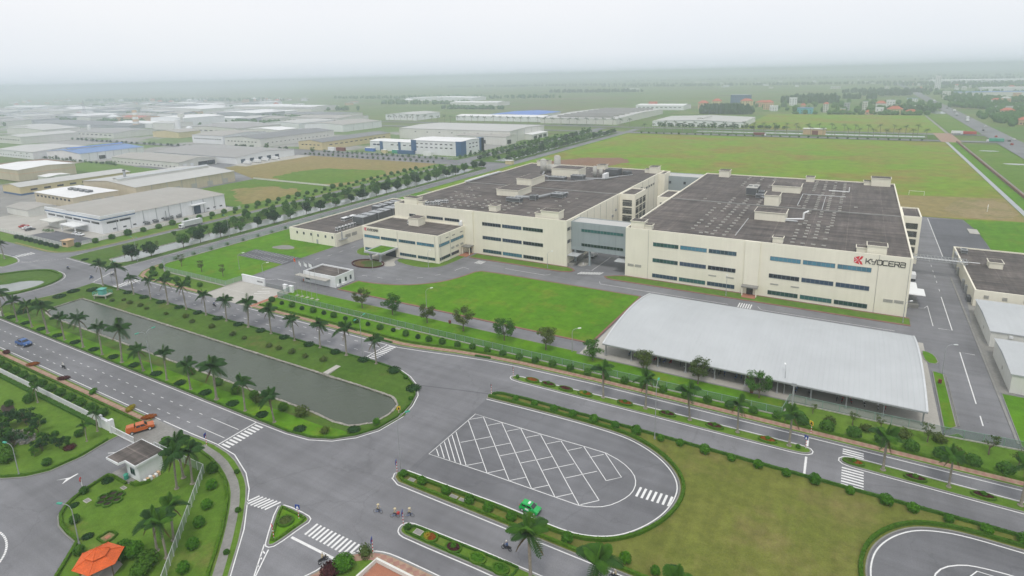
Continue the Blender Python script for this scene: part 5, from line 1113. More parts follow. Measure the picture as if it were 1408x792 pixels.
GROW = {'round': 1.12, 'dark': 1.22, 'darker': 1.3, 'low': 1.15, 'big': 1.2, 'loose': 1.2, 'light': 1.2}
def shrub(kind, label, x, y, sc=1.0, group=None, z=.1, cat='shrub'):
    g_ = GROW.get(kind, 1.0); sc = tuple(q*g_ for q in sc) if hasattr(sc, '__len__') else sc*g_
    s = sc if hasattr(sc, '__len__') else (sc*random.uniform(.94, 1.06), sc*random.uniform(.94, 1.06), sc*random.uniform(.92, 1.08))
    return tag(link('shrub', random.choice(SH[kind]), None, (x, y, z), random.uniform(0, 6.28), s), label, cat, group)
for i in range(13): shrub('low', 'low dark shrub between two palms on the near canal bank', -229.4+10.1*i, 74.2, .95, 'low shrubs on the near canal bank')
for i in range(13):
    if i < 12: shrub('low', 'low dark shrub between two palms on the far canal bank', -218.3+10.15*i, 104.3, 1.0, 'low shrubs on the far canal bank')
for x, y in ((-95.7, 103.6), (-85.6, 98.8)): shrub('low', 'low ring trimmed shrub on the rounded east end of the canal lawn', x, y, 1.2, 'shrubs at the canal end')
for x, y in ((-90.6, 102.0), (-83.0, 94.7)): shrub('round', 'small round bush at the rounded east end of the canal lawn', x, y, .6, 'bushes at the canal end')
for x, y, k in ((-96.3, 74.4, 'low'), (-90.7, 76.1, 'loose'), (-85.9, 79.6, 'low'), (-83.2, 83.6, 'round')): shrub(k, {'low': 'spreading dark shrub at the kerb of the canal lawn curve', 'loose': 'straggly brownish shrub on the canal lawn curve', 'round': 'small round bush on the inner canal lawn curve'}[k], x, y, .9, 'shrubs on the canal lawn curve')
random.seed(5)
for i, (x, y) in enumerate([(-206.9, 99.0), (-201.1, 99.2), (-196.6, 98.7), (-186.0, 98.9), (-172.1, 98.8), (-163.0, 99.2), (-152.2, 98.6), (-147.0, 98.5), (-136.3, 98.4), (-132.4, 98.6), (-127.2, 98.6), (-122.0, 98.6), (-215, 97.4), (-212, 99.6), (-178, 100.4), (-116, 99.4)]): shrub('loose', 'thin young plant on the far canal slope', x, y, random.uniform(.6, .95), 'young plants on the canal slope', .02)
for x, y in ((-129.5, 78.4), (-116.5, 78.6), (-122, 77.8), (-106, 78.2), (-141, 78.6)): shrub('light', 'bushy plant under the palms at the near water edge', x, y, (1.1, 1.1, 1.2), 'plants at the near water edge', -.02)
for x, y in ((-113.5, 78), (-100.5, 78.6)): shrub('loose', 'brown leaved bush at the near water edge', x, y, 1.4, 'brown bushes at the water edge', 0)
for (x, k, lab) in ((-199.1, 'red', 'dark red trimmed bed bush on the avenue verge farthest from the gate'), (-183.6, 'orange', 'orange trimmed bed bush on the avenue verge'), (-167.4, 'red', 'dark red trimmed bed bush between the orange and green ones on the verge'), (-153.2, 'round', 'green trimmed bed bush on the avenue verge'), (-137.2, 'yellow', 'yellow trimmed bed bush on the avenue verge'), (-129.8, 'orange', 'orange trimmed bed bush where the verge meets the drive')): shrub(k, lab, x, 61.75, (1.5, .8, 1.3 if k != 'round' else .62))
for i in range(11): shrub('dark', 'round clipped bush in the row along the white bar fence', -186.9+4.67*i, 57.3, (1.35, 1.2, 1.1), 'bushes along the white fence')
for i in range(4): shrub('dark', 'round clipped bush in the row along the white bar fence', -205.6+4.67*i, 57.3, (1.35, 1.2, 1.1), 'bushes along the white fence')
FB = [(-164.4, 122.0), (-159.3, 121.8), (-154.5, 121.9), (-149.6, 121.7), (-144.5, 121.7), (-140.1, 122.0), (-135.6, 121.8), (-130.8, 121.9), (-126.2, 121.8), (-121.5, 121.9), (-116.4, 121.5), (-111.8, 122.0), (-106.7, 121.5), (-102.4, 121.6)]
for i, (x, y) in enumerate(FB): shrub('dark' if i % 2 == 0 else 'darker', 'clipped bush before the green mesh fence beside the plaza end' if i % 2 == 0 else 'small dark ball bush before the green mesh fence beside the plaza end', x, y, 1.05 if i % 2 == 0 else .72, 'large fence bushes' if i % 2 == 0 else 'small fence bushes')
FB2 = [(-98.5, 121.6), (-94.1, 121.9), (-89.3, 122.3), (-84.8, 122.9), (-80.2, 123.1), (-75.5, 123.3), (-70.7, 123.6), (-66.1, 123.8), (-61.3, 124), (-56.5, 124.1), (-51.8, 124.1), (-47.4, 124.2), (-42.5, 124.3), (-37.9, 124.3), (-33.3, 124.4), (-28.2, 124.4), (-23.4, 124.5), (-18.8, 124.5), (-13.9, 124.6), (-9.2, 124.8)]
for x, y in FB2: shrub('dark', 'round clipped bush in the single row between hedge and green mesh fence', x, y, 1.0, 'clipped bushes before the mesh fence')
for i in range(9): shrub('dark', 'big round bush on the rough grass behind the brick pavement', -4.6+4.75*i, 124.9, (1.4, 1.4, 1.35), 'big round bushes by the pavement')
for x, y in ((-61.5, 105.4), (-56.8, 105.6), (-52.0, 105.6), (-47.5, 105.6), (-42.7, 105.8), (-38.0, 105.9), (-33.5, 105.9), (-28.5, 106.0), (-24.7, 106.2), (-19.9, 106), (-15.0, 106), (-10.3, 106.1), (-5.5, 106.0), (-0.9, 106.2), (4.6, 106.1), (9.9, 105.9), (13.7, 106.0), (18.5, 105.9), (23.3, 105.8), (28, 105.8)): shrub('round', 'round shrub in the grass strip north of the bus bay and lawn', x, y, random.choice((.85, 1.0, 1.15)), 'round shrubs north of the lawn')
for x, y in ((-67.0, 73.0), (-62.6, 72.9), (-57.3, 72.9), (-52.2, 72.8), (-48.4, 72.8), (-43.9, 72.8), (-38.8, 72.9), (-33.8, 73.0), (-28.6, 73.2), (-24.4, 73.4), (-19.8, 73.4), (-15, 73.4)): shrub('round', 'round shrub in the hedged strip south of the bus bay', x, y, random.choice((.8, .95, 1.05)), 'round shrubs south of the bus bay')
for i, (x, y) in enumerate(((-100.1, 56.9), (-95.8, 53.9), (-91.8, 50.3), (-88.9, 47.0), (-85.3, 43.6), (-82.0, 40.0))): shrub('round' if i else 'dark', 'round bush between the mesh fence and the hedge at the garden corner', x, y, 1.1, 'round bushes outside the garden fence')
for x, y in ((-95.6, 58.9), (-86.2, 52.3), (-79.5, 45.4)): shrub('dark', 'small bush on the kerb strip of the garden corner', x, y, .5, 'kerb bushes at the garden corner')
shrub('round', 'round bush behind the guardhouse at the drive', -115.6, 57.4, 1.4)
for lab, k, x, y, s in (('ball bush beside the red no entry sign', 'dark', -115.3, 42.0, .8), ('ball bush at the lawn curve by the lamp', 'dark', -108.5, 37.4, .85), ('ball bush beside the tiled pavilion', 'dark', -100.2, 34.2, .85), ('flat spreading shrub near the guardhouse lawn corner', 'low', -115.0, 45.8, .7), ('small flat shrub near the framed sand bed', 'low', -102.9, 36.7, .6), ('bent flat shrub on the lawn edge opposite the drive', 'low', -113.2, 39.4, .55), ('large dark bush beside the pavilion', 'big', -93.3, 37.4, .95), ('large dark bush touching the one beside the pavilion', 'big', -92.2, 38.2, .85), ('leafy bush south of the palm clump', 'light', -88.3, 38.2, 1.5), ('second leafy bush south of the palm clump', 'light', -87.2, 36.6, 1.4)): shrub(k, lab, x, y, s)
# ring-trimmed beds
def ring_bed(label, x, y, rx, ry, fill, centre=None, ring='leaf_hedge', group=None, ring_h=.42):
    t = thing('flower_bed', label, 'flower bed', (x, y, .11), 0, group); mb = MB(); n = 26
    for i in range(n):
        a = 2*math.pi*i/n
        for _ in range(16): q = random.uniform(.82, 1.05); aa = a+random.uniform(-.15, .15); mb.leaf((rx*q*math.cos(aa), ry*q*math.sin(aa), random.uniform(.05, ring_h)), .2, (0, 0, 1), .7)
    lp = arc(0, 0, rx*.95, ry*.95, 0, 360, 24)[:-1]; bar(mb, lp, .3, 0, ring_h*.9, True); mb.build('hedge_ring', ring, t)
    f = MB(); f.ball((0, 0, .12), 1, 14, 6, .4, .05); f.v = [(q[0]*rx*.84, q[1]*ry*.84, q[2]) for q in f.v]
    for _ in range(170):
        a, q = random.uniform(0, 6.28), math.sqrt(random.random())*.86; f.leaf((rx*q*math.cos(a), ry*q*math.sin(a), .22+.4*(1-q*q)), .2, (0, 0, 1), .8)
    fills = fill if isinstance(fill, (list, tuple)) else [fill]
    if len(fills) > 1:
        for i, fc in enumerate(f.f): f.m[i] = 0 if f.v[fc[0]][0] < 0 else 1
    f.build('planting', list(fills), t)
    if centre: link('centre_bush', random.choice(SH[centre]), t, (0, 0, .1), 0, .62)
    return t
for i, (x, f, c, lab) in enumerate(((-62.5, 'leaf_orange', None, 'orange flower bed at the tip of the palm median'), (-58.2, 'leaf_red', 'round', 'dark red bed with a green ball next to the orange bed at the median tip'), (-53.7, 'leaf_red', None, 'plain dark red bed third from the median tip'), (-48.8, ('leaf_yellow', 'leaf_orange'), 'round', 'half yellow half orange bed with a green ball in the palm median'), (-39.4, 'leaf_orange', 'round', 'orange bed with a green ball between the first two median palms'), (-29.9, 'leaf_red', 'round', 'dark red bed with a green ball before the bike shed lawn'), (-20.1, 'leaf_red', 'round', 'dark red bed with a green ball in the middle of the palm median'), (-9.9, 'leaf_orange', 'round', 'orange bed with a green ball near the stop line gap'), (5.0, ('leaf_olive', 'leaf_orange'), 'round', 'orange and olive bed at the tip of the median by the zebra crossing'), (14.6, 'leaf_red', 'round', 'dark red bed after the first palm beyond the zebra crossing'), (24.3, 'leaf_red', 'round', 'dark red bed after the second palm beyond the zebra crossing'))):
    ring_bed(lab, x, 115.35 if x < -40 else 115.8, 1.75, .85, f, c)
shrub('round', 'small round bush at the very tip of the palm median', -66.3, 114.8, .55); shrub('round', 'small round bush at the end of the palm median by the stop line', -4.4, 116.0, .5)
for (x, f, c, lab) in ((-53.4, ('leaf_yellow', 'leaf_orange'), None, 'yellow and orange ringed bed in the southern median'), (-48.8, 'leaf_red', 'round', 'dark red ringed bed in the southern median'), (-44.3, 'leaf_shrub', None, 'green ringed bed in the southern median'), (-40.2, 'leaf_shrub', 'round', 'green ringed bed with a ball bush in the southern median')): ring_bed(lab, x, 63.2, 1.35, 1.0, f, c)
shrub('loose', 'straggly brown bush on the brick corner behind the blue sign', -60.3, 55.9, (1.5, .9, .6)); shrub('red', 'large dark red bush on the brick corner lawn', -62.2, 50.4, (1.6, 1.5, 2.2)); shrub('big', 'large dark green bush beside the red one on the brick corner lawn', -61.2, 52.2, (1.0, 1.0, .75)); shrub('dark', 'small bush at the tip of the southern median', -57.7, 63.1, .6)
ring_bed('round bed with a brownish bush on the triangular traffic island', -76.9, 54.6, 1.25, 1.25, 'leaf_olive'); ring_bed('large round entrance bed of brown and yellow plants before the canopy', -164.3, 167.6, 7.6, 5.0, ('leaf_brown', 'leaf_olive'), None, 'leaf_red')
# honeycomb bed
hc = thing('honeycomb_bed', 'honeycomb shaped hedge bed with seven dark soil cells on the garden lawn', 'flower bed', (-109.3, 43.4, .12), R(15)); mb = MB()
for k, (cx, cy) in enumerate([(0, 0)]+[(1.42*math.cos(R(60*j)), 1.42*math.sin(R(60*j))) for j in range(6)]):
    cx *= 1.08; hexa = [(cx+.84*math.cos(R(60*j+30)), cy+.8*math.sin(R(60*j+30))) for j in range(6)]; bar(mb, hexa, .26, 0, .36, True)
    for _ in range(70):
        j = random.randrange(6); t = random.random(); a, b = hexa[j], hexa[(j+1) % 6]; mb.leaf((a[0]+(b[0]-a[0])*t+random.uniform(-.16, .16), a[1]+(b[1]-a[1])*t+random.uniform(-.16, .16), random.uniform(.1, .42)), .17, (0, 0, 1), .8)
    MB().poly([(cx+.66*math.cos(R(60*j+30)), cy+.66*math.sin(R(60*j+30))) for j in range(6)], .05).build('soil_cell', 'soil', hc)
mb.build('hedge', 'leaf_light', hc)
# hedges
def hedge(label, pts, w=.5, h=.5, leaf='leaf_hedge', dens=26, closed=False, z=.12, group=None):
    ox, oy = pts[0]; P = resample([(p[0]-ox, p[1]-oy) for p in pts], 1.2, closed); mb = MB(); bar(mb, P, w*.86, 0, h*.93, closed)
    for k, q in enumerate(mb.v): mb.v[k] = (q[0]+random.uniform(-.04, .04), q[1]+random.uniform(-.04, .04), q[2]+random.uniform(-.05, .05)*(q[2] > .1))
    Q = P+([P[0]] if closed else [])
    for a, b in zip(Q[:-1], Q[1:]):
        L = math.hypot(b[0]-a[0], b[1]-a[1]); 
        if L < 1e-4: continue
        nx, ny = -(b[1]-a[1])/L, (b[0]-a[0])/L
        for _ in range(int(L*dens)):
            t, s = random.random(), random.uniform(-1, 1); e = abs(s) > .72
            zz = random.uniform(.05, h) if e else h*random.uniform(.9, 1.08); s2 = math.copysign(1, s)*random.uniform(.9, 1.08) if e else s
            mb.leaf((a[0]+(b[0]-a[0])*t+nx*s2*w/2, a[1]+(b[1]-a[1])*t+ny*s2*w/2, zz), .2, (nx*s2*.8 if e else 0, ny*s2*.8 if e else 0, 1), .7)
    o = mb.build('hedge', leaf); o.location = (ox, oy, z); return tag(o, label, 'hedge', group)
hedge('low clipped kerb hedge between the dashed avenue and the near canal palms', [(-236, 72.75), (-98, 72.8), (-92, 73.6), (-87.6, 75.5), (-84.4, 78.6), (-82.2, 82.4), (-81.2, 88.5), (-82, 93), (-83.6, 96.9), (-86.6, 100.2), (-90.7, 102.7), (-95.4, 104.4)], .45, .34, 'leaf_hedge', 20)
hedge('low dark hedge on the far canal bank beside the factory road', [(-236, 105.0), (-101, 105.0), (-95.6, 104.5)], .4, .34, 'leaf_mid', 20)
hedge('long low hedge between the brick pavement and the lawn before the green mesh fence', [(-165.6, 118.2), (-104.6, 118.3), (-97.6, 119.3), (-88.4, 121.2), (-79.4, 122.4), (-70, 123.2), (-50, 123.95), (66, 124.0)], .55, .5)
hedge('clipped hedge along the inner kerb of the lawn beside the road median', [(-67.6, 105.2), (-66.6, 106.5), (-60, 107.05), (66, 107.35)], .45, .55, 'leaf_mid')
hedge('hedge following the curved kerb round the near bus bay', offset(BAYS, -.75, False), .6, .55, 'leaf_hedge', 30)
hedge('hedge following the curved kerb round the eastern bus bay', offset(BAY2, .85, False), .6, .55, 'leaf_hedge', 30)
hedge('hedge on the road side of the narrow strip south of the bus bay', [(-68.2, 73.0), (-66.6, 71.9), (66, 71.9)], .5, .5, 'leaf_hedge', 28)
hedge('hedge edging the triangular traffic island', offset(ccw(TRI), -.55), .4, .3, 'leaf_hedge', 24, True)
hedge('hedge edging the tip and sides of the southern median', offset(ccw([(-58.6, 63.0), (-57.4, 62.2), (-38, 62.4), (-38, 64.8), (-57, 64.2)]), -.1), .3, .3, 'leaf_mid', 20, True)
hedge('clipped hedge between the garden grass and the brick pavement of the avenue', [(-420, 59.75), (-129.4, 59.9)], .5, .5)
hedge('dark hedge hugging the inner side of the white bar fence', [(-230, 54.6), (-137, 54.7)], .9, .6, 'leaf_mid', 40)
hedge('low hedge along the garden drive edge below the rock pond', [(-129.3, 53), (-128.2, 47.6), (-128.8, 42.2), (-130.9, 39.3), (-134.2, 36.9), (-142, 34.1), (-170, 33)], .4, .4)
hedge('low hedge round the garden lawn facing the drive and guardhouse', [(-111, 47.0), (-116.7, 47.0), (-116.6, 45.8), (-115.9, 42), (-114.7, 39.0), (-112.6, 37.0), (-110, 36.0), (-107, 35.6), (-103.4, 35.5), (-98.4, 30.4), (-94.4, 26)], .5, .45)
hedge('low hedge on the curved outer edge of the garden corner', [(-116.4, 61.2), (-110.7, 60.1), (-103.0, 59.0), (-95.8, 56.5), (-90.6, 53.4), (-84.6, 48.2), (-78.2, 41.4), (-64, 26)], .5, .45)
hedge('short hedge beside the guardhouse corner', [(-110.2, 47.4), (-108.6, 47.6), (-107.6, 49.6)], .5, .6); hedge('low hedge frame round the sand bed', [(-101, 37.2), (-98.7, 37.2), (-98.7, 39.3), (-101, 39.3)], .3, .35, closed=True)
hedge('bright hedge round the western pond lawn', offset(ccw(CANAL3), -.9), 1.0, .5, 'leaf_hedge', 16, True)
hedge('dark clipped strip on the verge outside the factory fence', [(-82, 119.9), (-77.6, 120.5)], .6, .4, 'leaf_mid'); hedge('short clipped strip on the verge before the crossing', [(-112, 115.9), (-107, 115.9)], .6, .4, 'leaf_mid')

# --- trees
def tree_mesh(h, r, trunk_h, n, leaf, ls=.42, clumps=16, flat=.8, seed=0, gap=.0):
    random.seed(seed); tr = MB(); tr.tube((0, 0, 0), (0, 0, trunk_h), .16*h/6, .11*h/6, 8)
    cz = trunk_h+(h-trunk_h)*.5; hz_ = (h-trunk_h)*.55; cs = []
    for i in range(clumps):
        v = Vector((random.gauss(0, 1), random.gauss(0, 1), random.gauss(0, .9))).normalized()*random.uniform(.45, .88)
        c = Vector((v.x*r, v.y*r, cz+v.z*hz_)); cs.append((c, r*random.uniform(.28, .45)))
        tr.tube((0, 0, trunk_h*.92), tuple(c), .05*h/6, .015, 5, False)
    mb = MB()
    for c, cr_ in cs:
        for _ in range(n//clumps):
            v = Vector((random.gauss(0, 1), random.gauss(0, 1), random.gauss(0, flat))); v.normalize(); q = random.random()**.4
            mb.leaf((c.x+v.x*cr_*q, c.y+v.y*cr_*q, c.z+v.z*cr_*q*flat), ls, v*.6+Vector((0, 0, .5)), .62)
    return tr.mesh('trunk', 'trunk_tree'), mb.mesh('crown', leaf)
def make_tree(name, *a, **k):
    t, c = tree_mesh(*a, **k); p = link(name, None, None, (0, 0, -500)); KIDS[p.name] = [link('trunk', t, p), link('crown', c, p)]; return p
YOUNG = [make_tree('young_tree', 6.8, 2.9, 2.0, 2400, 'leaf_olive', .34, 18, .8, seed=21), make_tree('young_tree', 6.6, 3.0, 1.9, 2600, 'leaf_mid', .34, 16, .8, seed=22), make_tree('young_tree', 6.8, 2.8, 2.1, 2200, 'leaf_olive', .34, 15, .8, seed=23)]
THIN = [make_tree('young_tree', 5.6, 1.8, 1.8, 420, 'leaf_olive', .32, 12, .8, seed=31), make_tree('young_tree', 5.8, 1.6, 1.8, 300, 'leaf_olive', .32, 10, .8, seed=32)]
DENSE = [make_tree('round_tree', 5.6, 2.5, 1.5, 3000, 'leaf_dark', .48, 24, .85, seed=41), make_tree('round_tree', 5.2, 2.6, 1.4, 3000, 'leaf_dark', .48, 24, .8, seed=42), make_tree('round_tree', 5.4, 2.4, 1.4, 2000, 'leaf_mid', .42, 20, .85, seed=43)]
BANK = [make_tree('bank_tree', 4.6, 2.3, 1.0, 1500, 'leaf_mid', .46, 18, .85, seed=71), make_tree('bank_tree', 4.2, 2.2, .9, 1400, 'leaf_light', .46, 16, .85, seed=72), make_tree('bank_tree', 5.0, 2.2, 1.2, 1500, 'leaf_shrub', .46, 18, .85, seed=73)]
FAR = [make_tree('avenue_tree', 5.4, 2.5, 1.2, 500, 'leaf_dark', .8, 14, .85, seed=51), make_tree('avenue_tree', 6.0, 2.6, 1.2, 500, 'leaf_mid', .8, 14, .9, seed=52)]
random.seed(3)
for i, x in enumerate((-132.9, -120.3, -106.8, -93.7, -79.9, -67.0)): put(YOUNG, 'young broadleaf tree in the row between the green mesh fence and the front path', 'tree', x, 131.5, .12, random.uniform(.92, 1.08), 'young trees along the front path', i)
for i, x in enumerate((-53.7, -40.4, -27.2, -13.7)): put(YOUNG, 'young broadleaf tree on the grass in front of the bike shed', 'tree', x, 131.9, .12, random.uniform(.76, .95), 'young trees before the bike shed', i+1)
for x, y in ((-230.8, 131.8), (-216.5, 131.1), (-203.7, 131.3)): put(THIN, 'thin young tree on the west lawn inside the fence', 'tree', x, y, .12, 1.0, 'thin trees on the west lawn')
for x, y, s in ((4.6, 129.4, .7), (9.6, 130.6, .62), (17.4, 129.6, .8), (27, 130.2, .85), (31, 128, .7), (36.6, 129.4, .9), (-2.8, 130.4, .5), (41, 128, .8)): put(THIN, 'scrubby young tree on the rough grass outside the bike shed fence', 'tree', x, y, .1, s, 'scrub trees by the shed fence')
for x, y in ((0.5, 128), (7, 128.4), (13.4, 129.4), (22, 127.6), (33, 126.6), (19.4, 131)): shrub('loose', 'straggly bush on the rough grass outside the bike shed fence', x, y, random.uniform(.9, 1.4), 'straggly bushes by the shed fence')
for i, y in enumerate((127, 135.5, 149, 158, 168, 178.5, 188.5, 199, 209, 219.5, 230.5, 241, 252.5, 263, 274, 284, 294, 304, 315, 326, 337, 349, 361, 373, 385, 396)): put(DENSE, 'dense round tree in the row on the east bank of the pale canal', 'tree', -257.4+random.uniform(-.5, .5), y+random.uniform(-1, 1), .1, random.uniform(.95, 1.4), 'round trees on the east canal bank', i)
for i in range(74): put(BANK, 'mixed green tree on the west bank of the pale canal', 'tree', -277.5+random.uniform(-5, 5), 158+i*3.15+random.uniform(-2, 2), .1, random.uniform(.55, 1.15), 'trees on the west canal bank')
for i in range(9): put(THIN, 'thin sapling on the grass bank near the canal crossing', 'tree', -275+random.uniform(-4, 12), 128+i*8+random.uniform(-2, 2), .1, random.uniform(.45, .7), 'saplings on the canal bank')
for i in range(34): shrub('dark', 'small bush in the verge row along the western avenue', -304.2+random.uniform(-.3, .3), 128+7.4*i, random.uniform(1.1, 1.9), 'verge bushes along the western avenue')
for i in range(32): shrub('dark', 'small bush on the outer verge close to the western avenue kerb', -298.6, 176+7.1*i, random.uniform(.7, 1.0), 'outer verge bushes')
for i in range(9): shrub('darker', 'dark round bush in the row before the white factory fence', -350.2+4.9*i, 122.4, 1.15, 'bushes before the white factory')
for i in range(12): shrub('dark', 'small bush on the west fence line of the lawn', -241.9, 136+8*i, .85, 'bushes along the west lawn fence')
for x, y in ((-236.6, 123.5), (-233, 121), (-228.8, 119.9), (-222, 120), (-215, 120), (-208, 120.2), (-201, 120.2), (-225, 122.5), (-212, 122.6), (-236, 126.6)): shrub('dark', 'bush on the lawn between the plaza and the crossing', x, y, random.uniform(.8, 1.4), 'bushes west of the plaza')
for x, y in ((-278, 118.6), (-271, 119.6), (-264, 118.4)): shrub('low', 'low shrub on the grass tip by the crossing', x, y, .9, 'shrubs on the canal tip')
for x, y in ((-238, 96), (-236.5, 91), (-233, 100), (-236, 84), (-231, 78)): shrub('low', 'low spreading shrub on the west end of the canal lawn', x, y, 1.3, 'shrubs at the west canal end')
# --- rock garden bottom left
CL = [make_tree('garden_tree', 3.2, 1.5, .7, 900, 'leaf_dark', .3, 14, .7, seed=61), make_tree('garden_tree', 2.8, 1.2, .6, 800, 'leaf_mid', .3, 12, .8, seed=62)]
put(CL, 'spreading dark cloud tree on the garden lawn', 'tree', -152.2, 47.6, .12, (2.0, 1.5, 1.1), None, 0)
for i, (x, y, s) in enumerate(((-139.1, 46.7, .75), (-137.3, 46.7, .7), (-135.1, 46.7, .85), (-134.2, 47.6, .8), (-137.0, 44.5, .8), (-136.5, 42.9, .75), (-138.8, 44.3, .7), (-140.4, 46.0, .8))): put(CL, 'small dark topiary tree in the cluster on the garden lawn', 'tree', x, y, .12, s, 'topiary trees in the garden cluster', i)
shrub('red', 'reddish bush in the topiary cluster', -132.9, 47.6, 1.2)
for i, (x, y, s) in enumerate(((-149.4, 42.4, 1.3), (-146.9, 42.6, 1.1), (-143.9, 42.4, 1.2), (-143.5, 45.2, 1.0), (-145.2, 47.2, 1.1), (-152.5, 43.6, 1.3), (-151, 47.4, 1.0), (-148.5, 48.6, .9), (-155, 45.5, 1.2), (-147, 40.6, 1.1))): put(CL, 'dark garden tree crowding round the rock pond', 'tree', x, y, .12, s, 'trees round the rock pond', i)
for x, y, s in ((-144.6, 40.6, 1.6), (-141.9, 39.7, 1.6), (-139.4, 39.4, 1.5), (-143, 38.2, 1.4)): shrub('light', 'bright green bush below the rock pond', x, y, s, 'bright bushes below the rock pond')
for lab, x, y, s in (('small ball bush near the topiary cluster', -140.8, 48.4, .7), ('ball bush on the lawn near the gate', -136.1, 50.8, .9), ('ball bush at the drive edge below the topiary', -131.0, 42.8, .85), ('ball bush at the garden edge near the cloud tree', -164.5, 49.3, .9), ('dark wide bush beside the white bar fence', -162.2, 52.3, 1.2)): shrub('dark', lab, x, y, s)
sheet('garden_pond', smooth_loop([(-150.8, 44.2), (-149, 46.6), (-146, 46), (-143.6, 45.4), (-142.4, 43.8), (-146, 43.2)], 1), .14, 'water')
for i in range(16):
    a = i*.4; rk = MB().ball((0, 0, .1), random.uniform(.3, .7), 7, 5, .7, .25).build('rock', 'stone_edge'); rk.location = (-146.8+4.0*math.cos(a)*random.uniform(.85, 1.1), 44.7+1.7*math.sin(a)*random.uniform(.8, 1.2), .12); tag(rk, 'grey rock on the rim of the garden pond', 'rock', 'rocks round the garden pond')
sheet('soil_bed', smooth_loop([(-166.5, 48), (-160.6, 47), (-160.8, 49.2), (-166, 50.2)], 1), .136, 'soil')
for p in PALMS+FPALM+YOUNG+THIN+DENSE+CL+BANK:
    assert p.name in used
# ------------------------------------------------------------------ vehicles and riders
def profile_prism(mb, prof, w, inset=0.0, zt=None):
    """side outline (x,z) swept across the width; points above zt are drawn in"""
    n = len(prof); L = []
    for s in (-1, 1): L.append([(x, s*(w/2-(inset if zt is not None and z > zt else 0)), z) for x, z in prof])
    for i in range(n): j = (i+1) % n; mb.face([L[0][i], L[0][j], L[1][j], L[1][i]])
    mb.face(L[0]); mb.face(list(reversed(L[1]))); return mb
WHEEL = {}
def wheels(t, xs, w, r):
    for x in xs:
        for s in (-1, 1):
            k = (round(r, 2),)
            if k not in WHEEL:
                WHEEL[k] = (MB().tube((0, -.11, 0), (0, .11, 0), r, n=16).mesh('wheel', 'rubber'), MB().tube((0, -.125, 0), (0, .125, 0), r*.58, n=12).mesh('rim', 'steel_light'))
            o = link('wheel', WHEEL[k][0], t, (x, s*(w/2-.1), r)); link('rim', WHEEL[k][1], o)
def car(label, x, y, rz, paint, kind='hatch', name=None, z=.01, cat='car', group=None):
    P = {'hatch': (3.6, 1.6, [(-1.75, .3), (1.55, .3), (1.78, .5), (1.74, .78), (1.0, .95), (.9, 1.0), (-1.62, 1.0), (-1.78, .7)], [(1.0, .97), (.35, 1.47), (-1.35, 1.5), (-1.66, 1.0)], (-1.15, 1.15), .29),
         'sedan': (4.4, 1.75, [(-2.15, .3), (2.0, .3), (2.2, .5), (2.1, .75), (1.1, .92), (-1.5, .95), (-2.12, .9), (-2.2, .55)], [(1.0, .92), (.3, 1.42), (-.9, 1.42), (-1.6, .95)], (-1.35, 1.35), .31),
         'suv': (4.6, 1.85, [(-2.25, .4), (2.1, .4), (2.3, .65), (2.2, .95), (1.2, 1.1), (-2.2, 1.12), (-2.3, .7)], [(1.15, 1.1), (.55, 1.75), (-1.95, 1.78), (-2.2, 1.12)], (-1.4, 1.4), .36),
         'pickup': (5.3, 1.9, [(-2.6, .55), (2.4, .5), (2.62, .75), (2.5, 1.08), (1.45, 1.22), (-.95, 1.24), (-2.62, 1.2)], [(1.35, 1.22), (.75, 1.82), (-.75, 1.84), (-1.0, 1.24)], (-1.6, 1.65), .4)}[kind]
    L, w, body, cab, ax, r = P
    t = thing(name or {'hatch': 'taxi', 'sedan': 'car', 'suv': 'car', 'pickup': 'pickup_truck'}[kind], label, cat, (x, y, z), rz, group)
    profile_prism(MB(), body, w, .09, body[3][1]).build('body', paint, t)
    profile_prism(MB(), cab, w-.22, .1, cab[0][1]+.1).build('cabin', paint, t)
    (fx, fz), (tx, tz), (rx, rzz), (bx, bz) = cab
    def lerp(a, b, u): return a+(b-a)*u
    MB().face([(lerp(fx, tx, .12)+.03, -w/2+.2, lerp(fz, tz, .12)+.02), (lerp(fx, tx, .12)+.03, w/2-.2, lerp(fz, tz, .12)+.02), (lerp(fx, tx, .9)+.03, w/2-.27, lerp(fz, tz, .9)+.02), (lerp(fx, tx, .9)+.03, -w/2+.27, lerp(fz, tz, .9)+.02)]).build('windscreen', 'car_glass', t)
    MB().face([(lerp(bx, rx, .15)-.03, w/2-.2, lerp(bz, rzz, .15)), (lerp(bx, rx, .15)-.03, -w/2+.2, lerp(bz, rzz, .15)), (lerp(bx, rx, .85)-.03, -w/2+.27, lerp(bz, rzz, .85)), (lerp(bx, rx, .85)-.03, w/2-.27, lerp(bz, rzz, .85))]).build('rear_window', 'car_glass', t)
    for s in (-1, 1):
        for u0, u1 in ((.06, .46), (.52, .94)):
            a, b = lerp(bx, fx, u0)*.86, lerp(bx, fx, u1)*.86; c, d = lerp(rx, tx, u0), lerp(rx, tx, u1); zz = fz+.08; y0, y1 = s*(w/2-.1), s*(w/2-.19)
            MB().face([(a, y0, zz), (b, y0, zz), (d, y1, tz-.1), (c, y1, tz-.1)]).build('side_window', 'car_glass', t)
        hx = max(p[0] for p in body); MB().box(hx-.3, hx-.02, s*(w/2-.45)-.17, s*(w/2-.45)+.17, body[2][1]+.02, body[2][1]+.2).build('headlight', 'lamp_lens', t); lx = min(p[0] for p in body)
        MB().box(lx-.02, lx+.1, s*(w/2-.25)-.12, s*(w/2-.25)+.12, .75, .95).build('tail_light', 'car_red', t); MB().box(fx-.35, fx-.15, s*(w/2+.02)-.1, s*(w/2+.02)+.1, fz, fz+.15).build('mirror', paint, t)
    MB().box(min(p[0] for p in body)-.04, max(p[0] for p in body)+.02, -w/2+.12, w/2-.12, .28, .42).build('bumper', 'car_dark', t)
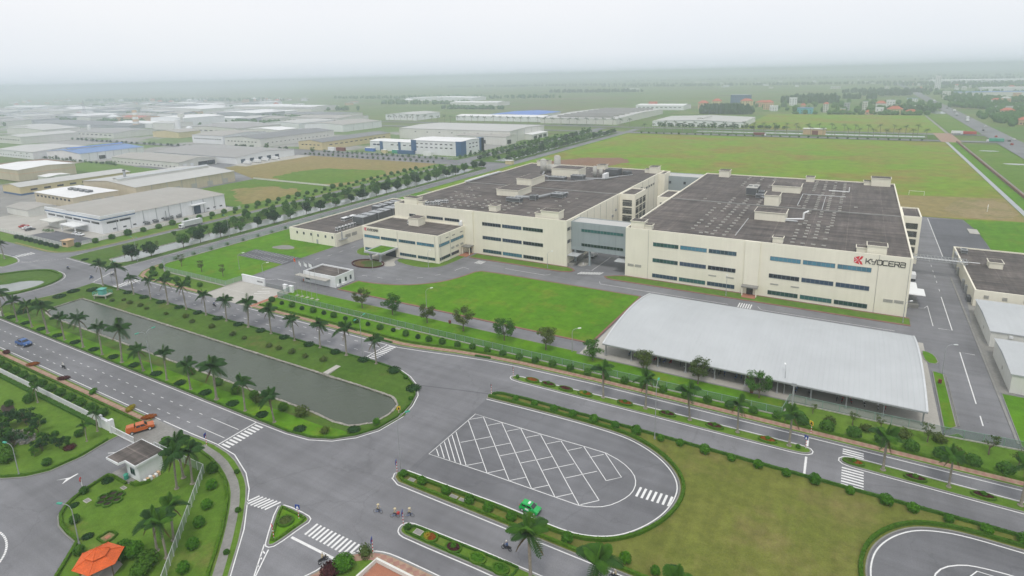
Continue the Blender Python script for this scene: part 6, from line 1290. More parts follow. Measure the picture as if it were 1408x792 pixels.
    wheels(t, ax, w, r); return t, w
tx_, _ = car('green taxi hatchback parked beside the hedge of the bus bay', -42.2, 76.3, R(-1), 'car_green', 'hatch'); MB().box(-.25, .1, -.3, .3, 1.5, 1.62).build('roof_sign', 'car_white', tx_); MB().box(-.6, .1, -.79, -.775, .55, .9).build('door_stripe', 'car_white', tx_)
pk_, w_ = car('orange pickup with a matching bed cover parked on the garden drive', -126.6, 58.2, R(65), 'car_orange', 'pickup', cat='pickup')
profile_prism(MB(), [(-2.55, 1.2), (-1.0, 1.24), (-1.02, 1.8), (-2.4, 1.78)], 1.72, .1, 1.3).build('bed_cover', 'car_orange', pk_)
for s in (-1, 1): MB().face([(-2.3, s*.80, 1.35), (-1.2, s*.80, 1.35), (-1.2, s*.775, 1.68), (-2.25, s*.775, 1.68)]).build('side_window', 'car_glass', pk_)
pb, w_ = car('blue pickup driving along the canal avenue', -201.2, 66.6, R(4), 'car_blue', 'pickup', cat='pickup'); MB().box(-2.5, -1.05, -.75, .75, 1.24, 1.3).build('load_bed', 'car_dark', pb); MB().path([(-1.1, -.7, 1.2), (-1.1, -.7, 2.0), (-1.1, .7, 2.0), (-1.1, .7, 1.2)], .05).build('rack', 'car_dark', pb)
def van_truck(label, x, y, rz, cargo, cabm='car_white', L=7.0, H=2.9, z=.01, w=2.2, name='truck', group=None):
    t = thing(name, label, 'truck', (x, y, z), rz, group); c = L/2
    profile_prism(MB(), [(c-1.7, .5), (c, .5), (c, 1.2), (c-.3, 2.2), (c-1.7, 2.25)], w).build('cab', cabm, t); MB().box(-c, c-1.8, -w/2, w/2, .95, H).build('cargo_box', cargo, t); MB().box(-c, c-1.7, -w/2+.3, w/2-.3, .55, .95).build('chassis', 'car_dark', t)
    MB().face([(c+.01, -w/2+.15, 1.25), (c+.01, w/2-.15, 1.25), (c-.24, w/2-.2, 2.05), (c-.24, -w/2+.2, 2.05)]).build('windscreen', 'car_glass', t); wheels(t, (-c+1.2, c-.9), w, .45); return t
van_truck('long grey box lorry with a white cab on the avenue by the white factory', -292.9, 175.2, R(-91), 'steel_light', 'car_white', 11.5, 3.4, .01, 2.5)
van_truck('small white truck beside the stair tower at the side road', 20.6, 238, R(90), 'car_white', 'car_white', 5.2, 2.5); van_truck('white van truck waiting under the link bridge', -87.6, 214.5, R(90), 'car_white', 'car_white', 5.0, 2.4)
car('small white car parked deep under the link bridge', -82.8, 224, R(90), 'car_white', 'suv'); car('dark car parked beside the white one behind the link bridge', -86.2, 223, R(90), 'car_dark', 'sedan')

# riders: one skinned body per figure
def body_mesh(name, joints, bones, top, legs):
    me = bpy.data.meshes.new(name); me.from_pydata([j[0] for j in joints], bones, [])
    o = bpy.data.objects.new(name, me); COL.objects.link(o)
    sk = o.modifiers.new('skin', 'SKIN'); sd = o.modifiers.new('sub', 'SUBSURF'); sd.levels = 1; sd.render_levels = 1
    for i, j in enumerate(joints): me.skin_vertices[0].data[i].radius = (j[1], j[1]); me.skin_vertices[0].data[i].use_root = (i == 0)
    bpy.context.view_layer.update(); dg = bpy.context.evaluated_depsgraph_get(); m2 = bpy.data.meshes.new_from_object(o.evaluated_get(dg)); bpy.data.objects.remove(o)
    m2.materials.clear()
    for q in (top, legs, 'skin'): m2.materials.append(MT[q])
    for p in m2.polygons:
        c = p.center; p.use_smooth = True; hand = c.x > .47 and c.z > .95
        p.material_index = 2 if c.z > 1.42 or hand else (0 if c.z > .93 or (c.x > .2 and c.z > .9) else 1)
    return m2
SEATED = [((0, 0, .84), .13), ((.06, 0, 1.05), .13), ((.12, 0, 1.28), .14), ((.15, 0, 1.43), .055), ((.17, 0, 1.55), .095), ((.18, 0, 1.66), .085), ((.13, .19, 1.34), .062), ((.33, .25, 1.12), .048), ((.52, .24, 1.04), .04), ((.13, -.19, 1.34), .062), ((.33, -.25, 1.12), .048), ((.52, -.24, 1.04), .04), ((.03, .1, .82), .1), ((.36, .15, .78), .075), ((.26, .15, .34), .05), ((.38, .15, .3), .045), ((.03, -.1, .82), .1), ((.36, -.15, .78), .075), ((.26, -.15, .34), .05), ((.38, -.15, .3), .045)]
BONES = [(0, 1), (1, 2), (2, 3), (3, 4), (4, 5), (2, 6), (6, 7), (7, 8), (2, 9), (9, 10), (10, 11), (0, 12), (12, 13), (13, 14), (14, 15), (0, 16), (16, 17), (17, 18), (18, 19)]
RID = [body_mesh('person', SEATED, BONES, t_, l_) for t_, l_ in (('cloth_khaki', 'cloth_navy'), ('cloth_white', 'cloth_navy'), ('cloth_blue', 'cloth_navy'))]
HAT = MB().tube((0, 0, 0), (0, 0, .17), .24, .02, 12).mesh('conical_hat', 'hat_straw'); HELM = MB().ball((0, 0, 0), .145, 12, 7, .95).mesh('helmet', 'helmet', True)
def rider(label, x, y, rz, k, hat, z=.0, group=None):
    p = thing('person', label, 'person', (x, y, z), rz, group); link('body', RID[k], p); link('conical_hat' if hat else 'helmet', HAT if hat else HELM, p, (.18, 0, 1.66 if hat else 1.65)); return p
def ring(mb, c, r, th, n=16):
    pts = [(c[0]+r*math.cos(2*math.pi*i/n), c[1], c[2]+r*math.sin(2*math.pi*i/n)) for i in range(n+1)]; return mb.path(pts, th, 5)
MOTO = {}
def motorbike(label, x, y, rz, paint='car_dark', z=.0, group=None):
    t = thing('motorbike', label, 'motorbike', (x, y, z), rz, group)
    if paint not in MOTO:
        MOTO[paint] = [('wheel', ring(MB(), (-.6, 0, .29), .25, .05).mesh('wheel', 'rubber')), ('wheel', ring(MB(), (.62, 0, .29), .25, .05).mesh('wheel', 'rubber')),
            ('body', profile_prism(MB(), [(-.85, .62), (-.45, .45), (.1, .32), (.35, .4), (.5, .75), (.55, 1.0), (.42, 1.0), (.25, .6), (-.1, .62), (-.8, .76)], .24).mesh('body', paint)), ('seat', MB().box(-.72, .05, -.13, .13, .68, .8).mesh('seat', 'rubber')),
            ('handlebar', MB().path([(.45, -.34, 1.04), (.5, 0, 1.0), (.45, .34, 1.04)], .025, 5).path([(.5, 0, 1.0), (.62, 0, .3)], .04, 5).mesh('handlebar', 'steel_dark')), ('headlight', MB().ball((.58, 0, .9), .09, 8, 5).mesh('headlight', 'lamp_lens')), ('exhaust', MB().tube((-.1, -.15, .3), (-.85, -.16, .38), .05, n=6).mesh('exhaust', 'steel'))]
    for nm, me in MOTO[paint]: link(nm, me, t)
    return t
BIKE = None
def bicycle(label, x, y, rz, z=.0, group=None):
    global BIKE
    t = thing('bicycle', label, 'bicycle', (x, y, z), rz, group)
    if BIKE is None:
        BIKE = [('wheel', ring(MB(), (-.52, 0, .33), .31, .022).mesh('wheel', 'rubber')), ('wheel', ring(MB(), (.55, 0, .33), .31, .022).mesh('wheel', 'rubber')), ('frame', MB().path([(-.52, 0, .33), (-.1, 0, .3), (.38, 0, .8), (-.18, 0, .78), (-.1, 0, .3)], .025, 5).path([(-.52, 0, .33), (-.2, 0, .75)], .02, 5).path([(.55, 0, .33), (.4, 0, .95)], .025, 5).mesh('frame', 'car_blue')),
            ('saddle', MB().box(-.32, -.05, -.08, .08, .8, .86).mesh('saddle', 'rubber')), ('handlebar', MB().path([(.48, -.26, 1.0), (.4, 0, .98), (.48, .26, 1.0)], .02, 5).mesh('handlebar', 'steel'))]
    for nm, me in BIKE: link(nm, me, t)
    return t
for lab, x, y, a, hat in (('western cyclist of the three, alone ahead of the pair', -64.7, 63.6, 20, True), ('middle cyclist of the three, with a red basket', -61.5, 64.2, 25, True), ('cyclist close to the blue keep right sign', -59.4, 65.4, 30, True)):
    bicycle('bicycle of the '+lab, x, y, R(a)); rider('khaki clad '+lab+', in a hat', x-.12, y, R(a), 0, hat, .04)
bk = thing('basket', 'red basket on the handlebar of the middle bicycle', 'basket', (-60.95, 64.45, .75)); MB().box(-.2, .2, -.2, .2, 0, .32).build('body', 'car_red', bk)
for lab, x, y, a, k, pm_ in (('on the dashed avenue behind the blue pickup', -174.4, 64.8, 182, 1, 'car_dark'), ('stopped at the line before the brick corner', -64.9, 51.6, 80, 0, 'car_dark'), ('riding past the southern median', -41.4, 67.0, 182, 2, 'car_dark'), ('riding along the hedge kerb near the narrow median palm', -24.7, 69.8, 182, 0, 'car_dark'), ('riding beside the western pond', -270.1, 108.8, 15, 2, 'car_dark'), ('crossing toward the palm row', -248.4, 106.9, -80, 2, 'car_blue'), ('near the stop line of the canal crossing', -244.6, 112.5, 100, 1, 'car_dark'), ('on the factory road by the plaza', -178.5, 110.6, 0, 2, 'car_dark')):
    motorbike('motorbike '+lab, x, y, R(a), pm_); rider('rider of the motorbike '+lab, x-.2*math.cos(R(a)), y-.2*math.sin(R(a)), R(a), k, False, .02)
random.seed(9)
for i in range(46):
    x = -47.5+1.32*i
    if random.random() < .25: continue
    motorbike('parked motorbike in the front row under the silver bike shed', x+random.uniform(-.2, .2), 138.9+random.uniform(-.3, .3)+(3.4 if i % 5 == 0 else 0), R(90+random.uniform(-12, 12)), random.choice(('car_dark', 'car_dark', 'car_red', 'car_white', 'car_blue')), .03, 'motorbikes parked in the shed')
for i in range(5): car(['white car parked at the white factory canopy', 'silver car behind the white one at the factory canopy', 'dark car on the white factory forecourt', 'white van by the fence of the white factory', 'red car on the white factory yard'][i], -331+4.2*i if i < 2 else -352-6*i, 139.5 if i < 2 else 131.5+i, R(10 if i < 2 else 80), ('car_white', 'car_white', 'car_dark', 'car_white', 'car_red')[i], 'sedan', z=.06)
# ------------------------------------------------------------------ fields and roads beyond the factory
sheet('field', [(-240.5, 302), (-178.8, 302), (-178.8, 331), (-66, 331), (-66, 339), (22, 339), (22, 345), (72.6, 345), (72.6, 698), (-240.5, 698)], .10, 'grass_field')
sheet('soil_patch', ragged(smooth_loop([(-232, 400), (-205, 408), (-168, 440), (-158, 470), (-172, 492), (-196, 488), (-225, 455), (-238, 430)], 2), 3.5, 5), .115, 'bare_soil')
sheet('football_pitch', [(22, 345.5), (72.4, 350), (72.4, 409), (22, 399)], .112, 'grass_dry'); sheet('sand_patch', ragged(smooth_loop([(44, 350), (71, 353), (71, 406), (52, 398), (42, 372)], 1), 1.2, 3), .122, 'bare_sand')
sheet('lawn', [(50, 271), (72.6, 271), (72.6, 349), (47, 345), (49.6, 322), (50, 300)], .11, 'grass_bright')
sheet('yard', [(33, 271), (49.6, 271), (49.8, 322), (46.6, 344), (33.2, 342)], .02, 'asphalt_dark'); line([(32.7, 272), (32.9, 342)], .2, z=.03)
MB_ = thing('helipad_slab', 'pale square slab at the corner of the dark yard', 'slab', (48, 323, .1)); MB().box(-1.8, 1.8, -7, 2, 0, .2).build('slab', 'concrete', MB_)
sheet('drain_canal', [(72.8, 250), (75.2, 250), (75.2, 700), (72.8, 700)], .13, 'wall_grey'); sheet('grass_strip', [(75.3, 250), (81.2, 250), (81.2, 700), (75.3, 700)], .12, 'grass_bright')
bw = thing('boundary_wall', 'long red brown boundary wall beside a narrow lane', 'wall', (0, 0, 0)); MB().box(81.4, 82.0, 250, 700, -.5, 1.5).build('wall', 'red_edge', bw); sheet('lane', [(82.2, 250), (85, 250), (85, 1072), (82.2, 1072)], -.3, 'concrete_dark')
sheet('field', [(85.2, 250), (420, 250), (420, 690), (85.2, 690)], -.4, 'grass_tall')
for k, pts in enumerate(([(-306.8, 288), (-306.8, 404), (-470, 404), (-470, 318), (-392, 288)], )): sheet('field', pts, .09, 'grass_dry')
sheet('field', ragged(smooth_loop([(-311, 291), (-310, 349), (-330, 360), (-352, 352), (-380, 352), (-390, 330), (-386, 292)], 1), 2.5, 4), .105, 'grass_tall')
sheet('field', [(-306.8, 216), (-306.8, 287.6), (-392, 287.6), (-392, 216)], .09, 'grass_mid'); sheet('sand_patch', ragged(smooth_loop([(-310, 222), (-310, 262), (-335, 274), (-372, 262), (-352, 240), (-330, 230)], 2), 4.0, 4), .11, 'grass_dry')
wl = fence('low_wall', 'low white wall across the dry grass field', [(-307, 287.8), (-392, 287.8)], 1.2, 4, 'wall_offwhite', 'wall_offwhite')
sheet('yard', [(-420, 125.8), (-307, 125.8), (-307, 214), (-420, 214)], .05, 'concrete'); sheet('yard', [(-560, 125.8), (-420.4, 125.8), (-420.4, 204), (-560, 204)], .045, 'concrete_dark'); sheet('yard', [(-352, 126.4), (-309, 126.4), (-309, 139), (-352, 139)], .06, 'asphalt_dark')
sheet('field', [(-560, 204.4), (-466, 204.4), (-466, 290), (-560, 290)], .05, 'grass_mid'); sheet('field', [(-640, 255), (-560.5, 255), (-560.5, 292), (-640, 292)], .05, 'grass_mid'); sheet('soil_patch', [(-720, 235), (-640.6, 235), (-640.6, 288), (-720, 288)], -.2, 'bare_soil'); sheet('field', [(-720, 215), (-606, 215), (-606, 234.6), (-720, 234.6)], -.25, 'grass_mid')
fence('low_wall', 'white posted fence round the brown field behind the blue roofed factory', [(-640, 290), (-640, 236), (-720, 236)], 1.3, 8, 'wall_offwhite', 'fence_white_mesh', z=0)
# north part of the two-carriageway avenue, cross street and far avenue
sheet('road', rect(-304, -290.4, 440, 760), .0, 'asphalt'); sheet('road', rect(-253, -243, 440, 760), .0, 'asphalt'); sheet('road', rect(-900, -304.2, 409, 421), .02, 'asphalt'); sheet('road', rect(-290.2, -253.2, 409, 428), .01, 'asphalt')
sheet('canal_bank', rect(-290.2, -253.2, 429, 440), .11, 'grass_bank'); sheet('canal_bank', rect(-290.2, -253.2, 440.2, 700), .11, 'grass_bank'); sheet('canal_water', rect(-271, -260, 436, 690), .125, 'water_pale'); sheet('verge', rect(-318, -304.2, 430, 700), .10, 'grass_mid'); sheet('verge', rect(-243, -240.6, 302, 698), .09, 'grass_bright')
sheet('road', rect(-900, 118, 704, 718), .02, 'asphalt'); sheet('road', rect(-900, 118, 772, 786), .02, 'asphalt'); sheet('median', rect(-238, 70, 719, 771), .1, 'grass_bank'); sheet('canal_water', rect(-170, 60, 738, 752), .12, 'water_pale')
sheet('field', rect(-130, 82, 790, 1068), -.2, 'grass_field'); sheet('field', rect(86, 113, 790, 1090), -.2, 'grass_tall'); sheet('plaza', rect(70, 86, 698, 790), .13, 'brick_paving')
sheet('highway', [(112, 560), (133, 560), (135, 3600), (118, 3600)], .05, 'asphalt'); sheet('road', [(134, 700), (420, 640), (420, 655), (134, 716)], .03, 'asphalt')
sheet('fish_pond', smooth_loop([(92, 1120), (116, 1110), (112, 1190), (96, 1230)], 1), -.3, 'water_pale'); sheet('fish_pond', smooth_loop([(160, 1480), (230, 1470), (226, 1530), (165, 1540)], 1), -.3, 'water_pale')
for x, y, s in ((98, 640, 1), (104, 560, 1.3)): sheet('puddle', arc(x, y, 7*s, 3*s, 0, 360, 14)[:-1], -.36, 'water_pale')

# ------------------------------------------------------------------ factories of the estate
def gable(mb, x0, x1, y0, y1, h, rise, axis, ov=.5):
    if axis == 'y':
        xm = (x0+x1)/2; mb.face([(x0-ov, y0-ov, h), (xm, y0-ov, h+rise), (xm, y1+ov, h+rise), (x0-ov, y1+ov, h)]); mb.face([(xm, y0-ov, h+rise), (x1+ov, y0-ov, h), (x1+ov, y1+ov, h), (xm, y1+ov, h+rise)])
    else:
        ym = (y0+y1)/2; mb.face([(x0-ov, y0-ov, h), (x1+ov, y0-ov, h), (x1+ov, ym, h+rise), (x0-ov, ym, h+rise)]); mb.face([(x0-ov, ym, h+rise), (x1+ov, ym, h+rise), (x1+ov, y1+ov, h), (x0-ov, y1+ov, h)])
    return mb
HALLS = []
def mat_estate():
    m, n, b, o = _nt('estate_ground'); v = _coord(n)
    col = _mix(n, _ramp(n, _noise(n, v, 0.011, 4, 0.6), [(0.46, (0, 0, 0)), (0.52, (1, 1, 1))]), (0.27, 0.265, 0.25), (0.10, 0.17, 0.03))
    col = _mix(n, 1.0, col, _ramp(n, _noise(n, v, 0.09, 5, 0.75), [(0.3, (0.75,)*3), (0.7, (1.2,)*3)]), 'MULTIPLY')
    n.links.new(col, b.inputs['Base Color']); b.inputs['Roughness'].default_value = 0.95
mat_estate()
sheet('estate_ground', [(-305, 424), (-305, 640), (-640, 690), (-1300, 1000), (-2300, 1150), (-2300, 560), (-1250, 330), (-880, 290), (-730, 285), (-640, 293), (-480, 293), (-480, 405), (-480, 424)], -.44, 'estate_ground')
def hall(label, x0, x1, y0, y1, h, wall, roof, axis='y', rise=1.6, name='factory_building', cat='factory', wins=(), bays=0, monitor=None, band=None, z=LOW, group=None):
    HALLS.append((x0, x1, y0, y1)); t = thing(name, label, cat, (0, 0, 0), 0, group); w = MB(); w.box(x0, x1, y0, y1, z, h)
    if axis == 'y':
        xm = (x0+x1)/2
        for y in (y0, y1): w.face([(x0, y, h), (x1, y, h), (xm, y, h+rise-.05)])
    else:
        ym = (y0+y1)/2
        for x in (x0, x1): w.face([(x, y0, h), (x, y1, h), (x, ym, h+rise-.05)])
    w.build('wall', wall, t); gable(MB(), x0, x1, y0, y1, h+.06, rise, axis).build('roof', roof, t)
    if monitor: xm = (x0+x1)/2+monitor[0]; m_ = MB(); m_.box(xm-monitor[1], xm+monitor[1], y0+monitor[2], y1-monitor[2], h, h+rise+1.0); m_.mat(1); gable(m_, xm-monitor[1], xm+monitor[1], y0+monitor[2], y1-monitor[2], h+rise+1.02, .7, 'y', .4); m_.build('roof_monitor', ['wall_offwhite', monitor[3]], t)
    for face, a0, a1, n, zc, ww, wh, gm in wins:
        for i in range(n):
            u = a0+(a1-a0)*(i+.5)/n
            (MB().box(u-ww/2, u+ww/2, y0-.12, y0, zc-wh/2, zc+wh/2) if face == 'y' else MB().box(x1, x1+.12, u-ww/2, u+ww/2, zc-wh/2, zc+wh/2)).build('window' if wh < 2.6 else 'door', gm, t)
    if bays:
        k = int((y1-y0)/bays)
        for i in range(1, k): MB().box(x1, x1+.14, y0+(y1-y0)*i/k-.12, y0+(y1-y0)*i/k+.12, 0, h).build('downpipe', 'wall_grey', t)
    if band: MB().box(x0-.1, x1+.1, y0-.1, y0, band[0], band[1]).box(x1, x1+.1, y0, y1, band[0], band[1]).build('band', band[2], t)
    return t
wf = hall('white factory with a blue stripe and warm grey roof at the western crossing', -374.4, -318.5, 146, 213, 7.9, 'wall_white', 'roof_warm', 'y', 1.5, wins=(('x', 148, 160, 2, 5.3, 5.4, .9, 'glass_dark'), ('x', 149, 188, 8, 1.7, 1.5, .7, 'glass_dark'), ('x', 200, 212, 3, 1.7, 1.5, .7, 'glass_dark'), ('x', 193.4, 197.6, 1, 2.3, 4.0, 4.6, 'glass_navy'), ('y', -373, -320, 6, 5.3, 7.2, .9, 'glass_dark')), bays=6.7, z=0)
MB().box(-374.6, -318.2, 145.6, 146, 6.2, 9.2).box(-318.5, -318.2, 146, 162, 6.2, 9.2).build('parapet', 'wall_white', wf); MB().box(-374.8, -318.0, 145.5, 145.6, 7.0, 7.5).box(-318.2, -318.1, 145.6, 162, 7.0, 7.5).build('blue_stripe', 'wall_blue', wf); MB().box(-318.2, -315.6, 191.4, 199.6, 5.4, 5.8).build('canopy', 'wall_white', wf)
MB().box(-346.5, -332, 139.6, 145.6, 3.4, 3.9).box(-346, -345.6, 140, 140.4, 0, 3.4).box(-332.8, -332.4, 140, 140.4, 0, 3.4).build('canopy', 'white_metal', wf); MB().box(-366, -353, 139, 145.6, 3.8, 4.3).box(-365.6, -353.4, 142.5, 145.6, 0, 3.8).build('porch', 'wall_offwhite', wf)
for y in (166, 170.5, 176, 178.5, 183): aircon(wf, -318.3, y, .1, 1.4, 2.2, 1.7)
MB().tube((-317.6, 177.2, 0), (-317.6, 177.2, 5.5), .25, n=8).build('exhaust_duct', 'steel', wf)
bo = thing('gate_booth', 'peach gate booth at the corner of the white factory fence', 'booth', (-309.6, 126.6, .05), R(15)); MB().box(-1.7, 1.7, -1.5, 1.5, 0, 3.0).build('wall', 'wall_peach', bo); MB().box(-2.1, 2.1, -1.9, 1.9, 3.0, 3.25).build('roof', 'wall_peach', bo); MB().box(-1.0, .6, -1.55, -1.5, 1.1, 2.2).build('window', 'glass_dark', bo)
pl_ = thing('planting_bed', 'small kerbed planting bed on the white factory forecourt', 'flower bed', (-352, 136.5, .07)); MB().prism(arc(0, 0, 5, 2.2, 0, 360, 18)[:-1], 0, .25).build('kerb', 'concrete', pl_)
bm = MB()
for _ in range(260): a, q = random.uniform(0, 6.28), math.sqrt(random.random()); bm.leaf((4.6*q*math.cos(a), 1.9*q*math.sin(a), random.uniform(.3, .9)), .5, (0, 0, 1))
bm.build('planting', 'leaf_mid', pl_)
hall('beige factory with a long silver roof ridge vent behind the white factory', -462, -397, 205, 276, 7.6, 'wall_beige', 'roof_grey_light', 'y', 2.2, wins=(('x', 226, 274, 4, 2.0, 4.0, 3.4, 'louvre'),), bays=9, monitor=(4, 3.0, 3, 'roof_silver'), z=0)
ck = thing('chimney', 'thin grey steel chimney rising from the beige factory', 'chimney', (-425, 214, 7)); MB().tube((0, 0, 0), (0, 0, 8.5), .9, .8, 10).build('shaft', 'steel', ck); MB().tube((0, 0, 8.5), (0, 0, 9.2), 1.0, n=10).build('cap', 'steel_dark', ck)
of = hall('beige office with a bright white flat roof beside the white factory', -452, -404, 172, 198, 6.4, 'wall_beige', 'roof_white', 'x', .4, name='office_building', cat='office', wins=(('y', -450, -406, 9, 4.6, 2.6, 1.2, 'glass_dark'), ('x', 174, 196, 3, 2.0, 5, 3.2, 'louvre')), z=0)
for i in range(4): aircon(of, -436+7*i, 184, 6.6, 4, 3, 1.6)
hall('long low cream building with a grey roof and a blue base', -514, -488, 178, 250, 5.8, 'wall_yellow', 'roof_grey_light', 'y', 1.5, wins=(('x', 182, 246, 8, 3.2, 4, 1.2, 'glass_dark'),), z=0, band=(0, 1.2, 'wall_blue'))
hall('tall cream hall with a white roof at the edge of the estate', -612, -562, 206, 246, 9, 'wall_beige', 'roof_white', 'x', 1.4, z=0, band=(5.6, 6.1, 'wall_peach')); hall('small white roofed shed next to the tall cream hall', -556, -541, 216, 232, 3.4, 'wall_offwhite', 'roof_white', 'x', .8, z=0); hall('low pale gatehouse by the parking yard of the estate', -470, -440, 132, 146, 4, 'wall_offwhite', 'roof_dark', 'x', .8, z=0); hall('low shed with a pale arched roof in the concrete yard', -428, -402, 148, 162, 4, 'wall_offwhite', 'roof_warm', 'x', 1.2, z=0)
hall('white factory with a pale blue roof and dark blue ridge', -716, -649, 290, 350, 7.6, 'wall_white', 'roof_blue', 'y', 2.2, wins=(('y', -712, -655, 2, 2.2, 5, 3.6, 'glass_dark'), ('x', 306, 312, 1, 2.2, 6, 3.6, 'glass_dark')), bays=7, monitor=(0, 2.4, 4, 'roof_cobalt')); hall('white factory with small dark windows left of the blue roofed one', -806, -724, 281, 335, 7, 'wall_white', 'roof_grey_light', 'x', 1.8, wins=(('y', -800, -730, 12, 2.2, 2, .8, 'glass_dark'), ('y', -770, -730, 3, 5, 3, .8, 'glass_dark')))
hall('wide grey roofed factory with a row of small dark vents along its side', -607, -501, 297, 332, 5.6, 'wall_offwhite', 'roof_warm', 'x', 2.2, wins=(('y', -605, -505, 17, 1.8, 1.6, .9, 'glass_dark'), ('x', 314, 331, 1, 2.2, 16, 3.8, 'glass_navy'), ('x', 299, 312, 2, 2.2, 3, 3.2, 'wall_white')))
hall('grey roofed warehouse with white loading docks facing the dry field', -606, -478, 336, 400, 6, 'wall_white', 'roof_grey', 'x', 2.6, wins=(('x', 338, 384, 5, 2.2, 4.4, 3.4, 'glass_navy'),))
for i in range(4): van_truck('white box truck backed to the grey warehouse dock', -470+random.uniform(-1, 1), 341+10*i, R(random.choice((0, 180))), 'car_white', 'car_white', 9, 3.4, LOW+.1, 2.5, group='trucks at the warehouse docks')
sheet('yard', rect(-478, -458, 330, 404), .12, 'concrete')
hall('long off white factory with a dark roof beyond the cross street', -640, -577, 438, 548, 9, 'wall_offwhite', 'roof_dark', 'y', 2, wins=(('y', -636, -582, 9, 5.2, 2.6, 1.0, 'glass_dark'), ('x', 445, 540, 16, 3.8, 1.8, .8, 'glass_dark'))); hall('tall white hall with a blank end wall far along the cross street', -702, -625, 611, 690, 9.5, 'wall_white', 'roof_warm', 'y', 2, bays=16); hall('cream fronted factory with a long dark roof', -520, -484, 442, 548, 8, 'wall_yellow', 'roof_dark', 'y', 2, wins=(('y', -517, -487, 5, 5, 3, .9, 'glass_dark'), ('x', 450, 540, 12, 4.6, 4, .9, 'glass_dark')))
hall('huge off white hall behind the blue and white factory', -486, -330, 567, 650, 12, 'wall_offwhite', 'roof_grey_light', 'x', 1.5, wins=(('y', -470, -345, 7, 8.4, 2, .9, 'glass_dark'),), bays=14); hall('low off white wing with a dark loading bay before the canal avenue', -386, -322, 545, 566.5, 8.4, 'wall_offwhite', 'roof_warm', 'x', 1, wins=(('x', 547, 556, 1, 2.6, 8, 4.2, 'glass_dark'), ('y', -384, -340, 2, 2.4, 7, 4, 'glass_dark'))); hall('pale low shed with a white roof beside the canal avenue', -352, -320, 600, 640, 5.5, 'wall_offwhite', 'roof_white', 'y', 1, wins=(('x', 602, 638, 3, 2, 8, 3.4, 'glass_dark'),))
bwf = hall('white factory with blue corner panels and two rows of windows', -374, -316, 452.6, 487, 13, 'wall_white', 'roof_white', 'x', 1.0, wins=(('y', -370, -324, 8, 10, 2.8, .9, 'glass_dark'), ('y', -370, -324, 8, 6.6, 2.8, .9, 'glass_dark'), ('x', 465, 482, 3, 10, 2.8, .9, 'glass_dark'), ('x', 465, 482, 3, 6.6, 2.8, .9, 'glass_dark'), ('x', 466, 471, 1, 1.8, 3, 3.4, 'glass_dark')))
MB().box(-316, -315.7, 452.5, 461, LOW, 13.3).box(-321.5, -315.7, 452.3, 452.6, LOW, 13.3).box(-374.2, -368, 452.3, 452.6, 3, 13.3).build('blue_panel', 'wall_blue', bwf); MB().box(-316, -315.7, 484, 492, LOW, 13.3).box(-321, -315.7, 486.9, 492, LOW, 13.4).build('blue_tower', 'wall_blue', bwf)
lw = hall('low white wing with blue panels next to the two storey blue and white factory', -438, -374.4, 463.6, 487, 9, 'wall_white', 'roof_white', 'x', 1.0, wins=(('y', -434, -424, 2, 5.6, 4, 1.4, 'glass_navy'), ('y', -412, -380, 4, 6, 3.4, 1.0, 'glass_dark')), bays=0); MB().box(-424.4, -420.4, 463.3, 463.6, LOW, 9.2).box(-400, -397, 463.3, 463.6, LOW, 9.2).build('blue_panel', 'wall_blue', lw)
for lab, x, y, c, L in (('green container in the yard of the blue and white factory', -394, 452, 'lamp_green', 7), ('long dark blue container row in the same yard', -378, 449, 'wall_blue', 20), ('white container near the fence of that yard', -350, 447, 'white_metal', 9), ('blue roofed bike shelter in the west corner of the yard', -430, 455, 'roof_cobalt', 12), ('dark red container behind the cream fronted factory', -462, 446, 'car_maroon', 11), ('white container left of the dark red one', -474, 445, 'white_metal', 9), ('yellow cabin by the yard gate', -404, 447, 'wall_yellow', 6)):
    q = thing('container', lab, 'container', (x, y, LOW)); MB().box(-L/2, L/2, -1.4, 1.4, 0, 3.4).build('box', c, q); MB().box(-L/2-.1, L/2+.1, -1.5, 1.5, 3.4, 3.6).build('roof', 'white_metal' if 'dark' not in lab else c, q)
fence('low_wall', 'pale green slatted fence round the blue and white factory', [(-470, 432), (-311.5, 432), (-308, 436), (-308, 545)], 2.0, 5, 'wall_offwhite', 'fence_grey_mesh', z=-.3)
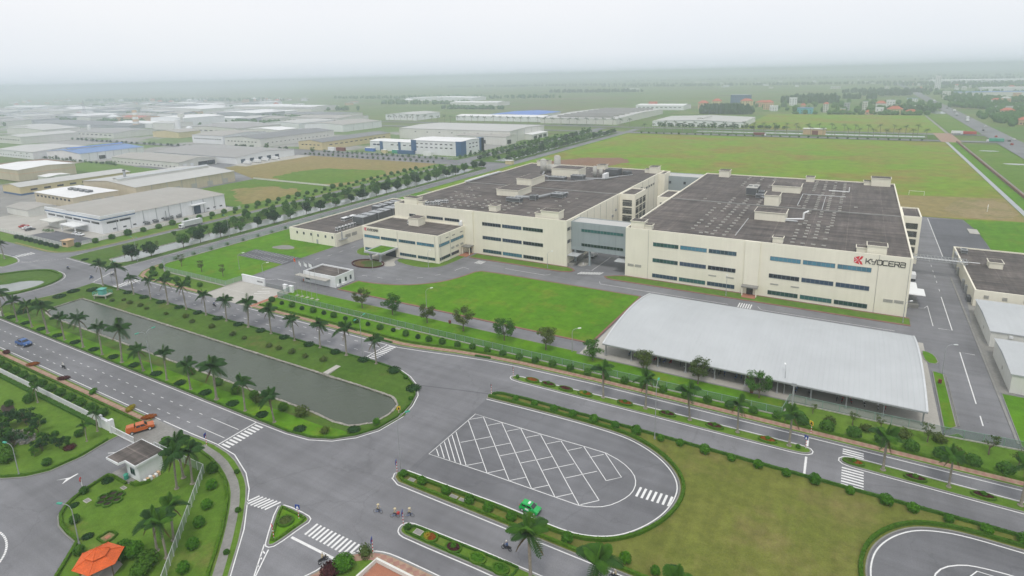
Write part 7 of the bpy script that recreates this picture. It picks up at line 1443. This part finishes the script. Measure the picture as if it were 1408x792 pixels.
farh = [('distant white office with a long glazed front', -728, -660, 815, 884, 9.5, 'wall_white', 'roof_grey_light', 10), ('distant low white hall behind the row of palms', -590, -425, 834, 872, 7, 'wall_white', 'roof_white', 0), ('distant hall with a bright cobalt roof', -560, -466, 880, 985, 6, 'wall_offwhite', 'roof_cobalt', 0), ('distant huge white hall with stepped skylight ridges', -420, -299, 815, 1047, 7.5, 'wall_offwhite', 'roof_grey_light', 0), ('distant white hall with one raised roof vent near the far avenue', -245, -127, 809, 905, 6.4, 'wall_white', 'roof_grey_light', 8), ('distant thin white hall with a red roof box', -383, -290, 1152, 1210, 8, 'wall_white', 'roof_white', 10),
 ('distant grey hall with small dark windows beyond the cross street', -868, -740, 527, 600, 9, 'wall_offwhite', 'roof_grey', 10), ('distant white two storey block near the twin stacks', -712, -652, 444, 505, 9.6, 'wall_white', 'roof_warm', 12), ('distant white hall behind the slim white tower', -1099, -1000, 613, 690, 13, 'wall_white', 'roof_white', 0), ('distant white arched hall beside the banded stack', -1138, -1021, 570, 612, 7, 'wall_white', 'roof_white', 0), ('distant yellow industrial block below the slim white tower', -850, -789, 474, 505, 7.4, 'wall_yellow', 'roof_warm', 0), ('distant long dark roofed hall on the western plain', -1385, -1042, 546, 612, 4.5, 'wall_grey', 'roof_dark', 0), ('distant hall with a saw toothed grey roof at the western edge', -995, -932, 352, 420, 9, 'wall_offwhite', 'roof_grey_light', 8),
 ('far off white shed north of the western village', -2380, -2160, 874, 950, 11, 'wall_white', 'roof_white', 0), ('far off small white shed on the western plain', -1940, -1840, 830, 890, 9, 'wall_white', 'roof_white', 0), ('far off long white hall beyond the palm row', -1411, -1112, 998, 1080, 10, 'wall_offwhite', 'roof_white', 0), ('far off pale hall behind the white halls of the west', -1545, -1345, 871, 960, 11, 'wall_offwhite', 'roof_white', 0), ('far off white hall east of the highway', 270, 420, 1990, 2060, 10, 'wall_white', 'roof_grey_light', 0), ('far off grey blue hall complex east of the highway', 190, 620, 1740, 1800, 8, 'wall_offwhite', 'roof_blue', 0), ('far off white roofed works at the eastern horizon', 230, 900, 2900, 3050, 12, 'wall_white', 'roof_white', 0), ('far off pale shed in the open western plain', -1700, -1600, 620, 680, 8, 'wall_white', 'roof_grey_light', 0), ('far off white shed on the plain beside the grey village', -1500, -1420, 700, 750, 8, 'wall_white', 'roof_white', 0), ('far off low white works on the north western plain', -1250, -1000, 1500, 1580, 9, 'wall_white', 'roof_white', 0), ('far off pair of joined pale sheds on the northern plain', -900, -760, 1250, 1310, 8, 'wall_offwhite', 'roof_white', 0), ('far off pale hall west of the banded stack', -1560, -1420, 500, 560, 8, 'wall_offwhite', 'roof_grey', 0), ('far off reddish roofed hall on the western plain', -1300, -1220, 660, 700, 8, 'wall_peach', 'roof_tile_far', 0), ('far off white tank farm hall west of the blue roof', -1180, -1060, 430, 480, 8, 'wall_offwhite', 'roof_grey_light', 0), ('grey hall with a long skylight ridge west of the yellow block', -985, -885, 440, 500, 7, 'wall_offwhite', 'roof_grey', 8), ('pale roofed hall between the white block and the grey hall', -800, -725, 620, 690, 9, 'wall_white', 'roof_grey_light', 0), ('off white hall south of the distant palm row', -860, -745, 720, 790, 9, 'wall_offwhite', 'roof_warm', 8)]
for i, (lab, x0, x1, y0, y1, h, w_, r_, nw_) in enumerate(farh):
    t = hall(lab, x0, x1, y0, y1, h, w_, r_, 'x' if i % 2 else 'y', 2.0, wins=(('y', x0+3, x1-3, nw_, h*.55, (x1-x0)/nw_*.5, 1.2, 'glass_dark'),) if nw_ else (), monitor=((0, 4, 20, 'roof_grey_light') if 'raised roof vent' in lab else None))
    if 'stepped' in lab:
        for k in range(9): MB().box(x0+20, x1-12, y0+18+24*k, y0+22+24*k, h, h+3.2).build('skylight_ridge', 'roof_grey', t)
    if 'red roof box' in lab: MB().box(-366, -350, 1180, 1186, 8, 14).build('roof_box', 'roof_tile_far', t)
random.seed(21); nfill = 0
for _ in range(6000):
    w_, d_ = random.uniform(40, 150), random.uniform(28, 75); x0 = random.uniform(-2300, -660); y0 = random.uniform(425, 1250)
    if y0 > 640+(-x0-640)*.6 or y0 < 200-.2*x0 and x0 < -1000 or 690 < y0+d_ and y0 < 800 and x0 > -900: continue
    if any(x0 < b+9 and x0+w_ > a-9 and y0 < d+9 and y0+d_ > c-9 for a, b, c, d in HALLS) or nfill >= 95: continue
    nfill += 1; h = random.uniform(5, 10); n_ = random.choice((0, 0, 8))
    wm_, rm_ = random.choice(('wall_white', 'wall_offwhite', 'wall_offwhite', 'wall_grey')), random.choice(('roof_white', 'roof_grey_light', 'roof_grey_light', 'roof_warm', 'roof_grey', 'roof_dark')); sz_ = 'large' if w_*d_ > 6500 else ('mid sized' if w_*d_ > 3600 else 'small')
    lab_ = sz_+' hazy western hall with '+{'wall_white': 'white', 'wall_offwhite': 'off white', 'wall_grey': 'grey'}[wm_]+' walls and a '+{'roof_white': 'white', 'roof_grey_light': 'pale grey', 'roof_warm': 'brownish', 'roof_grey': 'mid grey', 'roof_dark': 'dark'}[rm_]+' roof'+(', with windows' if n_ else ', windowless')
    hall(lab_, x0, x0+w_, y0, y0+d_, h, wm_, rm_, random.choice('xy'), random.uniform(1, 2.5), wins=(('y', x0+3, x0+w_-3, n_, h*.55, 2.4, 1.1, 'glass_dark'),) if n_ else (), group='western estate: '+lab_)
# stacks and towers
st = thing('banded_stack', 'fat factory stack with red and white bands', 'stack', (-1056, 564, LOW))
for i in range(8): MB().tube((0, 0, 3.7*i), (0, 0, 3.7*i+3.7), 5.4-.25*i, 5.15-.25*i, 16).build('band', 'wall_white' if i % 2 == 0 else 'wall_peach', st)
s2 = thing('white_tower', 'slim white cylindrical tower beside the yellow block', 'tower', (-868, 522, LOW)); MB().tube((0, 0, 0), (0, 0, 20), 3.6, n=16).build('shaft', 'wall_white', s2); MB().box(2, 7, -2, 2, 0, 7).build('annex', 'wall_white', s2)
s3 = thing('white_silo', 'round white silo next to the slim white tower', 'silo', (-838, 520, LOW)); MB().tube((0, 0, 0), (0, 0, 9), 4.6, n=18).ball((0, 0, 9), 4.6, 16, 6, .5).build('drum', 'wall_white', s3); s4 = thing('white_silo', 'lone slim white silo west of the banded stack', 'silo', (-1010, 470, LOW)); MB().tube((0, 0, 0), (0, 0, 13), 2.2, n=14).ball((0, 0, 13), 2.2, 14, 6, .6).build('drum', 'wall_white', s4)
lt = thing('lattice_mast', 'thin lattice mast far out on the western plain', 'mast', (-1490, 690, LOW)); mm = MB()
for i in range(4): mm.tube((3*(-1)**i, 3*(-1)**(i//2), 0), (.6*(-1)**i, .6*(-1)**(i//2), 40), .4, .25, 5)
for i in range(8): mm.box(-2.6+.28*i, 2.6-.28*i, -2.6+.28*i, 2.6-.28*i, 5*i, 5*i+.3)
mm.build('lattice', 'steel', lt)
s5 = thing('water_tower', 'pale water tower right of the banded stack', 'tower', (-960, 585, LOW)); MB().tube((0, 0, 0), (0, 0, 18), 2.0, n=10).tube((0, 0, 18), (0, 0, 24), 5, n=14).build('tank', 'wall_offwhite', s5)
# roundabout office beyond the far avenue, gateway on it
gw = thing('gate_building', 'pale pink gate house standing in the far avenue', 'gatehouse', (-42, 742, .1)); MB().box(-11, 11, -5, 5, 0, 6).build('wall', 'wall_peach', gw); MB().box(-11.5, 11.5, -5.5, 5.5, 6, 6.6).build('roof', 'wall_offwhite', gw); MB().box(-2, 4, -5.4, -5, 0, 4.6).build('red_door', 'car_maroon', gw)
yh = thing('guard_booth', 'small yellow booth beside the canal avenue junction', 'booth', (-247.6, 424, .1)); MB().box(-3, 3, -2, 2, 0, 3).build('wall', 'wall_yellow', yh); MB().box(-3.3, 3.3, -2.3, 2.3, 3, 3.3).build('roof', 'wall_offwhite', yh)
for k, (x, y) in enumerate(((32, 402), (60, 372))):
    t = thing('football_goal', ['white football goal at the far end of the pitch', 'white football goal near the sand patch'][k], 'goal', (x, y, .12), R(0 if k == 0 else 80)); MB().path([(-3.6, 0, 0), (-3.6, 0, 2.4), (3.6, 0, 2.4), (3.6, 0, 0)], .09).build('frame', 'white_metal', t)
# ------------------------------------------------------------------ village and tree belts
def house(label, x, y, w, d, h, wall, roof, name='house', group=None, flat=False):
    if group: label = label+' with '+{'wall_white': 'white', 'wall_peach': 'peach', 'wall_offwhite': 'off white'}[wall]+' walls, '+('tall' if h > 7 else 'low')+(', flat ' if flat else ', pitched ')+{'roof_tile_far': 'red', 'wall_white': 'white', 'roof_grey_light': 'pale', 'roof_grey': 'grey'}[roof]+' roof'; group = group+': '+label
    t = thing(name, label, 'house', (x, y, LOW), random.uniform(-.1, .1), group); MB().box(-w/2, w/2, -d/2, d/2, 0, h).build('wall', wall, t)
    if flat: MB().box(-w/2-.4, w/2+.4, -d/2-.4, d/2+.4, h, h+.6).build('roof', roof, t)
    else:
        r_ = MB()
        for a, b in (((-w/2-.7, -d/2-.7), (w/2+.7, -d/2-.7)), ((w/2+.7, -d/2-.7), (w/2+.7, d/2+.7)), ((w/2+.7, d/2+.7), (-w/2-.7, d/2+.7)), ((-w/2-.7, d/2+.7), (-w/2-.7, -d/2-.7))): r_.face([(*a, h), (*b, h), (b[0]*.35, 0, h+min(w, d)*.36), (a[0]*.35, 0, h+min(w, d)*.36)])
        r_.build('roof', roof, t)
    fl = max(1, int(h/3.4))
    for f in range(fl):
        n = max(2, int(w/4))
        for i in range(n): u = -w/2+w*(i+.5)/n; MB().box(u-.8, u+.8, -d/2-.12, -d/2, 1.2+3.3*f, 2.7+3.3*f).build('window', 'glass_dark', t)
    return t
hs = [('yellow house with a wide red roof by the field lane', 46, 1100, 20, 12, 8, 'wall_yellow', 'roof_tile_far', 0), ('turquoise hall at the edge of the village', -78, 1092, 22, 14, 9, 'wall_turquoise', 'roof_blue', 1), ('tall narrow cream house with a red roof beside the turquoise hall', -50, 1130, 7, 10, 14, 'wall_offwhite', 'roof_tile_far', 0), ('grey concrete block house in the village', -20, 1150, 8, 10, 14, 'wall_grey', 'wall_grey', 1), ('pale grey narrow tower house in the village', 6, 1180, 7, 10, 15, 'wall_offwhite', 'wall_grey', 1), ('peach house at the field edge in mid village', -24, 1088, 7, 9, 8, 'wall_peach', 'wall_grey', 1), ('white villa with dark windows before the village trees', 26, 1120, 11, 10, 8, 'wall_white', 'wall_white', 1), ('white house high behind the village trees', 46, 1290, 13, 11, 12, 'wall_white', 'wall_white', 1), ('mauve house behind the white villa', 30, 1230, 15, 12, 10, 'wall_offwhite', 'roof_tile_far', 0), ('red roofed low house at the lane corner', 12, 1085, 11, 9, 4, 'wall_peach', 'roof_tile_far', 0),
 ('orange gabled apartment house west of the poplar belt', -235, 1180, 16, 12, 16, 'wall_yellow', 'roof_tile_far', 0), ('pink apartment house beside the orange gabled one', -262, 1190, 18, 12, 12, 'wall_peach', 'roof_tile_far', 0), ('dark blue glass office at the horizon of the village', -232, 1420, 40, 20, 18, 'wall_blue', 'wall_grey', 1), ('cream block with twin peaked roofs behind the poplar belt', -190, 1230, 22, 12, 14, 'wall_yellow', 'roof_tile_far', 0), ('red roofed house right of the poplar belt', -146, 1190, 16, 12, 13, 'wall_peach', 'roof_tile_far', 0), ('white balcony house in front of the red roofed one', -132, 1150, 12, 10, 9, 'wall_white', 'wall_white', 1), ('small brick house between white villa and turquoise hall', -88, 1180, 8, 8, 9, 'wall_peach', 'roof_tile_far', 0), ('white tall house with many windows behind the village', -118, 1330, 14, 10, 15, 'wall_white', 'wall_white', 1), ('pink terrace behind the poplar belt', -168, 1280, 26, 10, 9, 'wall_peach', 'roof_tile_far', 0), ('pale green roofed hall next to the fish pond', 78, 1180, 18, 16, 8, 'wall_yellow', 'roof_grey_light', 1), ('long low brown shed beside the fish pond', 68, 1110, 16, 8, 4, 'wall_peach', 'roof_tile_far', 0), ('white shop beside the highway bend', 90, 1480, 18, 10, 7, 'wall_white', 'roof_blue', 1),
 ('red roofed house east of the highway junction', 172, 930, 14, 10, 6, 'wall_peach', 'roof_tile_far', 0), ('second red roofed house east of the highway', 182, 1100, 16, 10, 7, 'wall_peach', 'roof_tile_far', 0), ('white long house among the eastern trees', 200, 1230, 34, 8, 5, 'wall_white', 'roof_grey_light', 1), ('pink house among trees far east of the highway', 230, 1180, 16, 10, 8, 'wall_peach', 'roof_tile_far', 0), ('white grain tower far beyond the eastern trees', 196, 2250, 14, 14, 40, 'wall_white', 'wall_white', 1), ('white low house near the eastern pond', 190, 1040, 12, 8, 4, 'wall_white', 'roof_grey_light', 1)]
for (lab, x, y, w_, d_, h, wl_, rf_, fl_) in hs: house(lab, x, y, w_, d_, h, wl_, rf_, flat=bool(fl_))
random.seed(77)
for i in range(60): house('far off eastern village house', 140+random.uniform(0, 520)*(.4+i/60), 1250+random.uniform(0, 1900), random.uniform(8, 16), 9, random.uniform(4, 10), random.choice(('wall_white', 'wall_peach', 'wall_offwhite')), random.choice(('roof_tile_far', 'wall_white', 'roof_grey_light')), group='hazy eastern village houses', flat=i % 2 == 0)
for i in range(110): house('far off western village house', -3400+random.uniform(0, 2300), 700+random.uniform(-100, 900), random.uniform(10, 26), 12, random.uniform(4, 10), random.choice(('wall_white', 'wall_peach', 'wall_offwhite')), random.choice(('roof_tile_far', 'wall_white', 'roof_grey_light', 'roof_grey')), group='western plain village houses', flat=i % 2 == 0)
for i in range(24): house('far off northern plain house', -900+random.uniform(0, 1000), 2300+random.uniform(0, 1500), random.uniform(10, 30), 12, random.uniform(5, 9), random.choice(('wall_white', 'wall_offwhite')), random.choice(('wall_white', 'roof_grey_light')), group='northern plain village houses', flat=True)
# far palms: trunk and crown only
def far_palm():
    p = link('palm_tree', None, None, (0, 0, -500)); mb = MB()
    for i in range(11):
        a = i*2.4; f = FR[(0, 1, 2)[i % 3]]
        for fc in f.f[::2]: mb.face([(f.v[j][0]*1.25*math.cos(a)-f.v[j][1]*1.6*math.sin(a), f.v[j][0]*1.25*math.sin(a)+f.v[j][1]*1.6*math.cos(a), f.v[j][2]*1.2+7.6) for j in fc])
    KIDS[p.name] = [link('trunk', MB().tube((0, 0, 0), (0, 0, 7.8), .3, .18, 6).mesh('trunk', 'trunk_palm'), p), link('crown', mb.mesh('crown', 'palm_leaf'), p)]; return p
FP = [far_palm()]
for i in range(26): put(FP, 'distant palm on the near side of the far avenue', 'palm', -228+11.5*i+random.uniform(-1, 1), 721, .1, 1.1, 'palms on the near side of the far avenue')
for i in range(24): put(FP, 'distant palm on the far side of the far avenue', 'palm', -215+11.8*i+random.uniform(-1, 1), 769.5, .1, 1.1, 'palms on the far side of the far avenue')
for i in range(34): put(FP, 'distant palm in the row before the white halls of the north', 'palm', -700+13*i+random.uniform(-2, 2), 792+random.uniform(-2, 2), LOW, 1.25, 'palms before the northern halls')
for i in range(32): put(FAR, 'small tree hugging the kerb of the far avenue', 'tree', -225+9*i, 700.5, .0, random.uniform(.4, .55), 'kerb trees of the far avenue')
for i in range(34): put(FAR, 'low tree in the belt between far avenue and white hall', 'tree', -232+4.6*i+random.uniform(-1.5, 1.5), 794+random.uniform(-2, 6), LOW, random.uniform(.8, 1.1), 'trees before the white hall')
for i in range(62): put(FAR, 'dark tree in the dense double row along the northern canal', 'tree', -256.5 if i % 2 else -285+random.uniform(-2, 2), 434+4.2*i+random.uniform(-1, 1), .1, random.uniform(.9, 1.35), 'east trees of the northern canal' if i % 2 else 'west trees of the northern canal')
for i in range(26): put(FAR, 'green tree between the rows of the northern canal', 'tree', -272+random.uniform(-10, 6), 440+9.8*i, .1, random.uniform(.6, 1.0), 'inner trees of the northern canal')
for i in range(26): put(FAR, 'small street tree along the cross street', 'tree', -470+6.3*i, 406.5, .05, random.uniform(.4, .55), 'street trees south of the cross street')
for i in range(24): put(FAR, 'small street tree before the pale green slatted fence', 'tree', -466+6.4*i, 427, -.2, random.uniform(.45, .65), 'street trees north of the cross street')
for i in range(20): put(FAR, 'small tree along the fence beside the canal avenue', 'tree', -305.5, 436+8*i, .0, random.uniform(.5, .75), 'trees along the avenue fence')
for i in range(24): put(FAR, 'small tree before the fence of the brown western field', 'tree', -722+6*i, 289+random.uniform(-1, 1), LOW, random.uniform(.4, .7), 'trees by the brown field')
for i in range(30): put(FAR, 'tree along the street of the western factories', 'tree', -960+12*i+random.uniform(-3, 3), 408, LOW, random.uniform(.6, .9), 'trees along the western street')
for i in range(18): put(FAR, 'bush sized tree in the yards of the western factories', 'tree', random.uniform(-620, -480), random.choice((418, 426, 432)), LOW, random.uniform(.5, 1.0), 'yard trees of the western factories')
# woods: masses of crown, nobody could count the trees
def wood(label, blobs, leaf='leaf_dark'):
    mb = MB()
    for (x, y, rx, ry, h, n) in blobs:
        for _ in range(n):
            a, q = random.uniform(0, 6.28), math.sqrt(random.random()); cx, cy = x+rx*q*math.cos(a), y+ry*q*math.sin(a); r = random.uniform(2.5, 5.5); hh = h*random.uniform(.55, 1.0)
            mb.ball((cx, cy, LOW+hh*.5), r, 7, 5, hh*.55/r, .25)
    return tag(mb.build('wood', leaf), label, 'wood', kind='stuff')
wood('scattered village trees between the houses', [(-20, 1082, 110, 5, 7, 46), (-60, 1250, 190, 140, 10, 70), (60, 1300, 60, 160, 11, 50), (165, 1000, 22, 140, 9, 46), (190, 1500, 40, 300, 12, 90)], 'leaf_mid')
wood('dense dark poplar belt in front of the village', [(-200, 1062, 38, 7, 17, 130), (-165, 1068, 12, 6, 15, 30), (-95, 1420, 55, 8, 17, 110), (70, 1150, 30, 10, 11, 30)])
wood('hazy woods east of the highway', [(190, 1290, 60, 30, 10, 70), (260, 1500, 110, 50, 11, 120), (330, 1850, 200, 60, 11, 140), (420, 2400, 260, 120, 12, 180), (210, 1050, 40, 40, 8, 40), (560, 2900, 500, 120, 13, 240), (230, 1180, 60, 60, 9, 60)], 'leaf_mid')
wood('hazy tree lines on the northern plain', [(-500, 3000, 700, 60, 13, 260), (300, 2700, 240, 50, 14, 120), (-900, 2200, 200, 40, 13, 120), (60, 2000, 120, 30, 14, 80), (-1700, 3400, 900, 80, 13, 240), (900, 3600, 700, 100, 14, 240), (-300, 4600, 1500, 120, 14, 320), (-50, 1620, 90, 14, 14, 60), (60, 1800, 60, 20, 14, 40)])
wood('hazy woods on the western plain', [(-1550, 520, 140, 40, 9, 130), (-1300, 1700, 500, 60, 11, 180), (-2500, 1500, 700, 100, 12, 200), (-1050, 1330, 160, 30, 12, 90), (-760, 1140, 90, 18, 9, 60), (-980, 800, 120, 14, 8, 60), (-1900, 560, 160, 60, 9, 100), (-560, 905, 60, 8, 6, 40), (-1200, 800, 420, 12, 8, 120), (-1400, 640, 420, 10, 8, 120), (-900, 700, 160, 8, 7, 60), (-1700, 1050, 700, 40, 10, 200)], 'leaf_mid')
# traffic far away
for i, (x, y, c) in enumerate(((120, 960, 'car_white'), (126, 1010, 'car_white'), (121, 1075, 'steel_light'), (127, 1160, 'car_white'), (122, 1330, 'car_dark'), (127, 1480, 'car_white'))): van_truck('distant box truck on the straight highway', x, y, R(90), c, 'car_white', 9, 3.6, .06, 2.6, group='trucks on the highway')
for i, (x, y, rz, c) in enumerate(((-94, 711, 0, 'car_maroon'), (100, 779, 180, 'car_red'), (112, 711, 180, 'lamp_green'), (92, 782, 0, 'car_white'))): van_truck(['maroon lorry on the far avenue', 'red trailer near the highway junction', 'green lorry turning off the highway', 'white lorry by the field lane junction'][i], x, y, R(rz), c, 'car_white', 13, 3.6, .05, 2.6)
for i, (x, y) in enumerate(((124, 720), (121, 690), (127, 660), (119, 830), (128, 880), (125, 1240), (120, 760), (130, 735))): car('distant car on the straight highway', x, y, R(90), random.choice(('car_white', 'car_dark', 'car_red')), 'suv', name='car', z=.06, group='cars on the highway')
# ------------------------------------------------------------------ labels for rows: count from a landmark
W1 = ['first', 'second', 'third', 'fourth', 'fifth', 'sixth', 'seventh', 'eighth', 'ninth', 'tenth', 'eleventh', 'twelfth', 'thirteenth', 'fourteenth', 'fifteenth', 'sixteenth', 'seventeenth', 'eighteenth', 'nineteenth', 'twentieth']
def ordw(i): return W1[i] if i < 20 else (('twenty-', 'thirty-', 'forty-', 'fifty-', 'sixty-', 'seventy-')[(i+1)//10-2]+W1[(i+1) % 10-1] if (i+1) % 10 else ('twentieth', 'thirtieth', 'fortieth', 'fiftieth', 'sixtieth', 'seventieth')[(i+1)//10-2])
BYG = {}
for o in S.objects:
    if 'group' in o and o.parent is None: BYG.setdefault(o['group'], []).append(o)
def count_from(group, text, key):
    for i, o in enumerate(sorted(BYG[group], key=key)): o['label'] = text.replace('#', ordw(i)).strip()
EW = lambda o: -o.location.x
WE = lambda o: o.location.x
SN = lambda o: o.location.y
NS = lambda o: -o.location.y
for g_, t_, k_ in (('palms on the near canal bank', '# royal palm from the rounded canal end, in the row beside the dashed avenue', EW), ('palms on the far canal bank', '# royal palm from the rounded canal end, in the row beside the factory road', EW),
    ('palms in the median', '# thin palm in the flower bed median, counted from its tip at the junction', WE), ('palms in the southern median', '# palm in the narrow southern median, counted from its sign', WE), ('palms by the guardhouse', '# palm of the guardhouse clump, counted from the drive', WE), ('palms by the pavilion', '# palm of the clump near the tiled pavilion, counted from the guardhouse', NS),
    ('low shrubs on the near canal bank', '# low dark shrub from the rounded canal end, among the palms beside the avenue', EW), ('low shrubs on the far canal bank', '# low dark shrub from the rounded canal end, among the palms beside the factory road', EW), ('bushes along the white fence', '# clipped bush from the garden gate along the white bar fence', EW),
    ('large fence bushes', '# large clipped bush from the plaza along the green mesh fence', WE), ('small fence bushes', '# small dark ball bush from the plaza along the green mesh fence', WE), ('clipped bushes before the mesh fence', '# round bush of the single row before the mesh fence, counted from the crossing', WE), ('big round bushes by the pavement', '# big round bush on rough grass behind the pavement, counted from the stop line', WE),
    ('round shrubs north of the lawn', '# round shrub of the strip north of the bus bay, counted from the junction', WE), ('round shrubs south of the bus bay', '# round shrub of the hedged strip south of the bus bay, counted from the lamp', WE), ('round bushes outside the garden fence', '# round bush outside the garden corner fence, counted from the guardhouse palms', NS), ('kerb bushes at the garden corner', '# small kerb bush at the garden corner, counted from the blue sign', NS),
    ('young trees along the front path', '# young tree along the front path, counted from the gatehouse', WE), ('young trees before the bike shed', '# young tree before the bike shed, counted from the front lawn', WE), ('thin trees on the west lawn', '# thin tree on the west lawn, counted from the plaza', EW), ('scrub trees by the shed fence', '# scrubby tree outside the bike shed fence, counted from the floodlight mast', WE), ('straggly bushes by the shed fence', '# straggly bush outside the bike shed fence, counted from the floodlight mast', WE),
    ('round trees on the east canal bank', '# dense round tree on the east bank of the pale canal, counted from the crossing', SN), ('trees on the west canal bank', '# mixed tree on the west bank of the pale canal, counted from the crossing', SN), ('saplings on the canal bank', '# thin sapling beside the pale canal, counted from the crossing', SN), ('verge bushes along the western avenue', '# verge bush along the western avenue fence, counted from the peach booth', SN), ('outer verge bushes', '# small kerbside bush of the western avenue, counted from the lorry', SN),
    ('bushes before the white factory', '# dark round bush before the white factory fence, counted from the peach booth', EW), ('bushes along the west lawn fence', '# small bush on the west lawn fence, counted from the crossing', SN), ('bushes west of the plaza', '# bush between plaza and crossing, counted from the plaza', EW), ('young plants on the canal slope', '# thin plant on the far canal slope, counted from the sluice platform', WE), ('plants at the near water edge', '# leafy plant at the near water edge, counted from the canal end', EW),
    ('canal avenue lamps', '# slim lamp along the pale canal, counted beyond the crossing lamp', SN), ('motorbikes parked in the shed', '# parked motorbike under the silver shed, counted from the front lawn end', WE), ('topiary trees in the garden cluster', '# topiary tree of the garden cluster, counted from the drive', EW), ('trees round the rock pond', '# dark tree round the rock pond, counted from the topiary cluster', EW), ('rocks round the garden pond', '# grey rock of the pond rim, counted from the topiary cluster', EW), ('bright bushes below the rock pond', '# bright bush below the rock pond, counted from the green headed lamp', EW),
    ('palms on the near side of the far avenue', '# distant palm on the near side of the far avenue, counted from the canal', WE), ('palms on the far side of the far avenue', '# distant palm on the far side of the far avenue, counted from the canal', WE), ('trees along the avenue fence', '# small tree along the slatted fence, counted from the cross street', SN), ('trucks at the warehouse docks', '# white truck at the warehouse docks, counted from the wide grey factory', SN), ('shrubs on the canal tip', '# low shrub on the grass tip by the crossing, counted from the lamp', EW), ('shrubs at the west canal end', '# low spreading shrub at the west canal end, counted from the sluice platform', NS), ('street trees south of the cross street', '# street tree south of the cross street, counted from the canal avenue', EW), ('kerb trees of the far avenue', '# kerb tree of the far avenue, counted from the canal', WE), ('trees by the brown field', '# small tree by the brown western field, counted from the blue roofed factory', EW), ('trees before the white hall', '# low tree before the distant white hall, counted from the canal avenue', WE), ('inner trees of the northern canal', '# tree between the rows of the northern canal, counted from the cross street', SN), ('east trees of the northern canal', '# dark tree on the east bank of the northern canal, counted from the cross street', SN), ('west trees of the northern canal', '# dark tree on the west bank of the northern canal, counted from the cross street', SN), ('palms before the northern halls', '# distant palm before the northern white halls, counted from the canal avenue', EW), ('trees along the western street', '# tree along the street of the western factories, counted from the canal avenue', EW), ('yard trees of the western factories', '# yard tree of the western factories, counted from the canal avenue', EW), ('trucks on the highway', '# box truck on the highway, counted from the avenue junction', SN), ('cars on the highway', '# distant car on the highway, counted from the avenue junction', SN), ('street trees north of the cross street', '# street tree before the slatted fence, counted from the canal avenue', EW)):
    count_from(g_, t_, k_)
# ------------------------------------------------------------------ humid air over the plain
m = bpy.data.materials.new('haze'); m.use_nodes = True; n = m.node_tree; n.nodes.clear()
o_ = n.nodes.new('ShaderNodeOutputMaterial'); pv = n.nodes.new('ShaderNodeVolumePrincipled')
pv.inputs['Color'].default_value = (0.85, 0.925, 1.0, 1); pv.inputs['Density'].default_value = HAZE_DENSITY; pv.inputs['Anisotropy'].default_value = 0.65
n.links.new(pv.outputs[0], o_.inputs['Volume']); MT['haze'] = m
hz = MB().box(-10000, 10000, -450, 9600, -1.5, 82).build('haze', 'haze'); tag(hz, 'thin pale haze lying over the whole plain', 'haze', kind='stuff')
